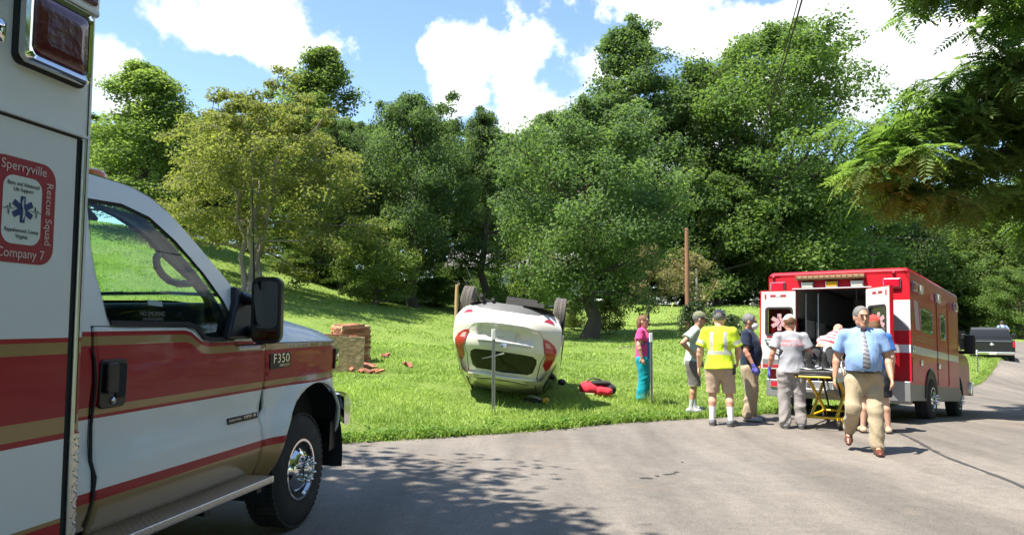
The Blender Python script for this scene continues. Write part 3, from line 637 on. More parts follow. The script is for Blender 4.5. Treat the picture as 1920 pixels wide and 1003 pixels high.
    def lozenges(mb, fn, us, vs_, l=.022, w=.006, h=.004):
        k = 0
        for a in us:
            for b in vs_:
                k += 1; sg = 1 if (round((a-us[0])/(us[1]-us[0]))+round((b-vs_[0])/(vs_[1]-vs_[0]))) % 2 else -1
                dx, dy = l*.72, sg*l*.72; nx, ny = -dy*w/l, dx*w/l
                mb.add([fn(a-dx, b-dy, 0), fn(a+nx, b+ny, h*.6), fn(a+dx, b+dy, 0), fn(a-nx, b-ny, h*.6), fn(a, b, h)], [(0, 1, 4), (1, 2, 4), (2, 3, 4), (3, 0, 4)], 0, False)
    q = MB(); lozenges(q, lambda a, b, h: (a, b-U0, .5705+h), list(np.arange(1.06, 1.34, .042)), list(np.arange(3.2, 4.8, .042))); lo = q.build('tread_pattern', M_ALU, rb); lo['kind'] = 'stuff'
    q = MB(); lozenges(q, lambda a, b, h: (1.3455+h, a-U0, b), list(np.arange(3.2, 4.8, .036)), [.538, .558], l=.014, w=.004, h=.003); lo = q.build('tread_pattern', M_ALU, rb); lo['kind'] = 'stuff'
    for u in (3.4, 4.1, 4.7):
        q = MB(); q.box((.6, u-.03-U0, .48), (1.3, u+.03-U0, .524)); q.build('bracket', M_BLK, rb)
    q = MB(); q.prism([(4.80, .53), (4.93, .53), (5.13, .80), (5.10, .82), (4.98, .72)], lambda u, z: (1.06, u-U0, z), lambda u, z: (1.10, u-U0, z)); q.build('splash_guard', M_ALU, T)
    # ------------------------------------------------ patient box
    XB = 1.35; Y1 = 3.02-U0; Y0 = -2.4-U0
    def bx_poly(x1, x0, y1, y0, r):
        return [(x1, y0)]+[(x1-r+r*math.cos(R(a)), y1-r+r*math.sin(R(a))) for a in range(0, 91, 15)]+[(x0+r+r*math.cos(R(a)), y1-r+r*math.sin(R(a))) for a in range(90, 181, 15)]+[(x0, y0)]
    def slab(name, x1, zs, mats, r=.055):
        q = MB(); pl = bx_poly(x1, -x1, Y1, Y0, r); rings = [[Vector((p[0], p[1], z)) for p in pl] for z in zs[0]]
        for i in range(len(rings)-1):
            n = len(pl); q.add(rings[i]+rings[i+1], [(j, j+1, n+j+1, n+j) for j in range(n-1)], zs[1][i], True)
        q.add(rings[-1], [tuple(range(len(pl)))], zs[1][-1], False); q.add(rings[0], [tuple(range(len(pl)))], zs[1][0], False)
        o_ = q.build(name, mats, T, weld=True, auto=60); return o_
    zs = [.50, .752, .77, 1.105, 1.13, 1.20, 1.47, 1.52, 1.54, 3.03]; mi = [1, 2, 0, 1, 2, 1, 2, 1, 0]
    slab('box_body', XB, (zs, mi), MATS)
    slab('roof_cap', XB+.02, ([3.03, 3.05, 3.22], [0, 0]), MATS)
    box('drip_rail', (XB-.02, Y0, 3.005), (XB+.045, Y1-.06, 3.03), M_WHITE, T, .006)
    q = MB(); q.box((XB-.01, 2.78-U0, 3.055), (XB+.04, 2.96-U0, 3.20)); q.build('marker_lamp', M_REDL, T, bevel=.012)
    # compartment door: slightly proud sheet with seal
    du0, du1, dz0, dz1 = 1.75, 2.91, .62, 2.42
    q = MB()
    for k in range(len(zs)-1):
        a, b = max(zs[k], dz0), min(zs[k+1], dz1)
        if b > a: q.box((XB-.01, du0-U0, a), (XB+.014, du1-.022-U0, b), mi[k])
    cdoor = q.build('compartment_door', MATS, T)
    q = MB(); q.box((XB-.005, du1-.022-U0, dz0), (XB+.010, du1+.012-U0, dz1+.012)); q.box((XB-.005, du0-U0, dz1), (XB+.010, du1-.022-U0, dz1+.012)); q.build('door_gasket', M_RUB, cdoor)
    q = MB(); q.tube([(XB+.018, du1+.016-U0, dz0), (XB+.018, du1+.016-U0, dz1)], .011); q.build('hinge_rod', M_ALU, cdoor)
    q = MB(); q.box((XB, du0-U0, dz1+.012), (XB+.03, du1+.03-U0, dz1+.024)); q.build('door_rain_rail', M_WHITE, cdoor)
    q = MB(); q.box((XB+.001, 2.962-U0, 1.16), (XB+.004, 2.966-U0, 3.0)); q.build('corner_seam', M_INK, T)
    # diamond plate corner guard
    q = MB(); pl = bx_poly(XB+.006, -XB, Y1+.006, 2.905-U0, .06)[:8]; q.ring_loft([[Vector((p[0], p[1], z)) for p in pl] for z in (.5, 1.115)], caps=False, closed=False)
    cg = q.build('corner_guard', M_ALU, T)
    q = MB(); lozenges(q, lambda a, b, h: (XB+.0065+h, a-U0, b), list(np.arange(2.925, 2.98, .027)), list(np.arange(.52, 1.1, .034)), l=.019, w=.005, h=.006); lo = q.build('tread_pattern', M_ALU, cg); lo['kind'] = 'stuff'
    q = MB()
    for z in (.66, .80, .95, 1.09): q.lathe([(0, .008), (.006, .007), (.008, .001)], 0, 10, c=(XB+.006, 2.925-U0, z))
    q.build('screws', M_CHROME, cg)
    # big red warning lamp in chrome bezel
    def lamp(u0, u1, z0, z1, d=.05):
        q = MB(); rings = []
        for (x, e) in ((0, 0), (d, .0), (d+.012, .012), (d+.008, .03), (d-.01, .036)): rings.append([Vector((XB+x, p[0]-U0, p[1])) for p in rrect(u0+e, z0+e, u1-e, z1-e, .035)])
        q.ring_loft(rings, caps=False); o_ = q.build('warning_lamp', M_CHROME, T, auto=45)
        q = MB(); rings = []
        for (x, e) in ((d-.012, .03), (d+.008, .036), (d+.018, .05), (d+.022, .09)): rings.append([Vector((XB+x, p[0]-U0, p[1])) for p in rrect(u0+e, z0+e, u1-e, z1-e, .03)])
        q.ring_loft(rings); q.build('lens', M_REDL, o_, auto=60)
        q = MB(); rings = []
        for (x, e) in ((.001, -.012), (.012, -.012), (.012, .0)): rings.append([Vector((XB+x, p[0]-U0, p[1])) for p in rrect(u0+e, z0+e, u1-e, z1-e, .04)])
        q.ring_loft(rings, caps=False); q.build('lamp_gasket', M_RUB, o_)
    lamp(2.545, 2.915, 2.665, 2.995)
    for (z0, z1) in ((2.68, 2.79), (2.86, 2.99)):
        q = MB(); rings = []
        for (x, e) in ((0, 0), (.05, .005), (.075, .03), (.08, .06)): rings.append([Vector((XB+x, p[0]-U0, p[1])) for p in rrect(2.22+e, z0+e*.7, 2.46-e, z1-e*.7, .02)])
        q.ring_loft(rings); q.build('scene_lamp', M_CHROME, T, auto=40)
    # decal on the compartment door
    X0 = XB+.0145
    def flat(name, poly, x, m, parent=cdoor):
        q = MB(); q.add([(x, p[0]-U0, p[1]) for p in poly], [tuple(range(len(poly)))], 0, False); return q.build(name, m, parent)
    de = flat('squad_decal', rrect(2.435, 1.84, 2.782, 2.272, .075, 8), X0, M_DECALW)
    def child(name, poly, k, m): return flat(name, poly, X0+.0012*k, m, de)
    child('decal_border', rrect(2.439, 1.844, 2.778, 2.268, .072, 8), 1, M_DECALR)
    child('decal_panel', rrect(2.512, 1.92, 2.705, 2.195, .05, 8), 2, M_DECALW)
    c0 = (2.61, 2.062)
    for a in (0, 60, 120):
        ca, sa = math.cos(R(a)), math.sin(R(a)); w_, h_ = .0125, .054
        child('star_of_life', [(c0[0]+x*ca-y*sa, c0[1]+x*sa+y*ca) for x, y in ((-w_, -h_), (w_, -h_), (w_, h_), (-w_, h_))], 3+.3*(a/60), M_NAVY)
    q = MB(); q.tube([(X0+.006, c0[0]-U0, c0[1]-.042), (X0+.006, c0[0]-U0, c0[1]+.046)], .0016)
    q.tube([(X0+.0065, c0[0]-U0+.007*math.sin(t*5.5), c0[1]-.035+.07*t) for t in np.linspace(0, 1, 20)], .0018); q.build('serpent_staff', M_DECALW, de)
    for sg in (1, -1):
        q = MB(); q.tube([(X0+.004, c0[0]+sg*(.045+d)-U0, c0[1]+e) for d, e in ((-.005, .0), (.012, -.004), (.018, .018), (.024, -.028), (.03, .006), (.036, -.004), (.05, -.004))], .0012, n=5); q.build('pulse_line', M_INK, de)
    def tx(body, u, z, size, m, rot=0, xs=1.0, sp=1.0):
        Mt = Matrix(((0, 0, 1, X0+.0042), (1, 0, 0, u-U0), (0, 1, 0, z), (0, 0, 0, 1))) @ Matrix.Rotation(R(rot), 4, 'Z'); text('decal_lettering', body, size, m, de, Mt, depth=.0003, xs=xs, spacing=sp)
    tx('Sperryville', 2.61, 2.232, .054, M_DECALT); tx('Company 7', 2.61, 1.882, .054, M_DECALT, xs=.95); tx('Rescue Squad', 2.742, 2.06, .048, M_DECALT, -90)
    tx('Basic and Advanced', 2.61, 2.163, .0235, M_INK, xs=.85); tx('Life Support', 2.61, 2.140, .0235, M_INK, xs=.85)
    tx('Rappahannock County', 2.61, 1.975, .0225, M_INK, xs=.82); tx('Virginia', 2.61, 1.951, .0235, M_INK, xs=.85)
    return T
near_ambulance()

# ================================================================== vegetation
M_BARK = mat('bark', (0.085, 0.066, 0.05), 0.9, bump=0.9, bscale=9, var=0.35, vscale=5, stretch=(1, 1, .25))
M_BARKL = mat('pale_bark', (0.24, 0.20, 0.155), 0.9, bump=0.8, bscale=9, var=0.3, vscale=5, stretch=(1, 1, .25))
LEAF = dict(dark=leafmat('leaf_dark', (0.088, 0.14, 0.058), trans=.5, vary=.24), mid=leafmat('leaf_mid', (0.10, 0.16, 0.052), trans=.5, vary=.24), light=leafmat('leaf_light', (0.13, 0.185, 0.058), trans=.5, vary=.24),
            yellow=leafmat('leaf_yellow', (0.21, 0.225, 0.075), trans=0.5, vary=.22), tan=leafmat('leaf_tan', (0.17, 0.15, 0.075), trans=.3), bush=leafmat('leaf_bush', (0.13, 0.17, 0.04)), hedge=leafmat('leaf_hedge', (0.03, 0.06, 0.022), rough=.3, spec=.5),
            walnut=leafmat('leaf_walnut', (0.15, 0.225, 0.065), trans=0.5, vary=.25, yel=(.20, .30, .05)))
def leaves_mesh(name, P, Nrm, size, m, aspect=0.62, rnd=None, fold=0.0):
    """P (n,3) centres, Nrm (n,3) normals -> rhombic leaf faces with a per-face random"""
    n = len(P); Nrm = Nrm/np.linalg.norm(Nrm, axis=1, keepdims=True)
    t = RNG.normal(size=(n, 3)); a = np.cross(Nrm, t); a /= np.linalg.norm(a, axis=1, keepdims=True); b = np.cross(Nrm, a)
    l = (size*RNG.uniform(.65, 1.3, n))[:, None]; w = l*aspect
    a = a*l*.5; b = b*w*.5
    V = np.stack([P-a, P+b-a*.15, P+a, P-b-a*.15], 1).reshape(-1, 3)
    me = bpy.data.meshes.new(name); me.vertices.add(4*n); me.vertices.foreach_set('co', V.astype(np.float32).ravel())
    me.loops.add(4*n); me.loops.foreach_set('vertex_index', np.arange(4*n, dtype=np.int32)); me.polygons.add(n)
    me.polygons.foreach_set('loop_start', np.arange(0, 4*n, 4, dtype=np.int32))
    me.update(calc_edges=True)
    at_ = me.attributes.new('rnd', 'FLOAT', 'FACE'); at_.data.foreach_set('value', (RNG.random(n) if rnd is None else rnd).astype(np.float32))
    me.materials.append(m); return me
def branch_path(p0, d0, length, n=5, wob=.18, up=.12):
    pts = [Vector(p0)]; d = Vector(d0).normalized()
    for i in range(n):
        d = (d+Vector((random.gauss(0, wob), random.gauss(0, wob), random.gauss(0, wob*.6)+up))).normalized(); pts.append(pts[-1]+d*(length/n))
    return pts
def make_tree(key, H, Wd, base=.15, nlimb=26, leaf='dark', lsize=.22, nleaf=34000, clr=1.1, shape='round', trunk_r=.4, multi=1, bark=None, seed=1, flat=.65, wide=1.0):
    """returns (trunk mesh, crown mesh), tree standing at the origin"""
    random.seed(seed); tb = MB(); centres = []
    def env(t):   # t: 0..1 through the crown
        if shape == 'round': return max(.12, math.sin(math.pi*min(1, (t*.82+.17)))**.75)
        if shape == 'tall': return max(.10, (1-t)**.75*1.0+.06)*(.55+.45*min(1, t/.18))
        if shape == 'spread': return max(.2, math.sin(math.pi*min(1, (t*.6+.3)))**.8)
        return 1
    stems = []
    for s in range(multi):
        a = 2*math.pi*s/max(1, multi)+random.uniform(-.4, .4); lean = .0 if multi == 1 else .33
        top = Vector((math.cos(a)*lean*H*.5+random.uniform(-.03, .03)*H, math.sin(a)*lean*H*.5+random.uniform(-.03, .03)*H, H*.9))
        b0 = Vector((math.cos(a)*trunk_r*(1.2 if multi > 1 else 0), math.sin(a)*trunk_r*(1.2 if multi > 1 else 0), -.25)); n = 9
        pts = [b0.lerp(top, i/n)+Vector((random.gauss(0, .012*H), random.gauss(0, .012*H), 0))*(0 if i == 0 else 1) for i in range(n+1)]
        r = trunk_r/(1 if multi == 1 else 1.5)
        rad = [r*(1.45 if i == 0 else 1.0)*(1-.92*(i/n)) +.015 for i in range(n+1)]; rad[1] = r*.95
        tb.tube(pts, rad, n=10); stems.append((pts, rad))
    for i in range(nlimb):
        t = (i+.5)/nlimb; pts, rad = stems[i % multi]; z = H*(base+(.92-base)*t); f = min(.98, z/(H*.9)); k = f*(len(pts)-1); a_ = int(k); p = pts[a_].lerp(pts[min(a_+1, len(pts)-1)], k-a_)
        az = i*2.39996+random.uniform(-.5, .5); L = max(.5, Wd/2*env(t)*random.uniform(.72, 1.15)); el = .15+.75*t
        bp = branch_path(p, (math.cos(az), math.sin(az), el), L, 5, .16, .06 if t > .25 else -.03)
        r0 = max(.03, rad[a_]*.42); tb.tube(bp, [r0*(1-.85*q/5)+.006 for q in range(6)], n=6)
        nc = max(2, int(L*1.3))
        for q in range(nc):
            s_ = .35+.65*(q+random.random())/nc; kk = s_*5; j = min(4, int(kk)); c = bp[j].lerp(bp[j+1], kk-j)
            sd = Vector((random.gauss(0, 1), random.gauss(0, 1), random.gauss(0, .6))).normalized()*random.uniform(.2, 1.0)*(.55+.18*L)
            e = c+sd; tb.tube([c, c.lerp(e, .5)+Vector((0, 0, .08)), e], [.028, .018, .008], n=5, caps=False); centres.append(e); 
            if q == nc-1: centres.append(bp[-1])
    for (pts, rad) in stems: centres += [pts[-1], pts[-1]+Vector((random.uniform(-.4, .4), random.uniform(-.4, .4), .5)), pts[-2]]
    nx = int(len(centres)*.55)          # twigs filling the crown between the limbs
    for i in range(nx):
        t = random.random(); az = random.uniform(0, 6.283); rr = Wd/2*env(t)*math.sqrt(random.uniform(.12, .92)); k = (base+(.90-base)*t)/.9*(len(stems[0][0])-1); a_ = min(len(stems[0][0])-2, int(k)); ax_ = stems[i % multi][0][a_]
        centres.append(Vector((ax_.x+math.cos(az)*rr, ax_.y+math.sin(az)*rr, H*(base+(.94-base)*t)+rr*.25)))
    C = np.array([list(c) for c in centres]); nc = len(C); per = nleaf//nc
    cr = clr*RNG.uniform(.65, 1.3, nc)*np.interp(C[:, 2]/H, [0, .7, .95], [1.05, 1.05, .6]); idx = np.repeat(np.arange(nc), per); n = len(idx)
    u = RNG.normal(size=(n, 3)); u /= np.linalg.norm(u, axis=1, keepdims=True); rad_ = RNG.random(n)**.45
    off = u*rad_[:, None]*cr[idx][:, None]; off[:, 2] *= flat; off[:, 2] -= .12*(off[:, 0]**2+off[:, 1]**2)
    P = C[idx]+off
    P[:, 2] = np.maximum(P[:, 2], .25+RNG.random(n)*.4)
    nr = u*.55+np.array([0, 0, .75])+RNG.normal(size=(n, 3))*.55
    crnd = RNG.random(nc); rnd = np.clip(crnd[idx]*.45+RNG.random(n)*.55, 0, 1)
    crown = leaves_mesh(key+'_crown', P, nr, lsize, LEAF[leaf], rnd=rnd)
    me = bpy.data.meshes.new(key+'_trunk'); me.from_pydata(tb.v, [], tb.f); me.materials.append(bark or M_BARK); me.polygons.foreach_set('use_smooth', [True]*len(me.polygons)); me.update()
    return me, crown
TREES = {}
TREES['maple'] = make_tree('maple', 13.0, 11.0, .16, 34, 'dark', .19, 60000, 1.1, 'round', .42, seed=4)
TREES['airy'] = make_tree('airy', 18.0, 10.0, .2, 40, 'dark', .20, 46000, 1.05, 'tall', .42, seed=9, flat=.5)
TREES['big'] = make_tree('big', 18.0, 14.5, .10, 44, 'mid', .205, 80000, 1.3, 'round', .5, seed=14)
TREES['poplar'] = make_tree('poplar', 15.0, 9.0, .12, 34, 'light', .21, 46000, 1.1, 'tall', .36, seed=21)
TREES['yellow'] = make_tree('yellow', 9.0, 10.0, .22, 34, 'yellow', .165, 46000, .9, 'spread', .22, multi=4, bark=M_BARKL, seed=31, flat=.42)
TREES['lobe'] = make_tree('lobe', 7.5, 7.5, .06, 26, 'mid', .175, 30000, .9, 'round', .2, seed=37)
TREES['olive'] = make_tree('olive', 6.0, 6.0, .06, 22, 'light', .165, 24000, .8, 'round', .16, seed=41)
TREES['small'] = make_tree('small', 4.6, 4.4, .3, 16, 'tan', .15, 6500, .6, 'spread', .11, seed=47)
TREES['shrub'] = make_tree('shrub', 1.9, 2.3, .05, 18, 'bush', .11, 7000, .42, 'spread', .04, multi=3, seed=53)
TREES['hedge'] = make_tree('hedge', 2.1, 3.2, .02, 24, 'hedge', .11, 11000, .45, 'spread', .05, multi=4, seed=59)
random.seed(77)
def plant(kind, name, label, cat, px, Y, H=None, W=None, dz=0.0, group=None, xy=None, rot=None):
    if xy: x, y = xy
    else: x = (px-960)/FPX*Y; x = at(px, 607, Y).x; y = Y
    T = thing(name, label, cat, (x, y, G(x, y)+dz), (0, 0, random.uniform(0, 6.28) if rot is None else rot), group)
    tm, cm = TREES[kind]; base = dict(maple=(13, 11), airy=(18, 10), big=(18, 14.5), poplar=(15, 9), yellow=(9, 10), lobe=(7.5, 7.5), olive=(6, 6), small=(4.6, 4.4), shrub=(1.9, 2.3), hedge=(2.1, 3.2))[kind]
    T.scale = ((W or base[1])/base[1], (W or base[1])/base[1], (H or base[0])/base[0])
    for nm, me in (('trunk', tm), ('crown', cm)):
        o = bpy.data.objects.new(nm, me); COL.objects.link(o); o.parent = T
        if nm == 'crown': o['kind'] = 'stuff'
    return T
def topz(py, Y): return at(960, py, Y).z
BG = 'trees along the back of the lawn'
def tree_px(kind, name, label, px, Y, top, wpx, group=BG, rot=None, cat='tree'):
    x = at(px, 607, Y).x; H = topz(top, Y)-G(x, Y); return plant(kind, name, label, cat, px, Y, H, wpx/FPX*Y, group=group, rot=rot)
tree_px('poplar', 'leafy_tree', 'pale green tree at far left, rising beside the near ambulance box', 255, 43, 105, 290)
tree_px('yellow', 'spreading_tree', 'yellow-green spreading tree with several pale stems behind the near ambulance mirror', 468, 36, 205, 380)
tree_px('poplar', 'tall_tree', 'tall light green tree with pointed top behind the yellow-green spreading tree', 592, 50, 68, 290)
tree_px('maple', 'round_tree', 'green tree filling the gap right of the yellow-green spreading tree', 640, 46, 215, 210)
tree_px('maple', 'dark_tree', 'dark round tree with a bare brown trunk on the slope, left of the car', 775, 45, 172, 245)
tree_px('airy', 'slender_tree', 'slender dark tree directly above the overturned car', 905, 48, 180, 190)
tree_px('maple', 'maple_tree', 'large maple with thick dark trunk on the lawn right of the overturned car', 1103, 38, 175, 370)
tree_px('airy', 'tall_tree', 'tallest airy tree rising behind the large maple', 1195, 76, 5, 310)
tree_px('big', 'broad_tree', 'broad dark tree towering behind the red ambulance', 1470, 76, 32, 500)
tree_px('lobe', 'leafy_tree', 'lower bright green tree left of the red ambulance, above the utility pole', 1345, 73, 325, 270)
tree_px('maple', 'round_tree', 'green tree between the tall airy tree and the broad dark tree', 1310, 80, 110, 260)
tree_px('olive', 'leaning_shrub', 'pale leafy shrub tree beside the bare brown trunk on the slope', 705, 41, 415, 165)
tree_px('olive', 'leafy_shrub', 'rounded low tree under the dark trees above the car wheels', 985, 46, 430, 150)
tree_px('lobe', 'leafy_tree', 'low green tree behind the left side of the red ambulance roof', 1560, 74, 330, 260)
tree_px('small', 'ornamental_tree', 'small tan ornamental tree left of the utility pole', 1216, 47, 470, 105)
tree_px('small', 'ornamental_tree', 'small tan tree just right of the utility pole', 1290, 52, 478, 110)
# shrubs
def shrub(kind, label, px, Y, top, wpx): 
    x = at(px, 607, Y).x; return plant(kind, 'shrub', label, 'shrub', px, Y, topz(top, Y)-G(x, Y), wpx/FPX*Y, group='shrubs on the lawn')
shrub('shrub', 'yellow-green round shrub right of the maple trunk', 1140, 41, 562, 62)
shrub('shrub', 'yellow-green round shrub left of the maple trunk', 1076, 43, 568, 48)
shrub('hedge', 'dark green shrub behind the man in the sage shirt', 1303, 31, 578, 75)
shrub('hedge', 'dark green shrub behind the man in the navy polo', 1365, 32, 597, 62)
for i, (px, Y, top, w, lab) in enumerate([(560, 47, 470, 120, 'undergrowth shrub at the hilltop behind the near ambulance mirror'), (640, 47, 500, 120, 'undergrowth shrub under the light green tree on the hill'), (700, 48, 520, 110, 'undergrowth shrub left of the bare brown trunk'), (820, 48, 520, 110, 'undergrowth shrub right of the bare brown trunk'), (735, 46, 545, 60, 'small undergrowth shrub at the foot of the bare brown trunk'), (480, 52, 420, 160, 'dense undergrowth shrub behind the pale stems'), (390, 58, 400, 180, 'dense undergrowth shrub behind the near ambulance windshield'), (915, 52, 535, 120, 'shadowed undergrowth shrub behind the car wheels'), (1000, 54, 540, 120, 'shadowed undergrowth shrub left of the maple'), (860, 56, 500, 170, 'shadowed undergrowth thicket left of the car wheels'), (960, 66, 500, 190, 'shadowed undergrowth thicket in the back, above the car'), (1080, 76, 500, 190, 'shadowed undergrowth thicket behind the maple trunk'), (1180, 82, 520, 170, 'thicket on the far lawn edge left of the utility pole'), (1290, 84, 520, 170, 'thicket on the far lawn edge behind the utility pole'), (1400, 84, 510, 190, 'thicket on the far lawn edge left of the red ambulance'), (760, 58, 480, 190, 'shadowed undergrowth thicket behind the bare brown trunk'), (600, 58, 420, 210, 'shadowed thicket on the hill behind the light green tree'), (330, 62, 330, 240, 'shadowed thicket behind the near ambulance roof'), (1640, 90, 500, 180, 'thicket above the red ambulance roof, right side')]):
    tree_px('lobe', 'undergrowth_shrub', lab, px, Y, top, w, 'undergrowth along the tree line', cat='shrub')
# back rows and the wood at the right
random.seed(5)
BACK = [(150, 66, 250), (290, 64, 215), (400, 70, 215), (545, 66, 195), (690, 72, 225), (830, 68, 225), (955, 74, 250), (1050, 84, 210), (1170, 92, 350), (1280, 96, 330), (1390, 94, 300), (1520, 94, 290)]
names = ['near ambulance box', 'near ambulance cab', 'yellow-green tree', 'tall light green tree', 'leaning shrub tree', 'bare brown trunk', 'overturned car', 'large maple', 'tallest airy tree', 'utility pole', 'dark shrubs', 'red ambulance roof']
for (px, Y, top), nm in zip(BACK, names): tree_px('maple', 'background_tree', 'shadowed tree in the back row, showing behind the '+nm, px, Y, top, 330, 'back row of trees')
for (px, Y, top, w, kind, lab) in [(1640, 100, 300, 260, 'maple', 'tree in the wood across the road, above the red ambulance cab'), (1730, 108, 330, 240, 'poplar', 'light green tree in the wood, second beyond the red ambulance'), (1800, 110, 340, 240, 'big', 'broad tree in the wood above the black pickup'), (1880, 104, 330, 240, 'poplar', 'light tree in the wood right of the pickup'), (1965, 100, 300, 260, 'big', 'tree in the wood cropped by the right edge'),
                              (1690, 101, 450, 170, 'olive', 'low bright tree at the wood edge beside the red ambulance'), (1775, 102, 470, 170, 'lobe', 'low green tree at the wood edge left of the pickup'), (1850, 103, 480, 150, 'olive', 'low green tree at the wood edge behind the pickup roof'), (1915, 92, 500, 140, 'lobe', 'low green tree at the wood edge at the right margin'), (1720, 100, 540, 110, 'lobe', 'dark thicket beside the red ambulance at the bend'), (1810, 101, 560, 110, 'lobe', 'dark thicket left of the pickup cab'), (1875, 100, 560, 110, 'lobe', 'dark thicket behind the distant person')]:
    tree_px(kind, 'wood_tree', lab, px, Y, top, w, 'wood beyond the road')
# unseen shade tree read from its shadow, plus crowns added to thicken it
plant('big', 'shade_tree', 'spreading tree whose crown shades the near ambulance', 'tree', 0, 0, 13.0, 13.0, xy=(-8.5, 2.0), rot=.6)
plant('big', 'shade_tree', 'unseen broad tree behind the near ambulance, added to thicken the shade', 'tree', 0, 0, 13.5, 14.0, xy=(-7.5, -4.0), rot=2.1)
plant('maple', 'shade_tree', 'unseen maple left of the near ambulance, added to thicken the shade', 'tree', 0, 0, 14.0, 12.5, xy=(-7.4, -.8), rot=4.0)
plant('big', 'shade_tree', 'unseen broad tree added beside the spreading shade tree to thicken the shade', 'tree', 0, 0, 12.5, 12.5, xy=(-8.1, .9), rot=3.3)
OFF = 'unseen trees added for reflections'  # trees out of view, put in for paint and glass to mirror
for (x, y, H, Wd, k, lab) in [(13, -9, 13, 12, 'maple', 'unseen added maple behind the viewpoint to the right'), (21, -2, 14, 12, 'big', 'unseen added broad tree right of the viewpoint'), (4, -18, 14, 13, 'maple', 'unseen added tree straight behind the viewpoint'), (-13, -13, 14, 13, 'big', 'unseen added tree behind the near ambulance'), (28, 10, 14, 12, 'maple', 'unseen added tree far right of the road'), (19, 8, 13, 11, 'big', 'unseen added broad tree right of the road'), (25, 17, 14, 12, 'maple', 'unseen added maple right of the bend'), (34, 27, 14, 12, 'big', 'unseen added broad tree beyond the right edge'), (15, 1, 12, 11, 'maple', 'unseen added maple right of the viewpoint'), (18.5, 13.5, 15, 11, 'maple', 'unseen added maple just beyond the right edge'), (33, 25, 8, 9, 'lobe', 'unseen added leafy thicket along the right road edge, nearest'), (39, 33, 8, 9, 'lobe', 'unseen added leafy thicket along the right road edge, second'), (46, 42, 9, 10, 'lobe', 'unseen added leafy thicket along the right road edge, third'), (28, 19, 8, 8, 'olive', 'unseen added pale thicket along the right road edge'), (54, 52, 12, 11, 'maple', 'unseen added tree along the right road edge, far')]:
    plant(k, 'roadside_tree', lab, 'tree', 0, 0, H, Wd, xy=(x, y), group=OFF)

# ------------------------------------------------------------------ overhanging tree with compound leaves at the right
def frond_mesh(seed, L=.52, n=10):
    rr = random.Random(seed); mb = MB(); pts = []
    for i in range(n+1):
        t = i/n; pts.append(Vector((L*t, .05*math.sin(t*2+seed), -.42*L*t*t)))
    mb.tube(pts, [.004]*(n)+[.002], n=3, caps=False)
    for i in range(1, n+1):
        for sg in (1, -1):
            p = pts[i]; d = Vector((.45, sg*1.0, -.28+rr.uniform(-.15, .15))).normalized(); l = (.12+.04*math.sin(math.pi*i/n))*rr.uniform(.85, 1.15); w = l*.19
            if i == n and sg < 0: d = Vector((1, 0, -.5)).normalized()
            s_ = d.cross(Vector((0, 0, 1))).normalized()*w; q = p+d*l
            mb.add([p, p+d*l*.4+s_+Vector((0, 0, .008)), q, p+d*l*.4-s_+Vector((0, 0, .008))], [(0, 1, 2, 3)], 0, False)
    me = bpy.data.meshes.new('leaf'); me.from_pydata(mb.v, [], mb.f); me.materials.append(LEAF['walnut'])
    a = me.attributes.new('rnd', 'FLOAT', 'FACE'); a.data.foreach_set('value', [rr.random()*.6+.1 for _ in me.polygons]); me.update(); return me
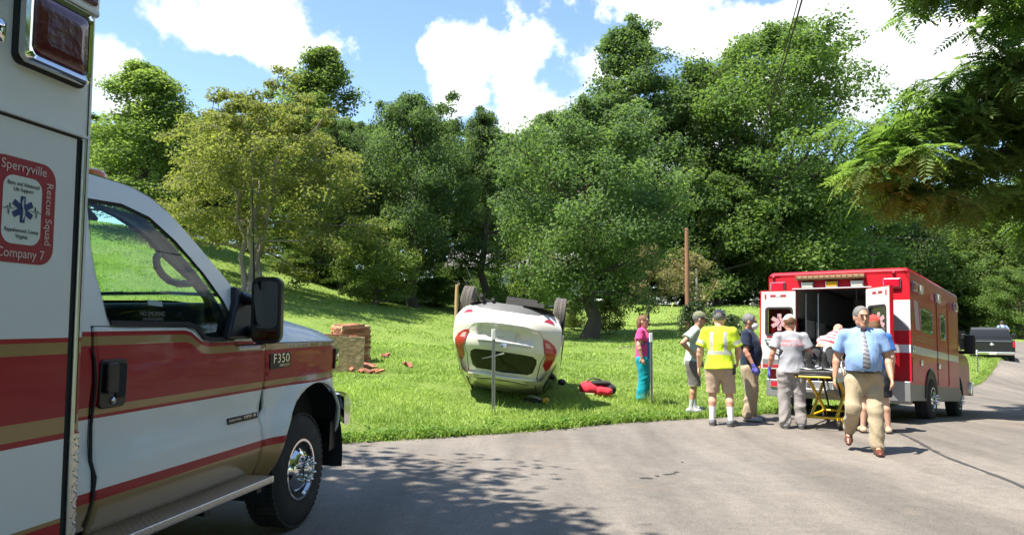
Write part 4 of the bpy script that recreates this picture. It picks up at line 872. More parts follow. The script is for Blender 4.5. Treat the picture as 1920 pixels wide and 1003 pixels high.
def overhang():
    random.seed(21)
    bx, by = 15.5, 13.0
    T = thing('overhanging_tree', 'tree with long feathery compound leaves hanging over the road from the right edge', 'tree', (bx, by, G(bx, by)))
    o = Vector((bx, by, G(bx, by))); tb = MB()
    tb.tube([(0, 0, -.3), (.1, .1, 2.5), (-.1, .2, 5), (.1, .1, 8), (0, 0, 11)], [.42, .33, .28, .2, .08], n=12)
    fr = [frond_mesh(s) for s in range(5)]; frs = []
    def limb(pix, r0=.09, ntw=16, dens=1.0, tl=(.5, 1.5)):
        pts = [at(*p)-o for p in pix]; root = Vector((0, 0, max(2.5, min(10, pts[0].z+.3)))); P = [root]+pts
        # smooth
        Q = []
        for i in range(len(P)-1):
            for k in range(4): Q.append(P[i].lerp(P[i+1], k/4))
        Q.append(P[-1]); Q = [Q[0]]+[(Q[i-1]+Q[i]*2+Q[i+1])/4 for i in range(1, len(Q)-1)]+[Q[-1]]
        tb.tube(Q, [r0*(1-.9*i/(len(Q)-1))+.008 for i in range(len(Q))], n=6)
        for k in range(ntw):
            f = (.30+.70*(k+random.random())/ntw)*(len(Q)-1); i = min(len(Q)-2, int(f)); c = Q[i].lerp(Q[i+1], f-i)
            d = Vector((random.gauss(-.25, .8), random.gauss(-.1, .8), random.gauss(.05, .45))).normalized(); l = random.uniform(*tl)
            tw = branch_path(c, d, l, 4, .2, -.06); tb.tube(tw, [.018, .014, .01, .007, .004], n=4, caps=False)
            nf = int((9+l*10)*dens)
            for q in range(nf):
                g = (.15+.85*(q+random.random())/nf)*4; j = min(3, int(g)); e = tw[j].lerp(tw[j+1], g-j); az = random.uniform(0, 6.28)
                frs.append((e, Euler((random.gauss(0, .35), random.gauss(.15, .3), az)), random.uniform(.7, 1.25)))
    limb([(2060, 110, 15.5), (1900, 150, 15), (1790, 205, 15), (1700, 270, 14.6), (1630, 305, 14.4)], .10, 44)
    limb([(2060, 260, 16.5), (1930, 265, 16), (1830, 300, 15.6), (1730, 345, 15.2), (1660, 365, 15)], .10, 34)
    limb([(2080, 60, 15), (1960, 40, 14.6), (1880, 10, 14.4), (1790, -20, 14), (1700, -30, 13.6)], .08, 24, .9)
    limb([(2080, 220, 17), (1960, 230, 16.6), (1880, 240, 16.4), (1800, 220, 16)], .08, 36)
    limb([(2100, 120, 14.6), (1990, 120, 14.2), (1930, 110, 14), (1880, 100, 13.8)], .07, 24)
    limb([(2300, 100, 15), (2250, 0, 15), (2150, -100, 14.6)], .08, 16); limb([(2300, 300, 17), (2200, 250, 17.5), (2100, 180, 18)], .08, 16)
    limb([(2080, 300, 18), (1990, 320, 17.6), (1910, 350, 17.2), (1830, 385, 17)], .08, 26); limb([(2080, 380, 18.5), (1990, 400, 18.2), (1920, 425, 18)], .07, 18)
    tb.build('trunk', M_BARK, T)
    camv = Vector((0, 0, CAMZ)); inv = []
    for f in frs:
        w = f[0]+o; d = w-camv; fw = d.y*math.cos(PITCH)+d.z*math.sin(PITCH); px = 960+FPX*d.x/fw; py = 501.5-FPX*(-d.y*math.sin(PITCH)+d.z*math.cos(PITCH))/fw
        inv.append((not (0 <= px <= 1900 and 0 <= py <= 1003), d.length))
    order = sorted(range(len(frs)), key=lambda i: inv[i]); near = order[:300]; rest = order[300:]
    for i in near:
        e, ro, s_ = frs[i]; ob = bpy.data.objects.new('leaf', fr[i % 5]); COL.objects.link(ob); ob.parent = T; ob.location = e; ob.rotation_euler = ro; ob.scale = (s_, s_, s_)
    cs = [np.array([v.co[:] for v in m.vertices]) for m in fr]; fc = [[tuple(p.vertices) for p in m.polygons] for m in fr]; V = []; Fq = []; b = 0
    for i in rest:
        e, ro, s_ = frs[i]; M = np.array((ro.to_matrix()*s_)); k = i % 5; vv = cs[k] @ M.T + np.array(e[:]); V.append(vv); Fq += [tuple(b+x for x in f) for f in fc[k]]; b += len(vv)
    me = bpy.data.meshes.new('foliage'); me.from_pydata(np.concatenate(V).tolist(), [], Fq); me.materials.append(LEAF['walnut'])
    a = me.attributes.new('rnd', 'FLOAT', 'FACE'); a.data.foreach_set('value', RNG.random(len(me.polygons)).astype(np.float32)*.75); me.update()
    ob = bpy.data.objects.new('foliage', me); COL.objects.link(ob); ob.parent = T; ob['kind'] = 'stuff'
    print('fronds', len(frs))
overhang()

# ------------------------------------------------------------------ grass
def build_grass():
    m = leafmat('grass_blade', (0.218, 0.315, 0.072), trans=.35, vary=.32, yw=.35, yel=(.42, .42, .15), rough=.5, spec=.25)
    def scatter(n, x0, x1, y0, y1, dens=None):
        x = RNG.uniform(x0, x1, n); y = RNG.uniform(y0, y1, n); k = ~in_road_np(x, y); return x[k], y[k]
    X = []; Y = []; Hh = []; Wd = []
    def zone(n, y0, y1, h, w, spread=.75, cx=0.0):
        # within the view wedge
        y = np.sqrt(RNG.uniform(y0**2, y1**2, n)); x = RNG.uniform(-.72, .72, n)*y+RNG.uniform(-1, 1, n); k = (~in_road_np(x, y)) & (x > -.60*y-1.0); x, y = x[k], y[k]
        X.append(x); Y.append(y); patch = .75+.5*np.sin(x*1.7+np.sin(y*2.3))*np.sin(y*1.1+1.3*np.sin(x*.9)); Hh.append(h*RNG.uniform(.5, 1.25, len(x))*patch); Wd.append(np.full(len(x), w))
    zone(150000, 8.5, 15, .075, .007); zone(110000, 15, 24, .08, .011); zone(80000, 24, 42, .09, .02); zone(50000, 42, 80, .10, .04)
    # longer fringe along the asphalt
    ed = np.array(resample(LEFT_EDGE[1:18], .02, False)); sel = RNG.integers(0, len(ed), 26000); e = ed[sel]
    X.append(e[:, 0]-.75*np.abs(RNG.normal(0, .16, len(e)))+.02); Y.append(e[:, 1]+.65*np.abs(RNG.normal(0, .16, len(e)))-.02); Hh.append(RNG.uniform(.04, .13, len(e))); Wd.append(np.full(len(e), .010))
    for (px, py, k, hh) in ((1222, 760, 160, .22), (925, 778, 90, .16), (1105, 640, 60, .2), (1300, 772, 150, .13), (1240, 775, 200, .14), (700, 790, 200, .13), (1060, 770, 160, .16), (820, 800, 200, .12), (760, 700, 160, .14), (1140, 790, 200, .13)):
        g_ = ground(px, py); X.append(g_.x+RNG.normal(0, .14, k)); Y.append(g_.y+RNG.normal(0, .14, k)); Hh.append(hh*RNG.uniform(.5, 1.3, k)); Wd.append(np.full(k, .006))
    X = np.concatenate(X); Y = np.concatenate(Y); Hh = np.concatenate(Hh); Wd = np.concatenate(Wd); n = len(X); Z = GN(X, Y)-.01
    az = RNG.uniform(0, 2*np.pi, n); ln = RNG.normal(0, .45, (n, 2)); P = np.stack([X, Y, Z], 1); sd = np.stack([np.cos(az), np.sin(az), np.zeros(n)], 1)*(Wd*RNG.uniform(.6, 1.4, n))[:, None]
    mid = P+np.stack([ln[:, 0]*Hh*.35, ln[:, 1]*Hh*.35, Hh*.6], 1); tip = P+np.stack([ln[:, 0]*Hh*1.1, ln[:, 1]*Hh*1.1, Hh], 1)
    V = np.stack([P-sd, P+sd, mid+sd*.75, mid-sd*.75, tip], 1).reshape(-1, 3)
    me = bpy.data.meshes.new('grass'); me.vertices.add(5*n); me.vertices.foreach_set('co', V.astype(np.float32).ravel())
    b = np.arange(n, dtype=np.int32)*5; lp = np.stack([b, b+1, b+2, b+3, b+3, b+2, b+4], 1).ravel()
    me.loops.add(7*n); me.loops.foreach_set('vertex_index', lp); me.polygons.add(2*n); st = np.stack([np.arange(n)*7, np.arange(n)*7+4], 1).ravel().astype(np.int32); me.polygons.foreach_set('loop_start', st)
    me.update(calc_edges=True); a = me.attributes.new('rnd', 'FLOAT', 'FACE'); a.data.foreach_set('value', np.repeat(np.clip(.5+.22*np.sin(X*.8+1.7*np.sin(Y*.5))*np.sin(Y*.9+1.1*np.sin(X*.6))+.15*np.sin(X*3.1+Y*1.3)*np.sin(Y*2.7-X)+RNG.normal(0, .2, n), 0, 1), 2).astype(np.float32)); me.materials.append(m)
    o = bpy.data.objects.new('grass', me); COL.objects.link(o); tag(o, 'bright green mown lawn grass covering the slope', 'grass', kind='stuff')
    # pebbles and crumbled asphalt along the verge
    ed = np.array(resample(LEFT_EDGE[1:16], .02, False)); e = ed[RNG.integers(0, len(ed), 5200)]; off = RNG.normal(-.02, .13, len(e)); gx = e[:, 0]+.65*off; gy = e[:, 1]-.75*off; gz = GN(gx, gy); ns = len(gx); s_ = RNG.uniform(.004, .016, ns)*np.exp(-np.abs(off)*2)
    oc = np.array([[1, 0, 0], [-1, 0, 0], [0, 1, 0], [0, -1, 0], [0, 0, .8], [0, 0, -.8]]); Vg = (oc[None]*RNG.uniform(.6, 1.4, (ns, 6, 3))*s_[:, None, None]+np.stack([gx, gy, gz+s_*.4], 1)[:, None, :]).reshape(-1, 3)
    tf = np.array([(0, 2, 4), (2, 1, 4), (1, 3, 4), (3, 0, 4), (2, 0, 5), (1, 2, 5), (3, 1, 5), (0, 3, 5)]); fg = (tf[None]+6*np.arange(ns)[:, None, None]).reshape(-1, 3)
    me = bpy.data.meshes.new('gravel'); me.from_pydata(Vg.tolist(), [], fg.tolist()); me.materials.append(mat('gravel_stone', (.22, .19, .16), .9, var=.35, vscale=30)); me.update(); o = bpy.data.objects.new('gravel', me); COL.objects.link(o); tag(o, 'loose grey gravel crumbs along the asphalt edge', 'gravel', kind='stuff')
    # low broad-leaved weeds along the road edge
    ed = np.array(resample(LEFT_EDGE[2:12], .05, False)); cs = ed[RNG.integers(0, len(ed), 420)]; cx = cs[:, 0]-.7*np.abs(RNG.normal(.05, .22, len(cs))); cy = cs[:, 1]+.7*np.abs(RNG.normal(.05, .22, len(cs)))
    k = 26; x = np.repeat(cx, k)+RNG.normal(0, .07, len(cx)*k); y = np.repeat(cy, k)+RNG.normal(0, .07, len(cx)*k); z = GN(x, y)+RNG.uniform(.02, .10, len(x))
    me = leaves_mesh('verge_weeds', np.stack([x, y, z], 1), np.array([0, 0, 1.0])+RNG.normal(0, .45, (len(x), 3)), .05, leafmat('weed_leaf', (.10, .21, .025), trans=.3), aspect=.75)
    o = bpy.data.objects.new('verge_weeds', me); COL.objects.link(o); tag(o, 'low broad-leaved weeds along the asphalt edge', 'weeds', kind='stuff')
build_grass()

# ================================================================== red ambulance, rear doors open
M_FRED = mat('fire_red', (0.46, 0.010, 0.020), 0.36, coat=0.25, spec=.4, var=0.05, vscale=2)
M_LGREY = mat('pale_grey_stripe', (0.60, 0.60, 0.62), 0.4, coat=.3)
M_DGREY = mat('grey_swoosh', (0.22, 0.21, 0.22), 0.45)
M_DOORW = mat('door_liner_white', (0.60, 0.55, 0.50), 0.45, var=.05, vscale=4)
M_SKIRT = mat('diamond_plate', (0.36, 0.36, 0.36), 0.42, .8, bump=.22, bscale=90)
M_CAB = mat('cabinet_grey', (0.30, 0.32, 0.33), 0.5)
M_POLE = mat('steel_rail', (0.55, 0.56, 0.58), .3, .9)
M_LENSW = mat('clear_lens', (0.82, 0.74, 0.62), .25, coat=.6)
M_LENSY = mat('amber_scene_lens', (0.85, 0.42, 0.02), .25, coat=.6)
M_LENSR = mat('red_scene_lens', (0.45, 0.01, 0.03), .2, coat=.8)
M_PLATE = mat('license_plate', (.62, .63, .6), .5)
def red_ambulance():
    T = thing('ambulance', 'red ambulance with white stripe and open rear doors, parked beyond the stretcher', 'ambulance', (5.462, 12.74, .02), (R(-4.6), 0, R(-40)))
    W2 = 1.16; L = 4.05; Zb, Zt = .36, 2.515
    P = [M_FRED, M_LGREY, M_SKIRT, M_DARK]
    # box shell: side walls, front, roof, rear frame round the opening
    zs = [Zb, .62, 1.12, 1.25, Zt-.06]; mi = [2, 0, 1, 0]
    for sg in (1, -1):
        q = MB()
        for k in range(4): q.box((min(sg*W2, sg*(W2-.05)), 0.045, zs[k]), (max(sg*W2, sg*(W2-.05)), L, zs[k+1]), mi[k])
        wall = q.build('box_side', P, T, weld=True)
        if sg > 0:
            wx = W2+.002
            def plate(name, poly, m, off=.003, parent=wall):
                q_ = MB(); q_.prism(poly, lambda y, z: (W2+off-.003, y, z), lambda y, z: (W2+off+.004, y, z)); return q_.build(name, m, parent, bevel=.0015)
            def window(y0, y1, z0, z1):
                q_ = MB(); o1 = rrect(y0, z0, y1, z1, .07); i1 = rrect(y0+.03, z0+.03, y1-.03, z1-.03, .05); n = len(o1)
                q_.add([(wx+.012, *p) for p in o1]+[(wx+.012, *p) for p in i1]+[(wx-.004, *p) for p in o1]+[(wx-.004, *p) for p in i1], [(i, (i+1) % n, n+(i+1) % n, n+i) for i in range(n)]+[(i, (i+1) % n, 2*n+(i+1) % n, 2*n+i) for i in range(n)]+[(n+i, n+(i+1) % n, 3*n+(i+1) % n, 3*n+i) for i in range(n)], 0, False)
                f_ = q_.build('window', M_CHROME, wall); q_ = MB(); q_.add([(wx+.003, *p) for p in i1], [tuple(range(n))], 0, False); q_.build('pane', mat('box_pane', (.02, .03, .028), .03, .0, coat=1), f_)
            window(.70, 1.60, 1.50, 1.93); window(2.30, 2.75, 1.48, 1.96)
            dr = plate('entry_door', [(2.05, .66), (2.95, .66), (2.95, 2.2), (2.05, 2.2)], M_FRED, .0005); dr.hide_render = False
            for y in (2.04, 2.96): plate('door_seam', [(y-.006, .64), (y+.006, .64), (y+.006, 2.22), (y-.006, 2.22)], M_INK, .003)
            plate('door_stripe', [(2.06, 1.125), (2.94, 1.125), (2.94, 1.245), (2.06, 1.245)], M_LGREY, .006)
            plate('compartment_door', [(-.0+.07, .66), (.72, .66), (.72, 1.05), (.07, 1.05)], M_FRED, .004); plate('compartment_door', [(3.05, .66), (3.95, .66), (3.95, 2.1), (3.05, 2.1)], M_FRED, .003)
            plate('stripe', [(3.05, 1.122), (3.95, 1.122), (3.95, 1.248), (3.05, 1.248)], M_LGREY, .008)
            for y in (.12, .22, .32): plate('slash_stripe', [(y+.26, 1.52), (y+.31, 1.52), (y+.19, 2.0), (y+.14, 2.0)], M_LGREY, .003)
            for z, y0, y1 in ((1.34, .3, 1.9), (1.41, .3, 1.7)): plate('gold_pinstripe', [(y0, z), (y1, z), (y1, z+.02), (y0, z+.02)], M_GOLD, .003)
            for y0, m in ((.10, M_LENSR), (.50, M_LENSW), (1.90, M_LENSW), (3.6, M_LENSR)):
                q_ = MB(); q_.box((W2, y0, 2.13), (W2+.05, y0+.24, 2.29)); f_ = q_.build('scene_lamp', M_CHROME, wall, bevel=.012); q_ = MB(); q_.box((W2+.05, y0+.025, 2.15), (W2+.06, y0+.215, 2.27)); q_.build('lens', m, f_)
            for (y, z) in ((2.1, .98), (.12, 1.18), (.68, .98)):
                q_ = MB(); q_.box((W2+.004, y-.05, z-.05), (W2+.03, y+.05, z+.05)); q_.build('door_latch', M_CHROME, wall, bevel=.01)
            # emblem: six-barred star drawn in gold
            for a in (0, 60, 120):
                ca, sa = math.cos(R(a)), math.sin(R(a)); c0 = (.14, 1.72); plate('star_of_life', [(c0[0]+(x*ca-y*sa)*.9, c0[1]+x*sa+y*ca) for x, y in ((-.025, -.11), (.025, -.11), (.025, .11), (-.025, .11))], M_GOLD, .003+.001*a/60)
    q = MB(); q.box((-W2, L, Zb), (W2, L+.05, Zt-.06)); q.build('box_front', M_FRED, T)
    q = MB(); prof = [(-W2, Zt-.06)]+[(-W2+.07-.07*math.cos(R(a)), Zt-.07+.07*math.sin(R(a))) for a in range(10, 91, 16)]+[(W2-.07+.07*math.sin(R(a)), Zt-.07+.07*math.cos(R(a))) for a in range(0, 81, 16)]+[(W2, Zt-.06)]
    rings = [[Vector((p[0]*s_, y, p[1] if p[1] <= Zt-.06 else p[1]-dz)) for p in prof] for (y, s_, dz) in ((.0, .995, .05), (.02, 1, .02), (.06, 1, 0), (L, 1, 0), (L+.05, .995, .03))]
    q.ring_loft(rings); roof = q.build('box_roof', M_FRED, T, auto=50)
    q = MB(); q.box((-W2+.05, .02, Zb), (W2-.05, L, Zb+.14)); q.build('box_floor', M_CAB, T)
    # rear frame
    ox0, ox1, oz1 = -.66, .54, 2.185
    for a_, b_ in (((-W2, 0, Zb+.25), (ox0, .05, Zt-.06)), ((ox1, 0, Zb+.25), (W2, .05, 1.48)), ((ox1, 0, 1.98), (W2, .05, Zt-.06)), ((ox0, 0, oz1), (ox1, .05, Zt-.06))): box('rear_frame', a_, b_, M_FRED, T)
    q = MB(); q.box((ox1, 0.002, 1.48), (W2, .05, 1.98)); pn = q.build('rear_panel', M_LGREY, T)
    q = MB(); q.prism([(W2, 1.485), (W2-.02, 1.54), (W2-.07, 1.60), (W2-.14, 1.66), (W2-.22, 1.73), (W2-.3, 1.8), (W2-.3, 1.485)], lambda x, z: (x, -.001, z), lambda x, z: (x, .004, z)); q.build('swoosh', M_DGREY, pn)
    for sg, x0, x1 in ((1, ox1, W2), (-1, -W2, ox0)):
        q = MB(); q.box((x0, -.003, 1.12), (x1, .002, 1.25)); q.build('rear_stripe', M_LGREY, T)
    q = MB(); q.box((ox0-.05, -.08, 2.19), (ox1+.06, .0, 2.205)); q.build('rain_gutter', M_LGREY, T)
    q = MB(); q.box((ox0+.02, -.12, 2.345), (ox1-.04, -.0, 2.42)); co = q.build('light_bar_cover', mat('brown_anodised', (.16, .10, .05), .45, .5, bump=.3, bscale=40), T, bevel=.008)
    for i in range(12):
        q = MB(); x = ox0+.06+i*.094; q.box((x, -.125, 2.372), (x+.07, -.12, 2.405)); q.build('led_module', mat('led_brown', (.32, .20, .11), .3), co)
    for x0, m in ((-.56, M_LENSW), (-.15, M_LENSY), (.265, M_LENSW)):
        q = MB(); q.box((x0, -.05, 2.215), (x0+.21, 0, 2.325)); f_ = q.build('scene_lamp', M_CHROME, T, bevel=.012); q = MB(); q.box((x0+.015, -.062, 2.23), (x0+.195, -.05, 2.31)); q.build('lens', m, f_, bevel=.006)
    for x0 in (-1.12, .77):
        q = MB(); q.box((x0, -.04, 2.17), (x0+.27, 0, 2.335)); f_ = q.build('warning_lamp', M_CHROME, T, bevel=.012); q = MB(); q.box((x0+.02, -.055, 2.185), (x0+.25, -.04, 2.32)); q.build('lens', M_LENSR, f_, bevel=.006)
    for x0 in (-1.07, .93):
        q = MB(); q.lathe([(0, .03), (-.03, .028), (-.035, .001)], 0, 12, 'y', c=(x0, 0, 2.43)); q.build('marker_lamp', M_LENSR, T)
    # interior
    LIN = mat('interior_liner', (.55, .56, .56), .6)  # pale lining over the red walls, added to bounce light inside
    for nm, a_, b_ in (('wall_liner', (-W2+.052, .06, .5), (-W2+.058, L-.02, 2.44)), ('wall_liner', (W2-.058, .06, .5), (W2-.052, L-.02, 2.44)), ('ceiling_liner', (-W2+.06, .06, 2.445), (W2-.06, L-.02, 2.452)), ('front_liner', (-W2+.06, L-.03, .5), (W2-.06, L-.02, 2.44))): box(nm, a_, b_, LIN, T)
    for (x0, y0, z0, x1, y1, z1, m_) in ((-.715, .6, 1.40, -.70, 1.1, 1.72, LIN), (-.715, 1.2, 1.40, -.70, 1.7, 1.72, LIN), (-.715, .6, .8, -.70, 1.1, 1.3, LIN), (-.715, 1.2, .8, -.70, 1.7, 1.3, LIN), (-.70, L-.36, 1.0, -.25, L-.352, 1.6, LIN), (.28, L-.26, 1.2, .7, L-.252, 2.1, LIN)): box('cabinet_door', (x0, y0, z0), (x1, y1, z1), m_, T, .004)
    box('monitor', (-1.0, .8, 1.36), (-.78, 1.1, 1.62), M_INK, T, .02); box('oxygen_bag', (.62, .5, .96), (1.0, .9, 1.2), mat('bag_orange', (.5, .12, .02), .7), T, .05); box('supply_box', (.65, 1.2, .96), (1.0, 1.6, 1.15), mat('supply_blue', (.05, .12, .35), .6), T, .02)
    q = MB(); q.box((-W2+.06, .4, .5), (-.72, L-.1, 1.35)); q.box((-W2+.06, .4, 1.75), (-.80, L-.1, 2.4)); q.build('left_cabinets', M_CAB, T, bevel=.01)
    q = MB(); q.box((.55, .3, .5), (W2-.06, 3.0, .95)); q.build('squad_bench', mat('bench_vinyl', (.03, .035, .04), .5), T, bevel=.03)
    q = MB(); q.box((.75, .4, 1.8), (W2-.06, L-.1, 2.4)); q.build('right_cabinets', M_CAB, T, bevel=.01)
    q = MB(); q.box((-.8, L-.35, .5), (-.1, L-.05, 1.75)); q.box((.2, L-.25, .5), (.8, L-.05, 2.3)); q.build('bulkhead_cabinets', M_CAB, T, bevel=.01)
    q = MB(); q.box((-.3, 2.6, .5), (.25, 3.1, .95)); q.box((-.3, 3.05, .9), (.25, 3.2, 1.6)); q.build('attendant_seat', M_CAB, T, bevel=.05)
    for (x, y, z0, z1) in ((-.58, .25, 1.35, 2.15), (-.38, .3, .6, 2.15), (.02, 1.2, 1.5, 2.4), (.2, 2.2, 1.3, 2.4), (.45, 1.0, .95, 2.2)):
        q = MB(); q.tube([(x, y, z0), (x, y, z1)], .014); q.build('grab_pole', M_POLE, T)
    q = MB(); q.tube([(-.1, .3, 2.38), (-.1, 3.6, 2.38)], .016); q.build('ceiling_rail', M_POLE, T)
    # rear doors
    def leaf(xh, phi, width, flipx):
        e = bpy.data.objects.new('rear_door', None); COL.objects.link(e); e.parent = T; e.location = (xh, -.015, 0)
        e.rotation_euler = (0, 0, phi)
        s_ = flipx
        def X(a): return a*s_
        def bxx(name, a0, a1, y0, y1, z0, z1, m, bev=0, par=e):
            q_ = MB(); q_.box((min(X(a0), X(a1)), y0, z0), (max(X(a0), X(a1)), y1, z1)); return q_.build(name, m, par, bevel=bev)
        wz0, wz1, wa0, wa1 = 1.39, 1.85, .07, width-.10
        q_ = MB()
        for (a0, a1, z0, z1) in ((0, width, .78, wz0), (0, width, wz1, 2.165), (0, wa0, wz0, wz1), (wa1, width, wz0, wz1)): q_.box((min(X(a0), X(a1)), -.05, z0), (max(X(a0), X(a1)), -.0, z1))
        q_.build('door_skin', M_DOORW, e)
        bxx('outer_skin', 0, width, .0, .006, .78, wz0, M_FRED); bxx('outer_skin', 0, width, .0, .006, wz1, 2.165, M_FRED)
        bxx('edge_trim', width, width+.02, -.055, .01, .775, 2.175, M_FRED, .004); bxx('edge_trim', 0, width, -.053, .008, 2.165, 2.18, M_FRED)
        q_ = MB(); q_.add([(X(p[0]), -.02, p[1]) for p in rrect(wa0, wz0, wa1, wz1, .03)], [tuple(range(24))], 0, False); q_.build('pane', glassmat('door_pane', (.45, .47, .47), .16), e)
        q_ = MB(); o1 = rrect(wa0-.03, wz0-.03, wa1+.03, wz1+.03, .06); i1 = rrect(wa0+.005, wz0+.005, wa1-.005, wz1-.005, .05); n = len(o1)
        q_.add([(X(p[0]), -.056, p[1]) for p in o1]+[(X(p[0]), -.056, p[1]) for p in i1]+[(X(p[0]), -.02, p[1]) for p in i1], [(i, (i+1) % n, n+(i+1) % n, n+i) for i in range(n)]+[(n+i, n+(i+1) % n, 2*n+(i+1) % n, 2*n+i) for i in range(n)], 0, False); q_.build('window_gasket', M_RUB, e)
        # star of life etched in the pane
        cx, cz = (wa0+wa1)/2, (wz0+wz1)/2-.01; pm = mat('pane_emblem', (.42, .26, .27), .5)
        for a in (0, 60, 120):
            ca, sa = math.cos(R(a)), math.sin(R(a)); q_ = MB(); q_.add([(X(cx+x*ca-y*sa), -.022-.0006*(a/60), cz+x*sa+y*ca) for x, y in ((-.035, -.15), (.035, -.15), (.035, .15), (-.035, .15))], [(0, 1, 2, 3)], 0, False); q_.build('star_of_life', pm, e)
        q_ = MB(); q_.tube([(X(cx+.02*math.sin(t*9)), -.026, cz-.1+.2*t) for t in np.linspace(0, 1, 16)], .006); q_.build('serpent_staff', mat('emblem_red', (.25, .03, .04), .5), e)
        bxx('warning_label', .16, width-.16, -.0535, -.05, 2.06, 2.10, M_DECALR); bxx('label_panel', .26, width-.26, -.0555, -.0535, 2.065, 2.095, M_DECALW)
        bxx('reflector', width-.09, width-.06, -.0535, -.05, 2.02, 2.11, M_DECALR); bxx('reflective_band', wa0, wa1, -.0535, -.05, wz0-.015-.05, wz0-.035, M_DECALR)
        q_ = MB(); q_.tube([(X(width-.08), -.05, 1.30), (X(width-.08), -.09, 1.29), (X(.12), -.09, 1.29), (X(.12), -.05, 1.3)], .012); q_.tube([(X(width-.08), -.085, 1.29), (X(width-.25), -.09, 1.12), (X(width-.42), -.09, 1.02), (X(.12), -.085, .98)], .012); q_.build('grab_bar', M_POLE, e)
        bxx('reflective_band', .03, width-.03, -.0535, -.05, .80, .86, M_DECALR); bxx('kick_plate', .03, width-.03, -.053, -.05, .87, .95, M_SKIRT)
        return e
    leaf(ox0, R(4), .60, -1); leaf(ox1, R(-38), .56, 1)
    # open side compartment door on the far side
    q = MB(); q.box((-W2-.34, 1.0, .9), (-W2, 1.03, 1.80)); sd = q.build('side_compartment_door', M_FRED, T)
    for i in range(3):
        q = MB(); z = 1.25+i*.2; q.prism([(-W2-.34, z), (-W2-.17, z+.12), (-W2, z), (-W2, z+.06), (-W2-.17, z+.18), (-W2-.34, z+.06)], lambda x, zz: (x, .992, zz), lambda x, zz: (x, .999, zz)); q.build('chevron', M_LGREY, sd)
    # step bumper, lower corner lamps, plate
    q = MB(); q.box((-W2, -.10, Zb-.06), (W2, .0, .60)); q.build('rear_skirt', M_SKIRT, T, bevel=.01)
    q = MB(); q.box((-.72, -.36, .40), (.62, -.10, .47)); q.build('rear_step', M_SKIRT, T, bevel=.01)
    q = MB(); q.box((W2-.30, -.13, .34), (W2+.012, .02, .66)); q.build('corner_guard', M_SKIRT, T, bevel=.012)
    for x0 in (-1.08, .62):
        q = MB(); q.box((x0, -.125, .46), (x0+.26, -.10, .575)); f_ = q.build('tail_lamp', M_CHROME, T, bevel=.008); q = MB(); q.box((x0+.015, -.133, .473), (x0+.245, -.125, .562)); q.build('lens', M_LENSR, f_)
    q = MB(); q.box((-.02, -.112, .46), (.32, -.101, .58)); pl = q.build('license_plate', M_PLATE, T, bevel=.004)
    text('plate_number', '4731', .10, M_INK, pl, Matrix(((1, 0, 0, .15), (0, 0, -1, -.1135), (0, 1, 0, .52), (0, 0, 0, 1))))
    # wheel arch, wheels, underbody
    for sg in (1, -1):
        q = MB(); ring = arc(1.45, .40, .52, 180, 0, 16); ring2 = arc(1.45, .40, .46, 180, 0, 16)
        q.ring_loft([[Vector((sg*x, p[0], max(Zb-.05, p[1]))) for p in rg] for x, rg in ((W2+.012, ring2), (W2+.012, ring), (W2-.02, ring))], caps=False, closed=False); q.add([Vector((sg*(W2+.008), p[0], max(Zb-.05, p[1]))) for p in ring2], [tuple(range(len(ring2)))]); q.build('wheel_arch', M_BLK, T)
        make_wheel('wheel', T, (sg*1.07, 1.45, .385), .385, .24, .205, sg, tread=False); make_wheel('wheel', T, (sg*.90, 4.95, .385), .385, .23, .205, sg, tread=False)
    q = MB(); q.box((-.45, -.1, .42), (-.33, 6.0, .56)); q.box((.33, -.1, .42), (.45, 6.0, .56)); q.tube([(-1, 1.45, .385), (1, 1.45, .385)], .09); q.tube([(-.9, 4.95, .385), (.9, 4.95, .385)], .06); q.box((-.9, .5, .38), (.9, 3.9, .5)); q.build('chassis', M_DARK, T)
    # cab
    prof = [(4.1, .5), (4.1, 2.02), (4.35, 2.06), (4.75, 2.02), (5.25, 1.62), (5.40, 1.42), (6.1, 1.30), (6.28, 1.15), (6.32, .62), (6.2, .5)]
    q = MB(); rings = []
    for x, dz in ((-1.0, 0), (-.98, .0), (.98, 0), (1.0, 0)):
        rings.append([Vector((x*(1-.10*max(0, z-1.35)), y, z)) for y, z in prof])
    q.ring_loft(rings, smooth=False); cab = q.build('cab', M_FRED, T, bevel=.03, seg=2)
    for sg in (1, -1):
        q = MB(); q.prism([(4.3, 1.42), (4.3, 1.92), (4.72, 1.90), (5.1, 1.62), (5.18, 1.42)], lambda y, z: (sg*(1.002-.10*max(0, z-1.35)), y, z), lambda y, z: (sg*(1.012-.10*max(0, z-1.35)), y, z)); q.build('cab_window', mat('box_pane', (.02, .03, .028), .03), cab)
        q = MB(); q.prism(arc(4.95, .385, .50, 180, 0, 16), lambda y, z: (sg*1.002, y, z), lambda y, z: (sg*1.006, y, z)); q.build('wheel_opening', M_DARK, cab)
        q = MB(); q.box((min(sg*1.0, sg*1.30), 4.98, 1.35), (max(sg*1.0, sg*1.30), 5.08, 1.42)); q.box((min(sg*1.12, sg*1.32), 4.95, 1.35), (max(sg*1.12, sg*1.32), 5.10, 1.75)); q.build('door_mirror', M_BLK, cab, bevel=.03)
        q = MB(); q.box((min(sg*.62, sg*.99), 6.30, .92), (max(sg*.62, sg*.99), 6.36, 1.12)); q.build('headlamp', M_LENSW, cab, bevel=.02)
    q = MB(); q.box((-1.05, 6.28, .48), (1.05, 6.5, .78)); q.build('front_bumper', M_CHROME, cab, bevel=.03)
    q = MB(); q.tube([(.35, 1.0, 2.52), (.35, 1.02, 3.2)], [.006, .003]); q.build('antenna', M_BLK, T)
    return T
red_ambulance()

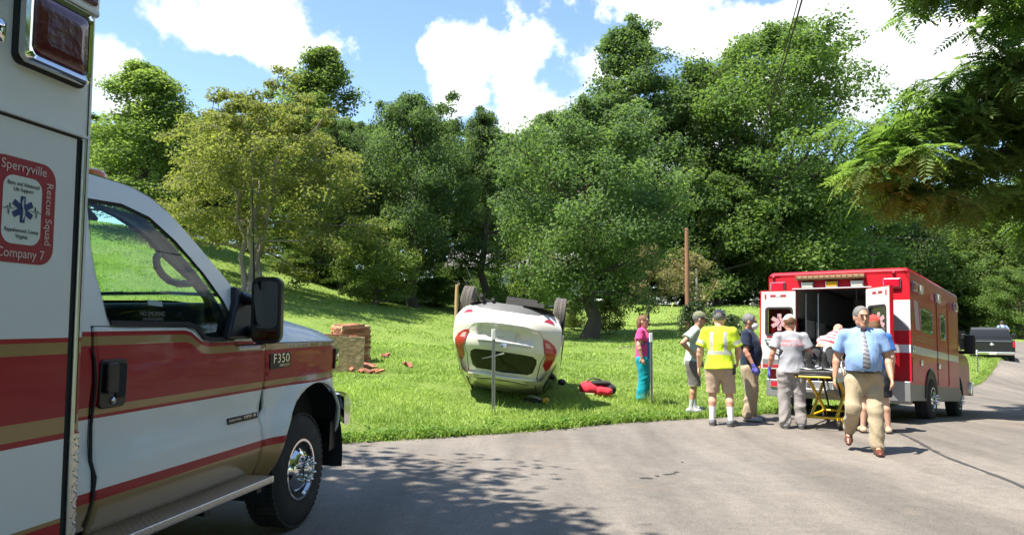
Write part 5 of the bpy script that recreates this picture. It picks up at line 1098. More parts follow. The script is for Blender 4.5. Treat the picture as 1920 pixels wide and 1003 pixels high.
# ================================================================== overturned car
def overturned_car():
    WP = mat('pearl_white', (0.70, 0.68, 0.60), 0.25, coat=.6, var=.03, vscale=2, dirt=((.42, .37, .28), .5, 2.6))
    M_UND = mat('underbody', (.05, .048, .045), .8, bump=.4, bscale=30); M_DIFF = mat('diffuser_grey', (.10, .10, .10), .6)
    M_RW = mat('rear_glass', (.014, .018, .014), .08, spec=.35); M_TL = mat('tail_lens_red', (.36, .012, .02), .12, coat=1.0); M_TLW = mat('tail_lens_pale', (.55, .25, .22), .15, coat=1)
    # local frame is the upright car: x right, y forward, z up; roof front edge rests on the grass
    PIV = Vector((0, .25, 1.44)); pitch = R(-13); roll = R(180+8.0); yaw = R(-3)
    Rm = Matrix.Rotation(yaw, 4, 'Z') @ Matrix.Rotation(pitch, 4, 'X') @ Matrix.Rotation(roll, 4, 'Y')
    base = at(951, 690, 14.3); gx, gy = base.x, 14.3; gz = G(gx, gy)-.17
    T = thing('overturned_car', 'white hatchback car lying upside down on its roof in the grass', 'car', (gx, gy, gz))
    T.rotation_euler = Rm.to_euler(); T.scale = (1.01, 1.01, 1.01)
    # shift so the pivot touches the ground: parts are offset by -PIV
    def V(x, y, z): return Vector((x, y, z))-PIV
    # rear silhouette half widths over z
    zt = [.24, .34, .50, .70, .85, .95, 1.05, 1.18, 1.30, 1.40, 1.455, 1.475]; hw = [.66, .80, .885, .905, .895, .86, .80, .735, .685, .63, .50, .30]
    def HW(z): return float(np.interp(z, zt, hw))
    def RY(x, z):   # rear surface (y is negative towards the rear)
        y = float(np.interp(z, [.24, .34, .48, .62, .70, .80, .92, 1.0, 1.12, 1.25, 1.36, 1.43, 1.475], [-1.98, -2.06, -2.12, -2.13, -2.08, -2.03, -2.02, -1.98, -1.88, -1.74, -1.62, -1.62, -1.45]))
        f = abs(x)/max(.2, HW(z)); return y+.30*f**3.2+.05*f*f+(.014*math.sin(8*x+3)*math.sin(11*z) if z > 1.25 else .006*math.sin(6*x+2)*math.sin(9*z))
    out = [(HW(z), z) for z in np.linspace(.24, 1.475, 34)]+[(-HW(z), z) for z in np.linspace(1.475, .24, 34)]
    hatch = [(-.30, .615), (.30, .615), (.52, .64), (.60, .72), (.66, .98), (.60, 1.10), (.56, 1.37), (.40, 1.43), (-.40, 1.43), (-.56, 1.37), (-.60, 1.10), (-.66, .98), (-.60, .72), (-.52, .64)]
    diff = [(-.62, .235), (.62, .235), (.60, .30), (.50, .37), (.30, .395), (-.30, .395), (-.50, .37), (-.60, .30)]
    def grow(poly, d):
        cx = sum(p[0] for p in poly)/len(poly); cy = sum(p[1] for p in poly)/len(poly); return [(cx+(p[0]-cx)*(1+d), cy+(p[1]-cy)*(1+d)) for p in poly]
    lift = lambda x, z: V(x, RY(x, z), z)
    body = panel('rear_body', out, lift, [WP, M_INK, M_DIFF], T, holes=[grow(hatch, .012)], regions=[(diff, 2)], step=.055)
    win = [(-.48, 1.03), (.48, 1.03), (.545, 1.06), (.55, 1.12), (.50, 1.25), (.42, 1.295), (.0, 1.315), (-.42, 1.295), (-.50, 1.25), (-.55, 1.12), (-.545, 1.06)]
    rec = [(-.42, .69), (.42, .69), (.46, .76), (.38, .875), (-.38, .875), (-.46, .76)]
    def lifth(x, z):
        y = RY(x, z)
        if pip((x, z), rec): y += .03
        return V(x, y-.004, z)
    ht = panel('hatch', hatch, lifth, [WP, M_RW], T, regions=[(win, 1)], step=.05)
    q = MB(); q.tube([lift(*p)+Vector((0, .012, 0)) for p in resample(grow(hatch, .007), .08)+[grow(hatch, .007)[0]]], .009, n=6); q.build('hatch_gap', M_INK, T)
    # spoiler lip over the window
    q = MB(); rings = []
    for i in range(15):
        x = -.58+1.16*i/14; z = 1.40-.05*(abs(x)/.58)**2; y = RY(x, z); rings.append([V(x, y+a, z+b) for a, b in ((.03, .03), (-.07, .015), (-.085, -.01), (-.06, -.03), (.02, -.05))])
    q.ring_loft(rings); q.build('spoiler', WP, ht)
    # tail lamps, reflectors
    for sg in (1, -1):
        pl = [(.61, .735), (.70, .745), (.80, .79), (.85, .87), (.83, .98), (.77, 1.11), (.70, 1.18), (.655, 1.12), (.685, .99), (.62, .80)]
        if sg < 0: pl = [(-x, z) for x, z in pl]
        o_ = panel('tail_lamp', pl, lambda x, z: V(x, RY(x, z)-.016, z), [M_TL, M_TLW], T, step=.04, regions=[([(x*.97, z) for x, z in pl if z < .89]+[(sg*.80, .90), (sg*.65, .88)], 1)] if False else [])
        q = MB(); c = [(sg*x, z) for x, z in ((.65, .78), (.72, .79), (.76, .85), (.67, .86))]; q.add([V(x, RY(x, z)-.018, z) for x, z in c], [(0, 1, 2, 3)]); q.build('reversing_lens', M_TLW, o_)
        panel('reflector', [(sg*x, z) for x, z in ((.58, .455), (.76, .46), (.73, .405), (.68, .385), (.63, .395))], lambda x, z: V(x, RY(x, z)-.006, z), M_TL, T, step=.03)
    # plate recess, plate, garnish, badge, wiper
    q = MB(); q.prism([(-.16, .70), (.16, .70), (.16, .85), (-.16, .85)], lambda x, z: V(x, RY(0, z)+.018, z), lambda x, z: V(x, RY(0, z)+.024, z)); pl = q.build('license_plate', M_PLATE, ht, bevel=.004)
    mt = V(.07, RY(0, .78)+.016, .775); text('plate_number', 'DE', .09, M_NAVY, pl, Matrix(((1, 0, 0, mt.x), (0, 0, -1, mt.y), (0, 1, 0, mt.z), (0, 0, 0, 1))))
    q = MB(); rngs = []
    for i in range(13):
        x = -.44+.88*i/12; rngs.append([V(x, RY(x, .9)-a, .895+b) for a, b in ((.0, .012), (.022, .008), (.022, -.008), (.0, -.012))])
    q.ring_loft(rngs); q.build('garnish', M_CHROME, ht)
    q = MB(); q.lathe([(0, .055), (-.014, .055), (-.018, .04), (-.02, .001)], 0, 20, 'y', c=V(0, RY(0, .93)-.004, .935)); q.build('round_badge', M_BADGE, ht)
    q = MB(); q.tube([V(-.02, RY(0, 1.06)-.02, 1.045), V(.12, RY(.12, 1.10)-.02, 1.10), V(.34, RY(.34, 1.16)-.014, 1.16)], [.016, .012, .006], n=6); q.build('rear_wiper', mat('wiper_pale', (.55, .56, .55), .4), ht)
    for sg, w_ in ((1, .14), (-1, .1)):
        q = MB(); c = [(sg*.42, .66), (sg*.42+w_*sg, .665), (sg*.42+w_*sg, .682), (sg*.42, .677)]; q.add([V(x, RY(x, z)-.007, z) for x, z in c], [(0, 1, 2, 3)]); q.build('model_lettering', M_BADGE, ht)
    # shell ahead of the rear panel: lofted sections
    st = [-1.55, -1.2, -.8, -.3, .2, .55, .9, 1.3, 1.7, 2.0, 2.12]
    def section(y):
        roof = float(np.interp(y, [-1.6, -1.2, -.6, 0, .4, .8, 1.15, 1.4, 1.8, 2.05, 2.12], [1.45, 1.475, 1.49, 1.48, 1.42, 1.18, .98, .93, .84, .70, .55]))
        floor_ = float(np.interp(y, [-1.6, -1, 1.5, 2.12], [.24, .2, .2, .3])); wmax = float(np.interp(y, [-1.6, -1, 1.2, 1.8, 2.0, 2.12], [.89, .90, .90, .84, .72, .55])); belt = min(.92, roof-.03)
        def hwz(z):
            t = (z-floor_)/(roof-floor_)
            if z <= belt: return wmax*float(np.interp((z-floor_)/(belt-floor_), [0, .12, .4, .75, 1], [.86, .95, 1, 1.0, .965]))
            k = (z-belt)/max(.02, roof-belt); return wmax*(.965-.27*k-.68*max(0, (k-.78)/.22)**2.2)
        zz = [floor_+(roof-floor_)*k/33 for k in range(34)]
        return [V(hwz(z), y, z) for z in zz]+[V(-hwz(z), y, z) for z in reversed(zz)]
    rear = [lift(x, z) for x, z in out]
    q = MB(); rings = [rear]+[section(y) for y in st]; q.ring_loft(rings, 0, caps=False); n = len(rear); q.add(rings[-1], [tuple(range(n))])
    shell = q.build('body_shell', WP, T, auto=40)
    q = MB(); q.add([V(x, y, .235) for x, y in ((-.68, -1.9), (.68, -1.9), (.78, -1.2), (.78, 1.5), (.5, 2.05), (-.5, 2.05), (-.78, 1.5), (-.78, -1.2))], [tuple(range(8))]); q.box(V(-.42, -1.78, .06), V(.10, -1.42, .24)); q.tube([V(.5, -2.02, .16), V(.5, -1.5, .12), V(.1, -1.3, .12)], .032); q.tube([V(-.6, -1.15, .14), V(.6, -1.15, .14)], .03); q.lathe([(.0, .06), (.02, .065), (.18, .065), (.2, .03)], 0, 12, 'x', c=V(.42, -1.3, .14)); q.tube([V(.3, -2.0, .2), V(.3, -.6, .17), V(.0, 1.2, .16)], .03); q.tube([V(-.75, -1.28, .30), V(.75, -1.28, .30)], .045); q.tube([V(-.55, -1.28, .30), V(-.4, -.9, .22)], .03); q.tube([V(.55, -1.28, .30), V(.4, -.9, .22)], .03); q.box(V(-.55, -2.0, .17), V(-.2, -1.85, .235)); q.build('underbody', M_UND, T)
    # side windows, roof ditch mouldings, arches
    for sg in (1, -1):
        for (y0, y1, y2, y3) in ((-1.05, -.12, -.15, -.95), (-.06, .85, .42, -.10)):
            q = MB(); q.add([V(sg*.868, y0, .94), V(sg*.868, y1, .94), V(sg*.70, y2, 1.36), V(sg*.70, y3, 1.36)], [(0, 1, 2, 3)]); q.build('side_window', M_RW, T)
        q = MB(); q.tube([V(sg*.575, -1.50, 1.44), V(sg*.58, -1.1, 1.467), V(sg*.585, -.4, 1.48), V(sg*.58, .25, 1.445)], .012, n=5); q.build('roof_moulding', M_INK, T)
        for yc in (-1.28, 1.32):
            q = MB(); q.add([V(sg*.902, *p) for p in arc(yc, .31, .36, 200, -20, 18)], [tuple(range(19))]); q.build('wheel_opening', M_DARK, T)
            make_wheel('wheel', T, V(sg*.80, yc, .17 if yc < 0 else .25), .315, .205, .21, sg, dual_hub=False, rimmat=M_ALU, tyremat=mat('tyre_dusty', (.13, .115, .10), .9, bump=.25, bscale=90, var=.2, vscale=12))
        q = MB(); q.lathe([(0, .02), (.03, .055), (.09, .065), (.13, .05), (.15, .01)], 0, 14, 'x', c=V(.90 if sg > 0 else -1.05, .66, .98)); q.build('door_mirror', M_BLK, T)
    # crushed trim hanging by the rear pillar
    q = MB(); q.prism([(.60, 1.40), (.70, 1.28), (.80, 1.05), (.83, 1.08), (.74, 1.34), (.66, 1.46)], lambda x, z: V(x, RY(x, z)+.02, z), lambda x, z: V(x, RY(x, z)+.16, z)); q.build('crumpled_pillar', M_ALU, T, bevel=.01)
    return T
CAR = overturned_car()
def debris():
    g = ground(1010, 756); 
    T = thing('broken_trim', 'broken black and amber car trim in the grass below the overturned car', 'car part', g, (0, 0, R(-20)))
    q = MB(); q.tube([(-.28, .25, .09), (-.12, .1, .10), (.06, -.02, .07)], [.02, .03, .02], n=6); q.build('strip', mat('trim_silver', (.4, .42, .42), .4, .6), T)
    q = MB(); q.box((-.3, -.02, 0), (.1, .12, .06)); q.build('black_plastic', M_BLK, T, bevel=.02)
    q = MB(); q.prism([(.08, .02), (.15, .0), (.20, .05), (.15, .10), (.09, .09)], lambda x, z: (x, -.05, z), lambda x, z: (x, .02, z)); q.build('amber_lens', mat('amber_dull', (.55, .30, .02), .4), T, bevel=.012)
    g = ground(1030, 700)
    T = thing('broken_mirror', 'dark broken mirror housing beside the overturned car', 'car part', g)
    q = MB(); rings = [[Vector((x, r*math.cos(t)*.6, .10+r*math.sin(t))) for t in [2*math.pi*k/12 for k in range(12)]] for x, r in ((-.2, .03), (-.12, .08), (.0, .11), (.1, .09), (.14, .03))]; q.ring_loft(rings); q.build('housing', M_BLK, T)
    q = MB(); q.add([(.06, -.075, .05), (.13, -.05, .06), (.13, -.05, .12), (.06, -.075, .13)], [(0, 1, 2, 3)]); q.build('glass', M_CHROME, T)
debris()

# ================================================================== people: implicit surfaces meshed with surface nets
class Field:
    def __init__(s, lo, hi, h):
        s.lo = np.array(lo, np.float32); s.h = h; s.n = np.ceil((np.array(hi)-np.array(lo))/h).astype(int)+1
        s.d = np.full(tuple(s.n), 0.5, np.float32)
    def block(s, lo, hi):
        a = np.clip(np.floor((np.array(lo)-s.lo)/s.h).astype(int), 0, s.n-1); b = np.clip(np.ceil((np.array(hi)-s.lo)/s.h).astype(int)+1, 1, s.n)
        ax = [s.lo[i]+s.h*np.arange(a[i], b[i], dtype=np.float32) for i in range(3)]
        return tuple(slice(a[i], b[i]) for i in range(3)), np.meshgrid(*ax, indexing='ij')
    def union(s, sl, v, k):
        c = s.d[sl]
        if k <= 0: s.d[sl] = np.minimum(c, v); return
        h = np.clip(.5+.5*(c-v)/k, 0, 1); s.d[sl] = c+(v-c)*h-k*h*(1-h)
    def cone(s, a, b, ra, rb, k=.02, flat=None):
        """round cone; flat=(axis vector, factor>1) squeezes it along that axis"""
        a = np.array(a, np.float32); b = np.array(b, np.float32); m = max(ra, rb)+k+.03
        sl, (X, Y, Z) = s.block(np.minimum(a, b)-m, np.maximum(a, b)+m)
        px, py, pz = X-a[0], Y-a[1], Z-a[2]; ba = b-a
        f = 1.0
        if flat:
            n = np.array(flat[0], np.float32); n /= np.linalg.norm(n); f = flat[1]; t = (px*n[0]+py*n[1]+pz*n[2])*(f-1); px, py, pz = px+t*n[0], py+t*n[1], pz+t*n[2]; ba = ba+float(ba@n)*(f-1)*n
        L2 = float(ba@ba)+1e-9; h = np.clip((px*ba[0]+py*ba[1]+pz*ba[2])/L2, 0, 1)
        d = np.sqrt((px-h*ba[0])**2+(py-h*ba[1])**2+(pz-h*ba[2])**2)-(ra+(rb-ra)*h)
        s.union(sl, d/(1+(f-1)*.5), k)
    def ell(s, c, r, k=.02, rot=None, sub=False):
        c = np.array(c, np.float32); r = np.array(r, np.float32); m = float(r.max())+k+.03; sl, (X, Y, Z) = s.block(c-m, c+m)
        px, py, pz = X-c[0], Y-c[1], Z-c[2]
        if rot is not None:
            M = np.array(rot.to_matrix().transposed()); px, py, pz = (M[i, 0]*px+M[i, 1]*py+M[i, 2]*pz for i in range(3))
        q = np.sqrt((px/r[0])**2+(py/r[1])**2+(pz/r[2])**2); g = np.sqrt((px/r[0]**2)**2+(py/r[1]**2)**2+(pz/r[2]**2)**2)+1e-6
        d = q*(q-1)/g
        if sub:
            cc = s.d[sl]; h = np.clip(.5-.5*(cc+d)/k, 0, 1); s.d[sl] = cc+(-d-cc)*h+k*h*(1-h)
        else: s.union(sl, d, k)
    def cut(s, n, off):   # keep n.p <= off
        ax = [s.lo[i]+s.h*np.arange(s.n[i], dtype=np.float32) for i in range(3)]; X, Y, Z = np.meshgrid(*ax, indexing='ij'); s.d = np.maximum(s.d, n[0]*X+n[1]*Y+n[2]*Z-off)
    def wrinkle(s, amp, fz=36, seed=0, zc=None):
        ax = [s.lo[i]+s.h*np.arange(s.n[i], dtype=np.float32) for i in range(3)]; X, Y, Z = np.meshgrid(*ax, indexing='ij'); r = np.random.default_rng(seed)
        w = 0; wx = .05*np.sin(9*Z+5*X+r.uniform(0, 6))+.03*np.sin(17*Y-13*Z+r.uniform(0, 6)); wz = .05*np.sin(8*X+6*Z+r.uniform(0, 6))+.03*np.sin(19*X+11*Y)
        for i in range(5):
            k = r.normal(0, 1, 3); k /= np.linalg.norm(k); k *= fz*(.55+.3*i); w = w+(1-np.abs(np.sin(.5*(k[0]*(X+wx)+k[1]*Y+k[2]*(Z+wz))+r.uniform(0, 6)))*1.57)/(1+.25*i)*(.5+.5*np.sin(r.normal(0, 6)*X+r.normal(0, 6)*Z+r.uniform(0, 6)))
        s.d -= (amp*1.5*w).astype(np.float32)
    def mesh(s):
        d = s.d; inside = d < 0; n = s.n; c = [slice(None, -1), slice(1, None)]
        cnt = np.zeros(n-1, np.int8); 
        for i in (0, 1):
            for j in (0, 1):
                for k in (0, 1): cnt += inside[c[i], c[j], c[k]]
        act = (cnt > 0) & (cnt < 8); ids = np.full(n-1, -1, np.int64); I = np.argwhere(act); ids[act] = np.arange(len(I))
        P = np.zeros((len(I), 3)); W = np.zeros(len(I)); co = [(i, j, k) for i in (0, 1) for j in (0, 1) for k in (0, 1)]
        val = {o: d[I[:, 0]+o[0], I[:, 1]+o[1], I[:, 2]+o[2]].astype(float) for o in co}
        for a in co:
            for ax in range(3):
                if a[ax] == 0:
                    b = list(a); b[ax] = 1; b = tuple(b); va, vb = val[a], val[b]; cr = (va < 0) != (vb < 0); t = np.where(cr, va/np.where(va == vb, 1, va-vb), 0)
                    q = np.tile(np.array(a, float), (len(I), 1)); q[:, ax] = t; P += q*cr[:, None]; W += cr
        P = (I+P/W[:, None])*s.h+s.lo
        faces = []
        for ax in range(3):
            u, v = [(1, 2), (2, 0), (0, 1)][ax]; sa = [slice(None)]*3; sb = [slice(None)]*3; sa[ax] = slice(None, -1); sb[ax] = slice(1, None)
            A = inside[tuple(sa)]; B = inside[tuple(sb)]; E = np.argwhere(A != B); E = E[(E[:, u] > 0) & (E[:, v] > 0) & (E[:, u] < n[u]-1) & (E[:, v] < n[v]-1)]
            o = np.zeros(3, int); eu = o.copy(); eu[u] = 1; ev = o.copy(); ev[v] = 1
            g = lambda q: ids[q[:, 0], q[:, 1], q[:, 2]]
            q = np.stack([g(E-eu-ev), g(E-ev), g(E), g(E-eu)], 1); fl = A[E[:, 0], E[:, 1], E[:, 2]]; q[~fl] = q[~fl][:, ::-1]; faces.append(q)
        F = np.concatenate(faces); F = F[(F >= 0).all(1)]
        # light smoothing
        for it in range(2):
            acc = np.zeros_like(P); ct = np.zeros(len(P))
            for a, b in ((0, 1), (1, 2), (2, 3), (3, 0)):
                np.add.at(acc, F[:, a], P[F[:, b]]); np.add.at(acc, F[:, b], P[F[:, a]]); np.add.at(ct, F[:, a], 1); np.add.at(ct, F[:, b], 1)
            P = P*.6+.4*acc/np.maximum(ct, 1)[:, None]
        return P, F
def sdf_obj(name, fld, mats, parent, region=None):
    P, Fc = fld.mesh(); me = bpy.data.meshes.new(name); n = len(Fc); me.vertices.add(len(P)); me.vertices.foreach_set('co', P.astype(np.float32).ravel())
    me.loops.add(4*n); me.loops.foreach_set('vertex_index', Fc.astype(np.int32).ravel()); me.polygons.add(n); me.polygons.foreach_set('loop_start', np.arange(0, 4*n, 4, dtype=np.int32)); me.update(calc_edges=True); me.validate()
    for m in (mats if isinstance(mats, (list, tuple)) else [mats]): me.materials.append(m)
    me.polygons.foreach_set('use_smooth', [True]*len(me.polygons))
    if region is not None:
        C = P[Fc].mean(1); mi = region(C[:, 0], C[:, 1], C[:, 2]).astype(np.int32); me.polygons.foreach_set('material_index', mi)
    me.update(); o = bpy.data.objects.new(name, me); COL.objects.link(o); o.parent = parent
    return o
from mathutils.bvhtree import BVHTree
def bvh_of(o): return BVHTree.FromPolygons([v.co for v in o.data.vertices], [tuple(p.vertices) for p in o.data.polygons])
SKIN = mat('skin_tan', (.47, .25, .16), .5, var=.1, vscale=20); SKINP = mat('skin_fair', (.58, .33, .23), .5, var=.1, vscale=20); SKINR = mat('skin_ruddy', (.50, .23, .15), .5, var=.1, vscale=20)
LIP = mat('lip', (.33, .12, .09), .5); EYE = mat('eye', (.03, .025, .02), .3)
def cloth(name, col, bump=.3, bscale=6, var=.10, rough=.85):
    if name in MAT: return MAT[name]
    m = mat(name, col, rough, var=var, vscale=5, sheen=.12, spec=.25); t = m.node_tree; L = t.links.new; tc = nn(t, 'ShaderNodeTexCoord'); mp = nn(t, 'ShaderNodeMapping'); mp.inputs['Rotation'].default_value = (R(25), R(35), 0); mp.inputs['Scale'].default_value = (1.6, 1.6, .55); L(tc.outputs['Object'], mp.inputs[0])
    n = nn(t, 'ShaderNodeTexNoise'); n.inputs['Scale'].default_value = bscale; n.inputs['Detail'].default_value = 3; n.inputs['Distortion'].default_value = .6; L(mp.outputs[0], n.inputs['Vector'])
    rd = math_node(t, 'ABSOLUTE', math_node(t, 'SUBTRACT', n.outputs[0], .5)); bp = nn(t, 'ShaderNodeBump'); bp.inputs['Strength'].default_value = bump; bp.inputs['Distance'].default_value = .07; L(rd, bp.inputs['Height']); L(bp.outputs[0], t.nodes['Principled BSDF'].inputs['Normal'])
    return m
def fabric_hand(F, wr, d, up, r=1.0, curl=.5, flip=1):
    """palm + five fingers from wrist wr along d; thumb leaves the side of the palm near its base"""
    wr = Vector(wr); d = Vector(d).normalized(); up = Vector(up); up = (up-d*up.dot(d)).normalized(); sd = d.cross(up).normalized()*flip   # sd: thumb side, up: back of hand
    F.cone(wr, wr+d*.085*r, .026*r, .034*r, .015, (up, 1.75))
    for i, (o, l) in enumerate(((.026, .070), (.009, .080), (-.009, .075), (-.026, .060))):
        b = wr+d*.085*r+sd*o*r; k = d; d1 = (d-up*curl*.6).normalized(); d2 = (d-up*curl*1.5).normalized()
        m = b+d1*l*.5*r; e = m+d2*l*.5*r; F.cone(b-d*.02, m, .0105*r, .0095*r, .004); F.cone(m, e, .0095*r, .008*r, .003)
    t0 = wr+d*.03*r+sd*.028*r; t1 = t0+(d*.7+sd*.6-up*.25).normalized()*.045*r; t2 = t1+(d*.9+sd*.15-up*.35).normalized()*.035*r
    F.cone(t0, t1, .014*r, .012*r, .008); F.cone(t1, t2, .0115*r, .0095*r, .004)
def make_person(label, px, feet_py, Y, facing, height, pose, skin, fn, name='person', xyz=None, group='people at the roadside'):
    p = Vector(xyz) if xyz else at(px, feet_py, Y); 
    gz = p.z if xyz else G(p.x, p.y)
    T = thing(name, label, 'person', (p.x, p.y, gz), (0, 0, math.atan2(-facing[0], facing[1])), group); s = height/1.8; T.scale = (s, s, s)
    J = dict(hipR=(.10, 0, .95), hipL=(-.10, 0, .95), kneeR=(.11, .02, .51), kneeL=(-.11, .02, .51), ankR=(.12, -.02, .09), ankL=(-.12, -.02, .09), toeR=(.14, .17, .03), toeL=(-.14, .17, .03),
             waist=(0, .0, 1.10), chest=(0, .0, 1.33), shR=(.185, -.01, 1.465), shL=(-.185, -.01, 1.465), elR=(.245, -.03, 1.17), elL=(-.245, -.03, 1.17), wrR=(.25, .05, .92), wrL=(-.25, .05, .92), neck=(0, -.01, 1.52), head=(0, .02, 1.655), hyaw=0, hpitch=0, girth=1.0, thick=1.0)
    J.update(pose); J = {k: (Vector(v) if isinstance(v, tuple) else v) for k, v in J.items()}
    F = Field((-.62, -.55, -.02), (.62, .62, 1.84), .0095)
    g = J['thick']
    for sd, sg in (('R', 1), ('L', -1)):
        h, k, a, t = J['hip'+sd], J['knee'+sd], J['ank'+sd], J['toe'+sd]
        F.cone(h, k, .078*g, .052*g, .02); cm = k.lerp(a, .33)+Vector((0, -.012, 0)); F.cone(k, cm, .052*g, .056*g, .02); F.cone(cm, a, .055*g, .034*g, .02); F.cone(a, t, .034, .026, .02)
        s_, e, w = J['sh'+sd], J['el'+sd], J['wr'+sd]; F.cone(s_, e, .05*g, .041*g, .02); m = e.lerp(w, .28); F.cone(e, m, .041*g, .044*g, .015); F.cone(m, w, .044*g, .026*g, .015)
        d = (w-e).normalized(); hd = J.get('hand'+sd); d = hd if hd else (d+Vector((0, .12, -.3))).normalized(); up = J.get('hup'+sd, Vector((sg, .15, 0)))
        fabric_hand(F, w, d, up, 1.05, J.get('curl', .45), flip=(1 if sg > 0 else -1)*(1))
    F.cone(J['hipR'].lerp(J['hipL'], .5), J['waist'], .11, .10, .03, ((0, 1, 0), 1.3)); F.cone(J['waist'], J['chest'], .11, .13, .03, ((0, 1, 0), 1.3)); F.cone(J['shR'], J['shL'], .055, .055, .03)
    F.cone(J['neck']-Vector((0, 0, .06)), J['head']+Vector((0, -.02, -.05)), .058*g, .056*g, .02)
    # head
    H = J['head']; E = Euler((J['hpitch'], 0, J['hyaw'])); M = E.to_matrix(); HS = 1.13; hp = lambda x, y, z: H+M @ Vector((x*HS, y*HS, z*HS))
    F.ell(hp(0, -.012, .028), (0.0859, 0.1085, 0.1040), .02, E); F.cone(hp(0, .012, -.02), hp(0, .048, -.083), .075, .041, .03); F.cone(hp(.035, .01, -.055), hp(-.035, .01, -.055), .04, .04, .02)
    F.ell(hp(.031, .097, .012), (0.0192, 0.0158, 0.0136), .008, E, sub=True); F.ell(hp(-.031, .097, .012), (0.0192, 0.0158, 0.0136), .008, E, sub=True)
    F.cone(hp(0, .086, .02), hp(0, .108, -.022), .009, .0135, .008); F.ell(hp(.011, .098, -.027), (0.0090, 0.0102, 0.0079), .005, E); F.ell(hp(-.011, .098, -.027), (0.0090, 0.0102, 0.0079), .005, E)
    F.ell(hp(0, .083, .036), (0.0565, 0.0158, 0.0090), .012, E); F.ell(hp(0, .083, -.052), (0.0271, 0.0124, 0.0113), .006, E)
    for sg in (1, -1): F.ell(hp(sg*.079, -.008, -.005), (0.0113, 0.0226, 0.0362), .006, E)
    Mi = M.transposed(); beard = J.get('mustache')
    def reg(x, y, z):
        q = np.stack([x-H.x, y-H.y, z-H.z], 1) @ np.array(Mi).T / HS; m = np.zeros(len(x))
        lips = (np.abs(q[:, 0]) < .024) & (np.abs(q[:, 2]+.052) < .008) & (q[:, 1] > .07); m[lips] = 1
        br = (np.abs(np.abs(q[:, 0])-.034) < .02) & (np.abs(q[:, 2]-.037) < .006) & (q[:, 1] > .06); m[br] = 2
        if beard: m[(np.abs(q[:, 0]) < .03) & (np.abs(q[:, 2]+.038) < .007) & (q[:, 1] > .075)] = 2
        if 'gloves' in J:
            for sd in 'RL':
                w = J['wr'+sd]; d = (w-J['el'+sd]).normalized(); m[((x-w.x)*d.x+(y-w.y)*d.y+(z-w.z)*d.z > -.045) & ((x-w.x)**2+(y-w.y)**2+(z-w.z)**2 < .24**2) & (z < J['sh'+sd].z-.15)] = 3
        if 'socks' in J: m[(z < J['socks']) & (z > .02)] = 4
        return m
    body = sdf_obj('body', F, [skin, LIP, J.get('hairmat', HAIR['brown']), GLOVE, J.get('sockmat', SOCKW)], T, reg)
    for sg in (1, -1):
        q = MB(); c = hp(sg*.031, .083, .012); rings = [[c+M @ Vector((math.cos(t)*r, y, math.sin(t)*r*.7)) for t in [2*math.pi*i/10 for i in range(10)]] for y, r in ((-.004, .013), (.004, .012), (.008, .007), (.0085, .001))]; q.ring_loft(rings); q.build('eye', EYE, T)
    fn(T, J, hp, E, M)
    return T
HAIR = dict(brown=mat('hair_brown', (.16, .075, .035), .6, bump=.5, bscale=120, var=.35, vscale=40), grey=mat('hair_grey', (.15, .145, .135), .6, bump=.5, bscale=120, var=.2, vscale=50), dark=mat('hair_dark', (.06, .045, .035), .6, bump=.5, bscale=120))
GLOVE = mat('purple_nitrile', (.13, .13, .52), .5, bump=.3, bscale=60); SOCKW = mat('white_sock', (.75, .75, .74), .9, bump=.4, bscale=150); SOCKG = mat('grey_sock', (.42, .44, .46), .9, bump=.4, bscale=150)
def hair(T, hp, E, m, long=0, h=.009):
    c = hp(0, -.02, .03); F = Field(c-Vector((.16, .2, .36)), c+Vector((.16, .16, .14)), h)
    F.ell(hp(0, -.016, .036), (0.0938, 0.1153, 0.1085), .01, E)
    if long:
        F.ell(hp(0, -.07, -.03), (0.0847, 0.0621, 0.1130), .03, E); F.cone(hp(.05, -.06, -.02), hp(.045, -.075, -long), .035, .022, .03); F.cone(hp(-.05, -.06, -.02), hp(-.045, -.075, -long), .035, .022, .03); F.cone(hp(0, -.09, -.02), hp(0, -.095, -long), .045, .03, .03)
    F.ell(hp(0, .125, .018), (0.094, 0.100, 0.108), .012, E, sub=True)
    if not long: F.ell(hp(0, .03, -.10), (0.1356, 0.1469, 0.1130), .012, E, sub=True)
    F.wrinkle(.0022, 120, 3)
    return sdf_obj('hair', F, m, T)
def cap(T, hp, E, M, m, brim_m=None, back_hole=False, bl=.085, h=.008):
    c = hp(0, 0, .05); F = Field(c-Vector((.2, .24, .12)), c+Vector((.2, .24, .14)), h)
    F.ell(hp(0, -.012, .045), (0.0983, 0.1198, 0.1073), .01, E)
    ax = [F.lo[i]+F.h*np.arange(F.n[i], dtype=np.float32) for i in range(3)]; X, Y, Z = np.meshgrid(*ax, indexing='ij'); Mi = np.array(M.transposed()); b = hp(0, 0, .042); qz = Mi[2, 0]*(X-b.x)+Mi[2, 1]*(Y-b.y)+Mi[2, 2]*(Z-b.z); F.d = np.maximum(F.d, -qz)
    F.ell(hp(0, .10, .045), (.083, bl*1.13, .010), .008, E)
    if back_hole: F.ell(hp(0, -.115, .052), (0.0384, 0.0339, 0.0249), .004, E, sub=True)
    F.ell(hp(0, -.012, .142), (0.0102, 0.0102, 0.0068), .004, E)
    return sdf_obj('cap', F, m, T)
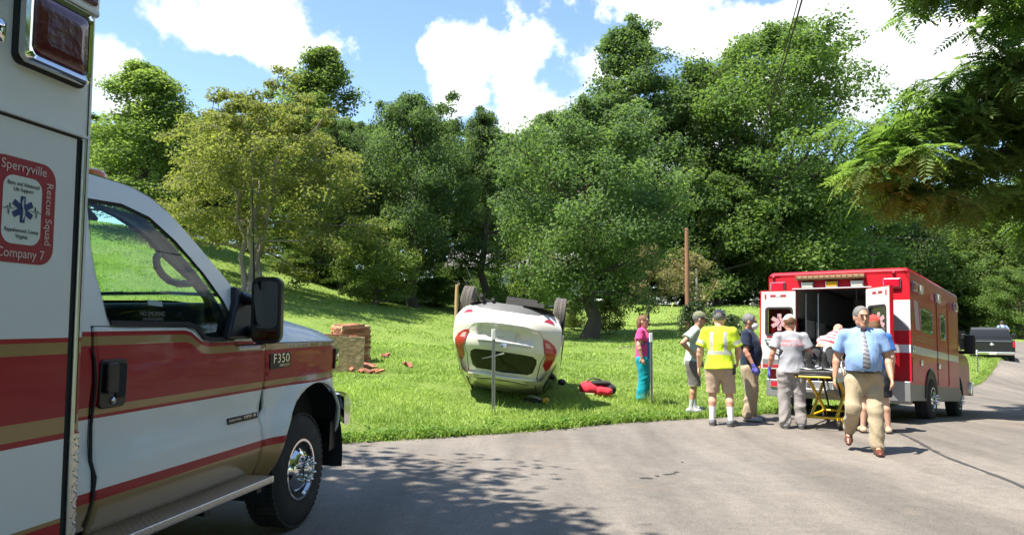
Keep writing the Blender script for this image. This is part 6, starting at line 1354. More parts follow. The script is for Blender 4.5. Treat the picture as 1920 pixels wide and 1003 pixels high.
def shoe(T, a, t, m, sole):
    a, t = Vector(a), Vector(t); d = (t-a); d.z = 0; d.normalize(); lo = Vector((min(a.x, t.x)-.12, min(a.y, t.y)-.16, min(a.z, t.z)-.1)); hi = Vector((max(a.x, t.x)+.12, max(a.y, t.y)+.16, a.z+.08)); F = Field(lo, hi, .009)
    slope = (t.z+.0-(a.z-.06)); heel = a-d*.045+Vector((0, 0, -.045)); toe = t+d*.02+Vector((0, 0, .005)); ball = a.lerp(t, .72)+Vector((0, 0, -.0))
    F.cone(heel, a+Vector((0, 0, -.02)), .042, .043, .02); F.cone(heel, ball+Vector((0, 0, -.008)), .042, .048, .03, ((0, 0, 1), 1.15)); F.cone(ball, toe, .046, .034, .02, ((0, 0, 1), 1.25))
    sole_z = min(heel.z-.04, t.z-.03)
    o = sdf_obj('shoe', F, [m, sole], T, lambda x, y, z: (z < np.interp((x-a.x)*d.x+(y-a.y)*d.y, [-.05, (t-a).length], [heel.z-.022, toe.z-.015])).astype(int)); return o
def torso_field(J, inflate=0.0, lo=(-.5, -.4, .7), hi=(.5, .45, 1.62), belly=0.0, sleeve=.55, h=.011, flare=0.0, sl_r=.07, chest_r=1.0):
    F = Field(lo, hi, h); g = J['girth']; hm = J['hipR'].lerp(J['hipL'], .5); fl = ((0, 1, 0), 1.38/max(1, g*.95))
    F.cone(hm+Vector((0, 0, -.05)), J['waist'], (.155+flare)*g+inflate, .148*g+inflate, .05, fl); F.cone(J['waist'], J['chest'], .148*g+inflate, (.165*chest_r)*min(g, 1.12)+inflate, .05, fl); F.cone(J['chest'], J['neck']-Vector((0, 0, .06)), .16*min(g, 1.12)+inflate, .07+inflate, .05, fl)
    F.cone(J['shR'], J['shL'], .052+inflate, .052+inflate, .05)
    if belly: F.ell(J['waist']+Vector((0, .02+belly*.35, .03)), (.15*g, .115*g+belly*.7, .25), .09)
    for sd in 'RL':
        s_, e = J['sh'+sd], J['el'+sd]; q = s_.lerp(e, sleeve); F.cone(s_+(e-s_)*.04, q, .056+inflate, sl_r+inflate*.4, .03)
    return F
def cut_sleeves(F, J, sleeve):
    ax = [F.lo[i]+F.h*np.arange(F.n[i], dtype=np.float32) for i in range(3)]; X, Y, Z = np.meshgrid(*ax, indexing='ij')
    for sd in 'RL':
        s_, e = J['sh'+sd], J['el'+sd]; d = (e-s_).normalized(); q = s_.lerp(e, sleeve); near = ((X-q.x)**2+(Y-q.y)**2+(Z-q.z)**2 < .15**2); pl = (X-q.x)*d.x+(Y-q.y)*d.y+(Z-q.z)*d.z
        F.d = np.where(near, np.maximum(F.d, pl), F.d)
def trousers(T, J, m, top=1.06, hem=.07, rk=1.0, inflate=.018, h=.0115, amp=.0035, name='trousers', region=None, flare=0.0):
    F = Field((-.42, -.5, -.02), (.42, .55, top+.1), h); g = J['girth']; hm = J['hipR'].lerp(J['hipL'], .5); fl = ((0, 1, 0), 1.25)
    F.cone(hm-Vector((0, 0, .03)), J['waist'], .158*g+.010, .134*g+.010, .06, fl)
    for sd in 'RL':
        a, k, b = J['hip'+sd]-Vector((0, 0, .085)), J['knee'+sd], J['ank'+sd]; F.cone(a, k, (.088*g**.6+inflate)*rk, (.062+inflate)*rk, .02); c = k.lerp(b, max(0, min(1, (k.z-hem)/max(.01, k.z-b.z)))); 
        if hem < k.z: F.cone(k, k.lerp(b, .95), (.062+inflate)*rk, (.055+inflate+flare)*rk, .03)
    F.cut((0, 0, 1), top); F.wrinkle(amp, 34, int(hm.z*1000)+len(T.name))
    if hem > .2: F.cut((0, 0, -1), -hem)
    else:
        for _ in (0,): F.cut((0, 0, -1), -hem)
    return sdf_obj(name, F, m, T, region)

# --- woman in scrubs
def dress_nurse(T, J, hp, E, M):
    hair(T, hp, E, HAIR['brown'], long=.17)
    pk = cloth('scrub_pink', (.68, .06, .22)); bl = cloth('scrub_blue', (.02, .13, .33)); te = cloth('scrub_teal', (.0, .27, .33))
    F = torso_field(J, .012, sleeve=.62, sl_r=.082, flare=.02); F.ell((.06, .10, 1.30), (.075, .07, .07), .04); F.ell((-.06, .10, 1.30), (.075, .07, .07), .04); cut_sleeves(F, J, .62); F.wrinkle(.003, 34, 5); F.cut((0, 0, -1), -.90)
    F.ell(hp(0, .06, -.17), (.05, .05, .09), .01, sub=True)
    sdf_obj('scrub_top', F, [pk, bl], T, lambda x, y, z: ((z < 1.325+.03*np.abs(x)) & (np.abs(x) < .135) & (y > -.06)).astype(int))
    trousers(T, J, te, top=.97, hem=.02, rk=1.12, inflate=.028, amp=.005, flare=.02)
make_person('woman in pink and blue top and teal trousers beside a metal post', 1207, 757, 14.4, (.93, -.36), 1.66, dict(wrR=(.24, .02, .93), elR=(.25, -.04, 1.18), hyaw=R(-4), girth=1.14, thick=1.08), SKINP, dress_nurse)
# --- man in sage shirt, hand on hip
def dress_sage(T, J, hp, E, M):
    hair(T, hp, E, HAIR['grey']); cap(T, hp, E, M, cloth('cap_olive', (.16, .17, .10)), bl=.095)
    sg = cloth('sage_shirt', (.40, .50, .41), bump=.5); F = torso_field(J, .018, sleeve=.66, sl_r=.088, flare=.045, belly=.03); cut_sleeves(F, J, .66); F.wrinkle(.005, 30, 11); F.cut((0, 0, -1), -.83)
    sdf_obj('shirt', F, sg, T)
    gs = cloth('shorts_charcoal', (.135, .125, .115)); trousers(T, J, [gs, cloth('lining', (.5, .45, .38))], top=.93, hem=.47, rk=1.1, inflate=.026, name='shorts', region=lambda x, y, z: (z < .492).astype(int))
    q = MB()
    for s_ in (1, -1): q.tube([hp(s_*.03+math.cos(t)*.024, .108, .008+math.sin(t)*.018) for t in [2*math.pi*i/12 for i in range(13)]], .0025, n=4, caps=False); q.tube([hp(s_*.055, .106, .014), hp(s_*.082, .0, .012)], .0025, n=4)
    q.build('glasses', M_INK, T)
    for sd in 'RL': shoe(T, J['ank'+sd], J['toe'+sd], mat('shoe_grey', (.30, .31, .32), .7), mat('sole_white', (.6, .6, .58), .7))
make_person('man in sage shirt and olive cap with a hand on his hip', 1301, 769, 13.5, (.97, -.1), 1.80, dict(socks=.24, sockmat=SOCKG, hipR=(.10, -.03, .95), hipL=(-.10, .02, .95), waist=(0, .02, 1.1), chest=(0, .04, 1.33), neck=(0, .07, 1.51), head=(0, .13, 1.65), hpitch=R(-10), shR=(.185, .03, 1.455), shL=(-.185, .06, 1.455), elR=(.33, -.22, 1.24), wrR=(.20, -.03, 1.06), handR=(-.15, .75, -.4), hupR=(.9, .1, .3), elL=(-.25, .1, 1.18), wrL=(-.24, .16, .95), kneeR=(.11, .01, .51), ankR=(.13, -.07, .09), toeR=(.15, .11, .03), ankL=(-.10, .03, .09), toeL=(-.10, .22, .03), hairmat=HAIR['grey']), SKIN, dress_sage)
# --- man in high-visibility shirt
def dress_hivis(T, J, hp, E, M):
    hair(T, hp, E, HAIR['grey']); cap(T, hp, E, M, cloth('cap_navy', (.018, .024, .05)), back_hole=True)
    q = MB(); q.tube([hp(.035*math.cos(t), -.118+.012*abs(math.cos(t)), .055+.012*math.sin(t)) for t in [math.pi*i/8 for i in range(9)]], .004, n=5); q.build('cap_emblem', M_GOLD, T)
    lm = cloth('lime_fabric', (.56, .72, .035), bump=.4); sv = mat('silver_tape', (.42, .44, .38), .45); F = torso_field(J, .022, sleeve=.80, sl_r=.085, flare=.045, belly=.04); cut_sleeves(F, J, .80); F.wrinkle(.005, 28, 17); F.cut((.05, 0, -1), -.885)
    F.d = F.d
    def rg(x, y, z):
        m = ((np.abs(z-1.135) < .028) & (np.abs(x) < .25)) | ((np.abs(np.abs(x)-.105) < .025) & (z > 1.135) & (z < 1.46))
        for sd in 'RL':
            s_, e = J['sh'+sd], J['el'+sd]; d = (e-s_); L_ = d.length; d = d.normalized(); t = ((x-s_.x)*d.x+(y-s_.y)*d.y+(z-s_.z)*d.z)/L_; m |= (np.abs(x) > .22) & (np.abs(t-.56) < .09)
        return m.astype(int)
    sdf_obj('hi_vis_shirt', F, [lm, sv], T, rg)
    kh = cloth('khaki_shorts', (.42, .31, .22)); trousers(T, J, kh, top=.95, hem=.50, rk=1.1, inflate=.026, name='shorts')
    q = MB(); q.box((.19, -.08, .80), (.24, .04, .96)); q.build('radio_holster', M_INK, T, bevel=.01)
    for sd in 'RL': shoe(T, J['ank'+sd], J['toe'+sd], mat('shoe_slate', (.10, .10, .11), .7), mat('sole_white', (.6, .6, .58), .7))
make_person('man in lime high-visibility shirt and khaki shorts seen from behind', 1352, 795, 11.85, (.38, .93), 1.80, dict(socks=.30, sockmat=SOCKW, girth=1.12, thick=1.12, shR=(.20, -.01, 1.465), shL=(-.20, -.01, 1.465), kneeR=(.13, .06, .51), ankR=(.15, -.02, .09), toeR=(.21, .15, .03), kneeL=(-.12, .02, .51), ankL=(-.13, -.03, .09), toeL=(-.13, .16, .03), elL=(-.30, -.02, 1.17), wrL=(-.33, .04, .91), elR=(.28, .06, 1.18), wrR=(.25, .22, 1.02), hpitch=R(-12), head=(0, .05, 1.66), hairmat=HAIR['grey']), SKINP, dress_hivis)
# --- masked man in navy polo
def dress_navy(T, J, hp, E, M):
    hair(T, hp, E, HAIR['grey'])
    nv = cloth('navy_polo', (.014, .022, .05)); F = torso_field(J, .014, sleeve=.72, sl_r=.076, belly=.06, flare=.02); cut_sleeves(F, J, .72); F.wrinkle(.0035, 30, 23); F.cut((0, 0, -1), -.92); sdf_obj('polo_shirt', F, nv, T)
    trousers(T, J, cloth('khaki_trousers', (.36, .28, .19)), top=.96, hem=.05, rk=1.08, inflate=.024, amp=.0075)
    c = hp(0, .07, -.045); F = Field(c-Vector((.12, .12, .1)), c+Vector((.12, .12, .1)), .007); F.ell(hp(0, .062, -.048), (.074, .070, .064), .01, E); F.ell(hp(0, -.012, -.02), (.2, .062, .2), .004, E, sub=True); sdf_obj('face_mask', F, mat('mask_white', (.75, .77, .78), .8), T)
    q = MB(); q.tube([hp(.06, .06, -.03), hp(.078, 0, -.005)], .002, n=4); q.tube([hp(-.06, .06, -.03), hp(-.078, 0, -.005)], .002, n=4); q.tube([hp(x, .104-.6*x*x/.05*.1, .018) for x in (-.06, -.03, 0, .03, .06)], .003, n=4); q.tube([hp(.06, .09, .018), hp(.08, 0, .015)], .0025, n=4); q.tube([hp(-.06, .09, .018), hp(-.08, 0, .015)], .0025, n=4); q.build('glasses', M_INK, T)
    for sd in 'RL': shoe(T, J['ank'+sd], J['toe'+sd], mat('shoe_grey', (.30, .31, .32), .7), mat('sole_dark', (.05, .05, .05), .7))
make_person('masked man in navy polo and khaki trousers wearing purple gloves', 1408, 787, 12.45, (.86, -.50), 1.76, dict(gloves=1, girth=1.1, elR=(.26, .0, 1.17), wrR=(.25, .12, .93), elL=(-.26, -.06, 1.17), wrL=(-.28, .04, .92), hyaw=R(8), hpitch=R(-8), hairmat=HAIR['grey'], kneeR=(.11, .04, .51)), SKINR, dress_navy)
# --- man in grey t-shirt at the stretcher
def dress_tee(T, J, hp, E, M):
    hair(T, hp, E, HAIR['brown']); cap(T, hp, E, M, cloth('cap_cream', (.62, .58, .52)), back_hole=True)
    gy = cloth('grey_tee', (.36, .36, .39)); F = torso_field(J, .016, sleeve=.66, sl_r=.085, flare=.04, belly=.03); cut_sleeves(F, J, .66); F.wrinkle(.006, 26, 29); F.cut((0, 0, -1), -.885); sh = sdf_obj('t_shirt', F, gy, T)
    bv = bvh_of(sh); rd = mat('print_red', (.62, .12, .14), .7)
    for body, z, sz in (('SPERRYVILLE', 1.385, .062), ('RESCUE SQUAD', 1.325, .055)):
        o = text('back_print', body, sz, rd, sh, Matrix(((1, 0, 0, 0), (0, 0, -1, 0), (0, 1, 0, z), (0, 0, 0, 1))), depth=0, xs=.92)
        for v in o.data.vertices:
            h = bv.ray_cast(Vector((v.co.x, -1, v.co.z)), Vector((0, 1, 0))); v.co.y = (h[0].y if h[0] else -.15)-.004
    trousers(T, J, cloth('stone_trousers', (.29, .265, .255)), top=.95, hem=.03, rk=1.1, inflate=.027, amp=.008)
    for sd in 'RL': shoe(T, J['ank'+sd], J['toe'+sd], mat('shoe_slate', (.10, .10, .11), .7), mat('sole_white', (.6, .6, .58), .7))
make_person('man in grey t-shirt and cream cap, back turned, at the stretcher foot', 1487, 802, 11.6, (.16, .99), 1.73, dict(gloves=1, elR=(.29, .0, 1.18), wrR=(.32, .12, .95), elL=(-.29, -.02, 1.18), wrL=(-.33, .06, .93), shR=(.195, -.01, 1.46), shL=(-.195, -.01, 1.46), hpitch=R(-14), head=(0, .04, 1.66), girth=1.04), SKINR, dress_tee)
# --- man in blue shirt and tie
def dress_blue(T, J, hp, E, M):
    hair(T, hp, E, HAIR['grey'], h=.007)
    bs = cloth('light_blue_shirt', (.22, .35, .60), bump=.3); F = torso_field(J, .016, sleeve=.74, sl_r=.078, belly=.14, h=.0105); cut_sleeves(F, J, .74); F.wrinkle(.005, 26, 31); F.cut((0, 0, -1), -.985); F.ell(hp(0, .03, -.165), (.05, .05, .05), .01, sub=True); sh = sdf_obj('dress_shirt', F, bs, T)
    bv = bvh_of(sh)
    def front(x, z, o=.0):
        h = bv.ray_cast(Vector((x, 1, z)), Vector((0, -1, 0))); return Vector((x, (h[0].y if h[0] else .16)+o, z))
    # tie: tapered strip with diagonal stripes
    tg = mat('tie_grey', (.20, .20, .22), .5); td = mat('tie_dark', (.03, .03, .04), .5); q = MB(); n = 34; rows = []
    for i in range(n+1):
        t = i/n; z = 1.468-.44*t; w = .020+.024*min(1, t*1.15) if t < .94 else .044*(1-(t-.94)/.06)+.002; rows.append([front(x*w, z, .010 if abs(x) < .9 else .005) for x in (-1, 0, 1)])
    for i in range(n):
        for j in range(2): q.add([rows[i][j], rows[i][j+1], rows[i+1][j+1], rows[i+1][j]], [(0, 1, 2, 3)], int((i+j) % 4 == 0))
    tie = q.build('necktie', [tg, td], T, weld=True); q = MB(); c = front(0, 1.475, .012); q.ring_loft([[c+Vector((x*s_, y, dz)) for x, y in ((-1, -.01), (-.6, .012), (.6, .012), (1, -.01))] for s_, dz in ((.022, .02), (.018, -.02))]); q.build('tie_knot', td, tie)
    for s_ in (1, -1):
        q = MB(); a = hp(s_*.05, .035, -.135); b = front(s_*.012, 1.478, .010); c = front(s_*.075, 1.445, .008); d = hp(s_*.062, -.02, -.13); q.add([a, b, c, d, a+Vector((0, .004, .004)), b+Vector((0, .006, 0)), c+Vector((0, .006, 0))], [(0, 1, 2, 3), (4, 5, 6), (0, 1, 5, 4), (1, 2, 6, 5)]); q.build('collar', bs, sh)
    q = MB(); pts = [front(x, 1.31, .004) for x in (.055, .125)]+[front(x, 1.20, .004) for x in (.125, .055)]; q.add(pts, [(0, 1, 2, 3)]); q.build('pocket', bs, sh)
    trousers(T, J, cloth('tan_trousers', (.40, .325, .215)), top=1.0, hem=.04, rk=1.02, inflate=.025, amp=.0075)
    F = Field((-.35, -.35, .95), (.35, .4, 1.05), .009); g = J['girth']; F.cone(J['hipR'].lerp(J['hipL'], .5), J['waist'], .155*g+.026, .152*g+.026, .02, ((0, 1, 0), 1.22)); F.ell(J['waist']+Vector((0, .02+.15*.35, .03)), (.15*g+.006, .115*g+.15*.7+.006, .25), .06); F.cut((0, 0, 1), 1.012); F.cut((0, 0, -1), -.978); belt = sdf_obj('belt', F, mat('belt_leather', (.015, .014, .013), .4), T)
    for sd in 'RL': shoe(T, J['ank'+sd], J['toe'+sd], mat('shoe_brown', (.12, .035, .022), .35), mat('sole_dark', (.05, .05, .05), .7))
make_person('man in light blue shirt, striped tie and tan trousers walking forward', 1624, 846, 9.45, (-.30, -.95), 1.82, dict(girth=1.14, thick=1.08, mustache=1, hairmat=HAIR['grey'], shR=(.192, -.01, 1.45), shL=(-.192, -.01, 1.45), elR=(.285, -.10, 1.17), wrR=(.325, -.04, .92), elL=(-.275, -.02, 1.16), wrL=(-.29, .14, .93), hipR=(.10, .02, .95), hipL=(-.10, 0, .95), kneeR=(.14, .08, .53), ankR=(.16, -.26, .24), toeR=(.18, -.12, .08), kneeL=(-.10, .12, .51), ankL=(-.11, .14, .09), toeL=(-.11, .33, .03), hyaw=R(12), curl=.6), SKIN, dress_blue)
# --- person with red cap behind him
def dress_red(T, J, hp, E, M):
    hair(T, hp, E, HAIR['brown'], long=.10); cap(T, hp, E, M, cloth('cap_red', (.60, .05, .04)))
    F = torso_field(J, .014, sleeve=.7, sl_r=.076); cut_sleeves(F, J, .7); F.wrinkle(.004, 30, 37); F.cut((0, 0, -1), -.93); sdf_obj('t_shirt', F, [cloth('royal_blue_tee', (.03, .12, .42)), cloth('tee_white', (.6, .6, .62))], T, lambda x, y, z: ((np.abs(z-1.2) < .05) & (np.sin(x*160) > .2)).astype(int))
    trousers(T, J, cloth('shorts_navy', (.02, .022, .03)), top=1.0, hem=.55, rk=1.15, inflate=.03, name='shorts')
    for sd in 'RL': shoe(T, J['ank'+sd], J['toe'+sd], mat('sandal_tan', (.40, .30, .20), .7), mat('sole_dark', (.05, .05, .05), .7))
make_person('person in red cap and blue shirt mostly hidden behind the man with the tie', 1645, 807, 11.1, (.2, .97), 1.72, dict(ankR=(.16, .0, .09), toeR=(.2, .19, .03), kneeR=(.13, .02, .51), ankL=(-.2, .02, .09), toeL=(-.2, .2, .03), kneeL=(-.16, .03, .51)), SKINP, dress_red)

# ================================================================== stretcher and patient
def stretcher():
    YEL = mat('stretcher_yellow', (.78, .50, .01), .4, coat=.3); MATT = mat('mattress_black', (.02, .02, .022), .6, bump=.3); SHEET = cloth('sheet_white', (.72, .73, .72), bump=.5)
    hd = R(36); c = Vector((5.10, 12.05)); gz = G(c.x, c.y)
    T = thing('stretcher', 'yellow wheeled ambulance stretcher behind the open red ambulance', 'stretcher', (c.x, c.y, gz), (0, 0, -hd))
    D = .80
    q = MB()
    for x in (-.27, .27): q.tube([(x, -.95, D), (x, .95, D+.02)], .018)
    for y in (-.95, -.3, .3, .95): q.tube([(-.27, y, D), (.27, y, D)], .016)
    q.build('deck_frame', YEL, T)
    q = MB()
    for x in (-.30, .30): q.tube([(x, -.6, D+.03), (x, -.6, D+.22), (x, .1, D+.22), (x, .1, D+.03)], .012)
    q.build('side_rails', M_POLE, T)
    q = MB(); q.tube([(-.25, -.95, D), (-.25, -1.12, D+.04), (.25, -1.12, D+.04), (.25, -.95, D)], .017); q.build('foot_handle', M_INK, T)
    for x in (-.22, .22):
        q = MB(); q.tube([(x, -.55, D-.02), (x, .50, .17)], .026); q.build('leg', YEL, T)
        q = MB(); q.tube([(x*.85, .55, D-.02), (x*.85, -.50, .17)], .026); q.build('leg', YEL, T)
        q = MB(); q.tube([(x*.5, -.1, D-.02), (x*.5, .3, .25)], .016); q.build('hydraulic_strut', M_INK, T)
    q = MB()
    for x in (-.25, .25): q.tube([(x, -.62, .17), (x, -.4, .15), (x, .4, .15), (x, .62, .17)], .022)
    for y in (-.55, .55): q.tube([(-.25, y, .16), (.25, y, .16)], .018)
    q.build('base_frame', YEL, T)
    for x in (-.26, .26):
        for y in (-.64, .64):
            e = bpy.data.objects.new('castor', None); COL.objects.link(e); e.parent = T; e.location = (x, y, .075)
            q = MB(); q.lathe([(-.02, .02), (-.022, .07), (-.012, .075), (.012, .075), (.022, .07), (.02, .02)], 0, 18, 'x'); q.build('wheel', M_RUB, e)
            q = MB(); q.tube([(0, 0, 0), (.035, 0, .02), (.03, 0, .10)], .01); q.tube([(0, 0, 0), (-.035, 0, .02), (-.03, 0, .10)], .01); q.build('fork', YEL, e)
    # mattress: flat foot section, raised back section
    q = MB(); q.box((-.26, -.92, D+.02), (.26, .10, D+.10)); q.build('mattress', MATT, T, bevel=.03, seg=3)
    M = Matrix.Translation((0, .10, D+.03)) @ Matrix.Rotation(R(34), 4, 'X'); q = MB(); q.box((-.26, 0, 0), (.26, .80, .08), 0, M); q.build('backrest', MATT, T, bevel=.03, seg=3)
    q = MB(); rings = []
    for i in range(12):
        t = i/11; y = -.9+.95*t; rings.append([Vector((x*(1+.04*math.sin(9*t+x*8)), y, z+.012*math.sin(13*t+x*20))) for x, z in ((-.30, D-.08), (-.29, D+.06), (-.25, D+.115), (-.1, D+.118), (.1, D+.118), (.25, D+.115), (.29, D+.06), (.30, D-.08))])
    q.ring_loft(rings, caps=False, closed=False); q.build('sheet', SHEET, T)
    for y, nm in ((-.45, 'strap'), (-.05, 'strap')):
        q = MB(); rings = [[Vector((x, y+dy, z)) for dy in (-.025, .025)] for x, z in ((-.31, D+.0), (-.29, D+.22), (-.22, D+.42), (0, D+.47), (.22, D+.42), (.29, D+.22), (.31, D))]; q.ring_loft(rings, caps=False, closed=False); q.build(nm, YEL, T)
    # patient
    P = thing('person', 'patient lying on the stretcher in dark trousers under a red and white cloth', 'person', (c.x, c.y, gz), (0, 0, -hd), 'people at the roadside')
    B = D+.10; F = Field((-.42, -1.05, .75), (.42, 1.05, 1.75), .011); bk = Vector((0, math.cos(R(34)), math.sin(R(34)))); nrm = Vector((0, -math.sin(R(34)), math.cos(R(34)))); hip = Vector((0, .02, B+.11))
    ch = hip+bk*.45+nrm*.04; hd_ = hip+bk*.72+nrm*.06
    F.cone(hip, ch, .12, .14, .04); F.cone(ch, hd_, .07, .055, .03); F.ell(hd_+bk*.06, (.078, .11, .095), .02); F.cone(hd_+nrm*.08+bk*.05, hd_+nrm*.105+bk*.03, .012, .014, .01)
    for sx_ in (1, -1):
        sh = ch+Vector((sx_*.19, 0, 0))+bk*.03; el = sh-bk*.24+Vector((sx_*.06, 0, .0)); wr = el-bk*.12+nrm*.10+Vector((-sx_*.12, -.08, .04)); F.cone(sh, el, .05, .042, .03); F.cone(el, wr, .042, .028, .02); fabric_hand(F, wr, (wr-el).normalized(), nrm, 1.0, .4, flip=sx_)
        kn = Vector((sx_*.11, -.40, B+.26)); an = Vector((sx_*.11, -.78, B+.04)); F.cone(hip+Vector((sx_*.09, 0, 0)), kn, .08, .055, .03); F.cone(kn, an, .054, .035, .02); F.cone(an, an+Vector((0, -.04, .16)), .035, .03, .02)
    sdf_obj('body', F, SKINP, P)
    F = Field((-.42, -.95, .75), (.42, .25, 1.5), .012)
    for sx_ in (1, -1):
        kn = Vector((sx_*.11, -.40, B+.26)); an = Vector((sx_*.11, -.76, B+.06)); F.cone(hip+Vector((sx_*.09, 0, 0)), kn, .105, .08, .04); F.cone(kn, an, .08, .065, .03)
    F.cone(hip+Vector((.06, 0, 0)), hip-Vector((.06, 0, 0)), .13, .13, .04); F.wrinkle(.004, 30, 41); sdf_obj('trousers', F, cloth('trousers_black', (.02, .02, .022)), P)
    F = Field((-.5, -.1, .8), (.5, 1.0, 1.75), .012); F.cone(hip+bk*.08, ch, .15, .175, .05); F.cone(ch+Vector((.19, 0, 0)), ch-Vector((.19, 0, 0)), .085, .085, .04); F.ell(hip+bk*.35+nrm*.10, (.24, .20, .10), .06); F.wrinkle(.010, 22, 43)
    sdf_obj('flag_cloth', F, [cloth('cloth_white', (.70, .68, .66)), cloth('cloth_red', (.55, .04, .06)), cloth('cloth_blue', (.06, .08, .35))], P, lambda x, y, z: np.where(np.sin((x*.8+y*1.1+.4*np.sin(z*9))*24) > .25, 1, np.where((x < -.12) & (z < 1.2), 2, 0)))
    q = MB()
    for sx_ in (1, -1):
        an = Vector((sx_*.11, -.79, B+.05)); rings = [[an+Vector((math.cos(t)*r_*.8, dy+math.sin(t)*r_*.7, dz)) for t in [2*math.pi*k/10 for k in range(10)]] for dy, dz, r_ in ((0, -.03, .035), (0, .0, .05), (-.02, .09, .052), (-.04, .18, .045), (-.05, .21, .02))]; q2 = MB(); q2.ring_loft(rings); q2.build('shoe', mat('shoe_black', (.02, .02, .02), .6), P)
stretcher()

# ================================================================== red medical bag
def red_bag():
    g = ground(1121, 742); T = thing('medical_bag', 'red and black medical bag lying on the grass', 'bag', g, (0, 0, R(-14)))
    rd = cloth('bag_red', (.62, .03, .05)); bk = cloth('bag_black', (.02, .02, .022))
    F = Field((-.40, -.3, -.05), (.45, .3, .40), .012); F.cone((-.24, 0, .14), (.05, 0, .12), .12, .12, .06, ((0, 0, 1), .95)); F.cone((-.24, .08, .16), (.05, .08, .14), .10, .10, .05); F.wrinkle(.006, 26, 51); F.cut((0, 0, -1), .01); sdf_obj('main_pocket', F, rd, T)
    F = Field((-.15, -.3, -.05), (.48, .3, .40), .012); F.cone((.05, .02, .16), (.24, .02, .13), .115, .10, .05); F.ell((.05, 0, .24), (.20, .12, .05), .04); F.wrinkle(.006, 26, 53); F.cut((0, 0, -1), .01); sdf_obj('lid', F, bk, T)
    F = Field((.0, -.28, -.04), (.34, .05, .30), .012); F.cone((.06, -.11, .10), (.22, -.11, .09), .085, .07, .04); F.wrinkle(.005, 26, 55); F.cut((0, 0, -1), .01); sdf_obj('side_pocket', F, rd, T)
    q = MB(); rings = [[Vector((x, -.128-.006*math.sin(x*20), z+dz)) for dz in (-.014, .014)] for x, z in ((-.34, .07), (-.2, .05), (-.05, .045))]; q.ring_loft(rings, caps=False, closed=False); q.build('reflective_tape', mat('tape_cream', (.7, .62, .42), .5), T)
    q = MB(); q.tube([(-.2, -.05, .27), (-.1, -.03, .33), (.02, -.02, .31), (.12, -.02, .27)], .014); q.build('carry_handle', M_INK, T)
red_bag()

# ================================================================== posts
def post(px, py, top, Y, label, w=.028):
    p = at(px, py, Y); g = G(p.x, p.y); h = at(px, top, Y).z-g; T = thing('marker_post', label, 'post', (p.x, p.y, g), (0, 0, R(15)), 'metal marker posts')
    st = mat('galvanised_steel', (.34, .36, .34), .45, .6, var=.15, vscale=12); q = MB(); q.prism([(-w, -.012), (-w*.35, .012), (w*.35, .012), (w, -.012), (w*.8, -.016), (w*.3, .004), (-w*.3, .004), (-w*.8, -.016)], lambda x, y: (x, y, -.2), lambda x, y: (x, y, h-.17)); q.build('channel', st, T)
    q = MB(); q.box((-w*1.05, -.017, h-.17), (w*1.05, .016, h)); q.build('white_cap', mat('cap_white', (.8, .8, .78), .5), T, bevel=.005)
    for k in range(6):
        q = MB(); z = .25+k*(h-.6)/6; q.lathe([(-.018, .005), (-.0165, .005)], 0, 8, 'y', c=(0, 0, z)); q.build('bolt_hole', M_INK, T)
post(925, 776, 617, 12.1, 'grey marker post with white top in front of the overturned car')
post(1222, 759, 624, 14.0, 'grey marker post with white top in front of the woman in scrubs')
post(1834, 708, 656, 27.5, 'small marker post on the grass verge near the black pickup')

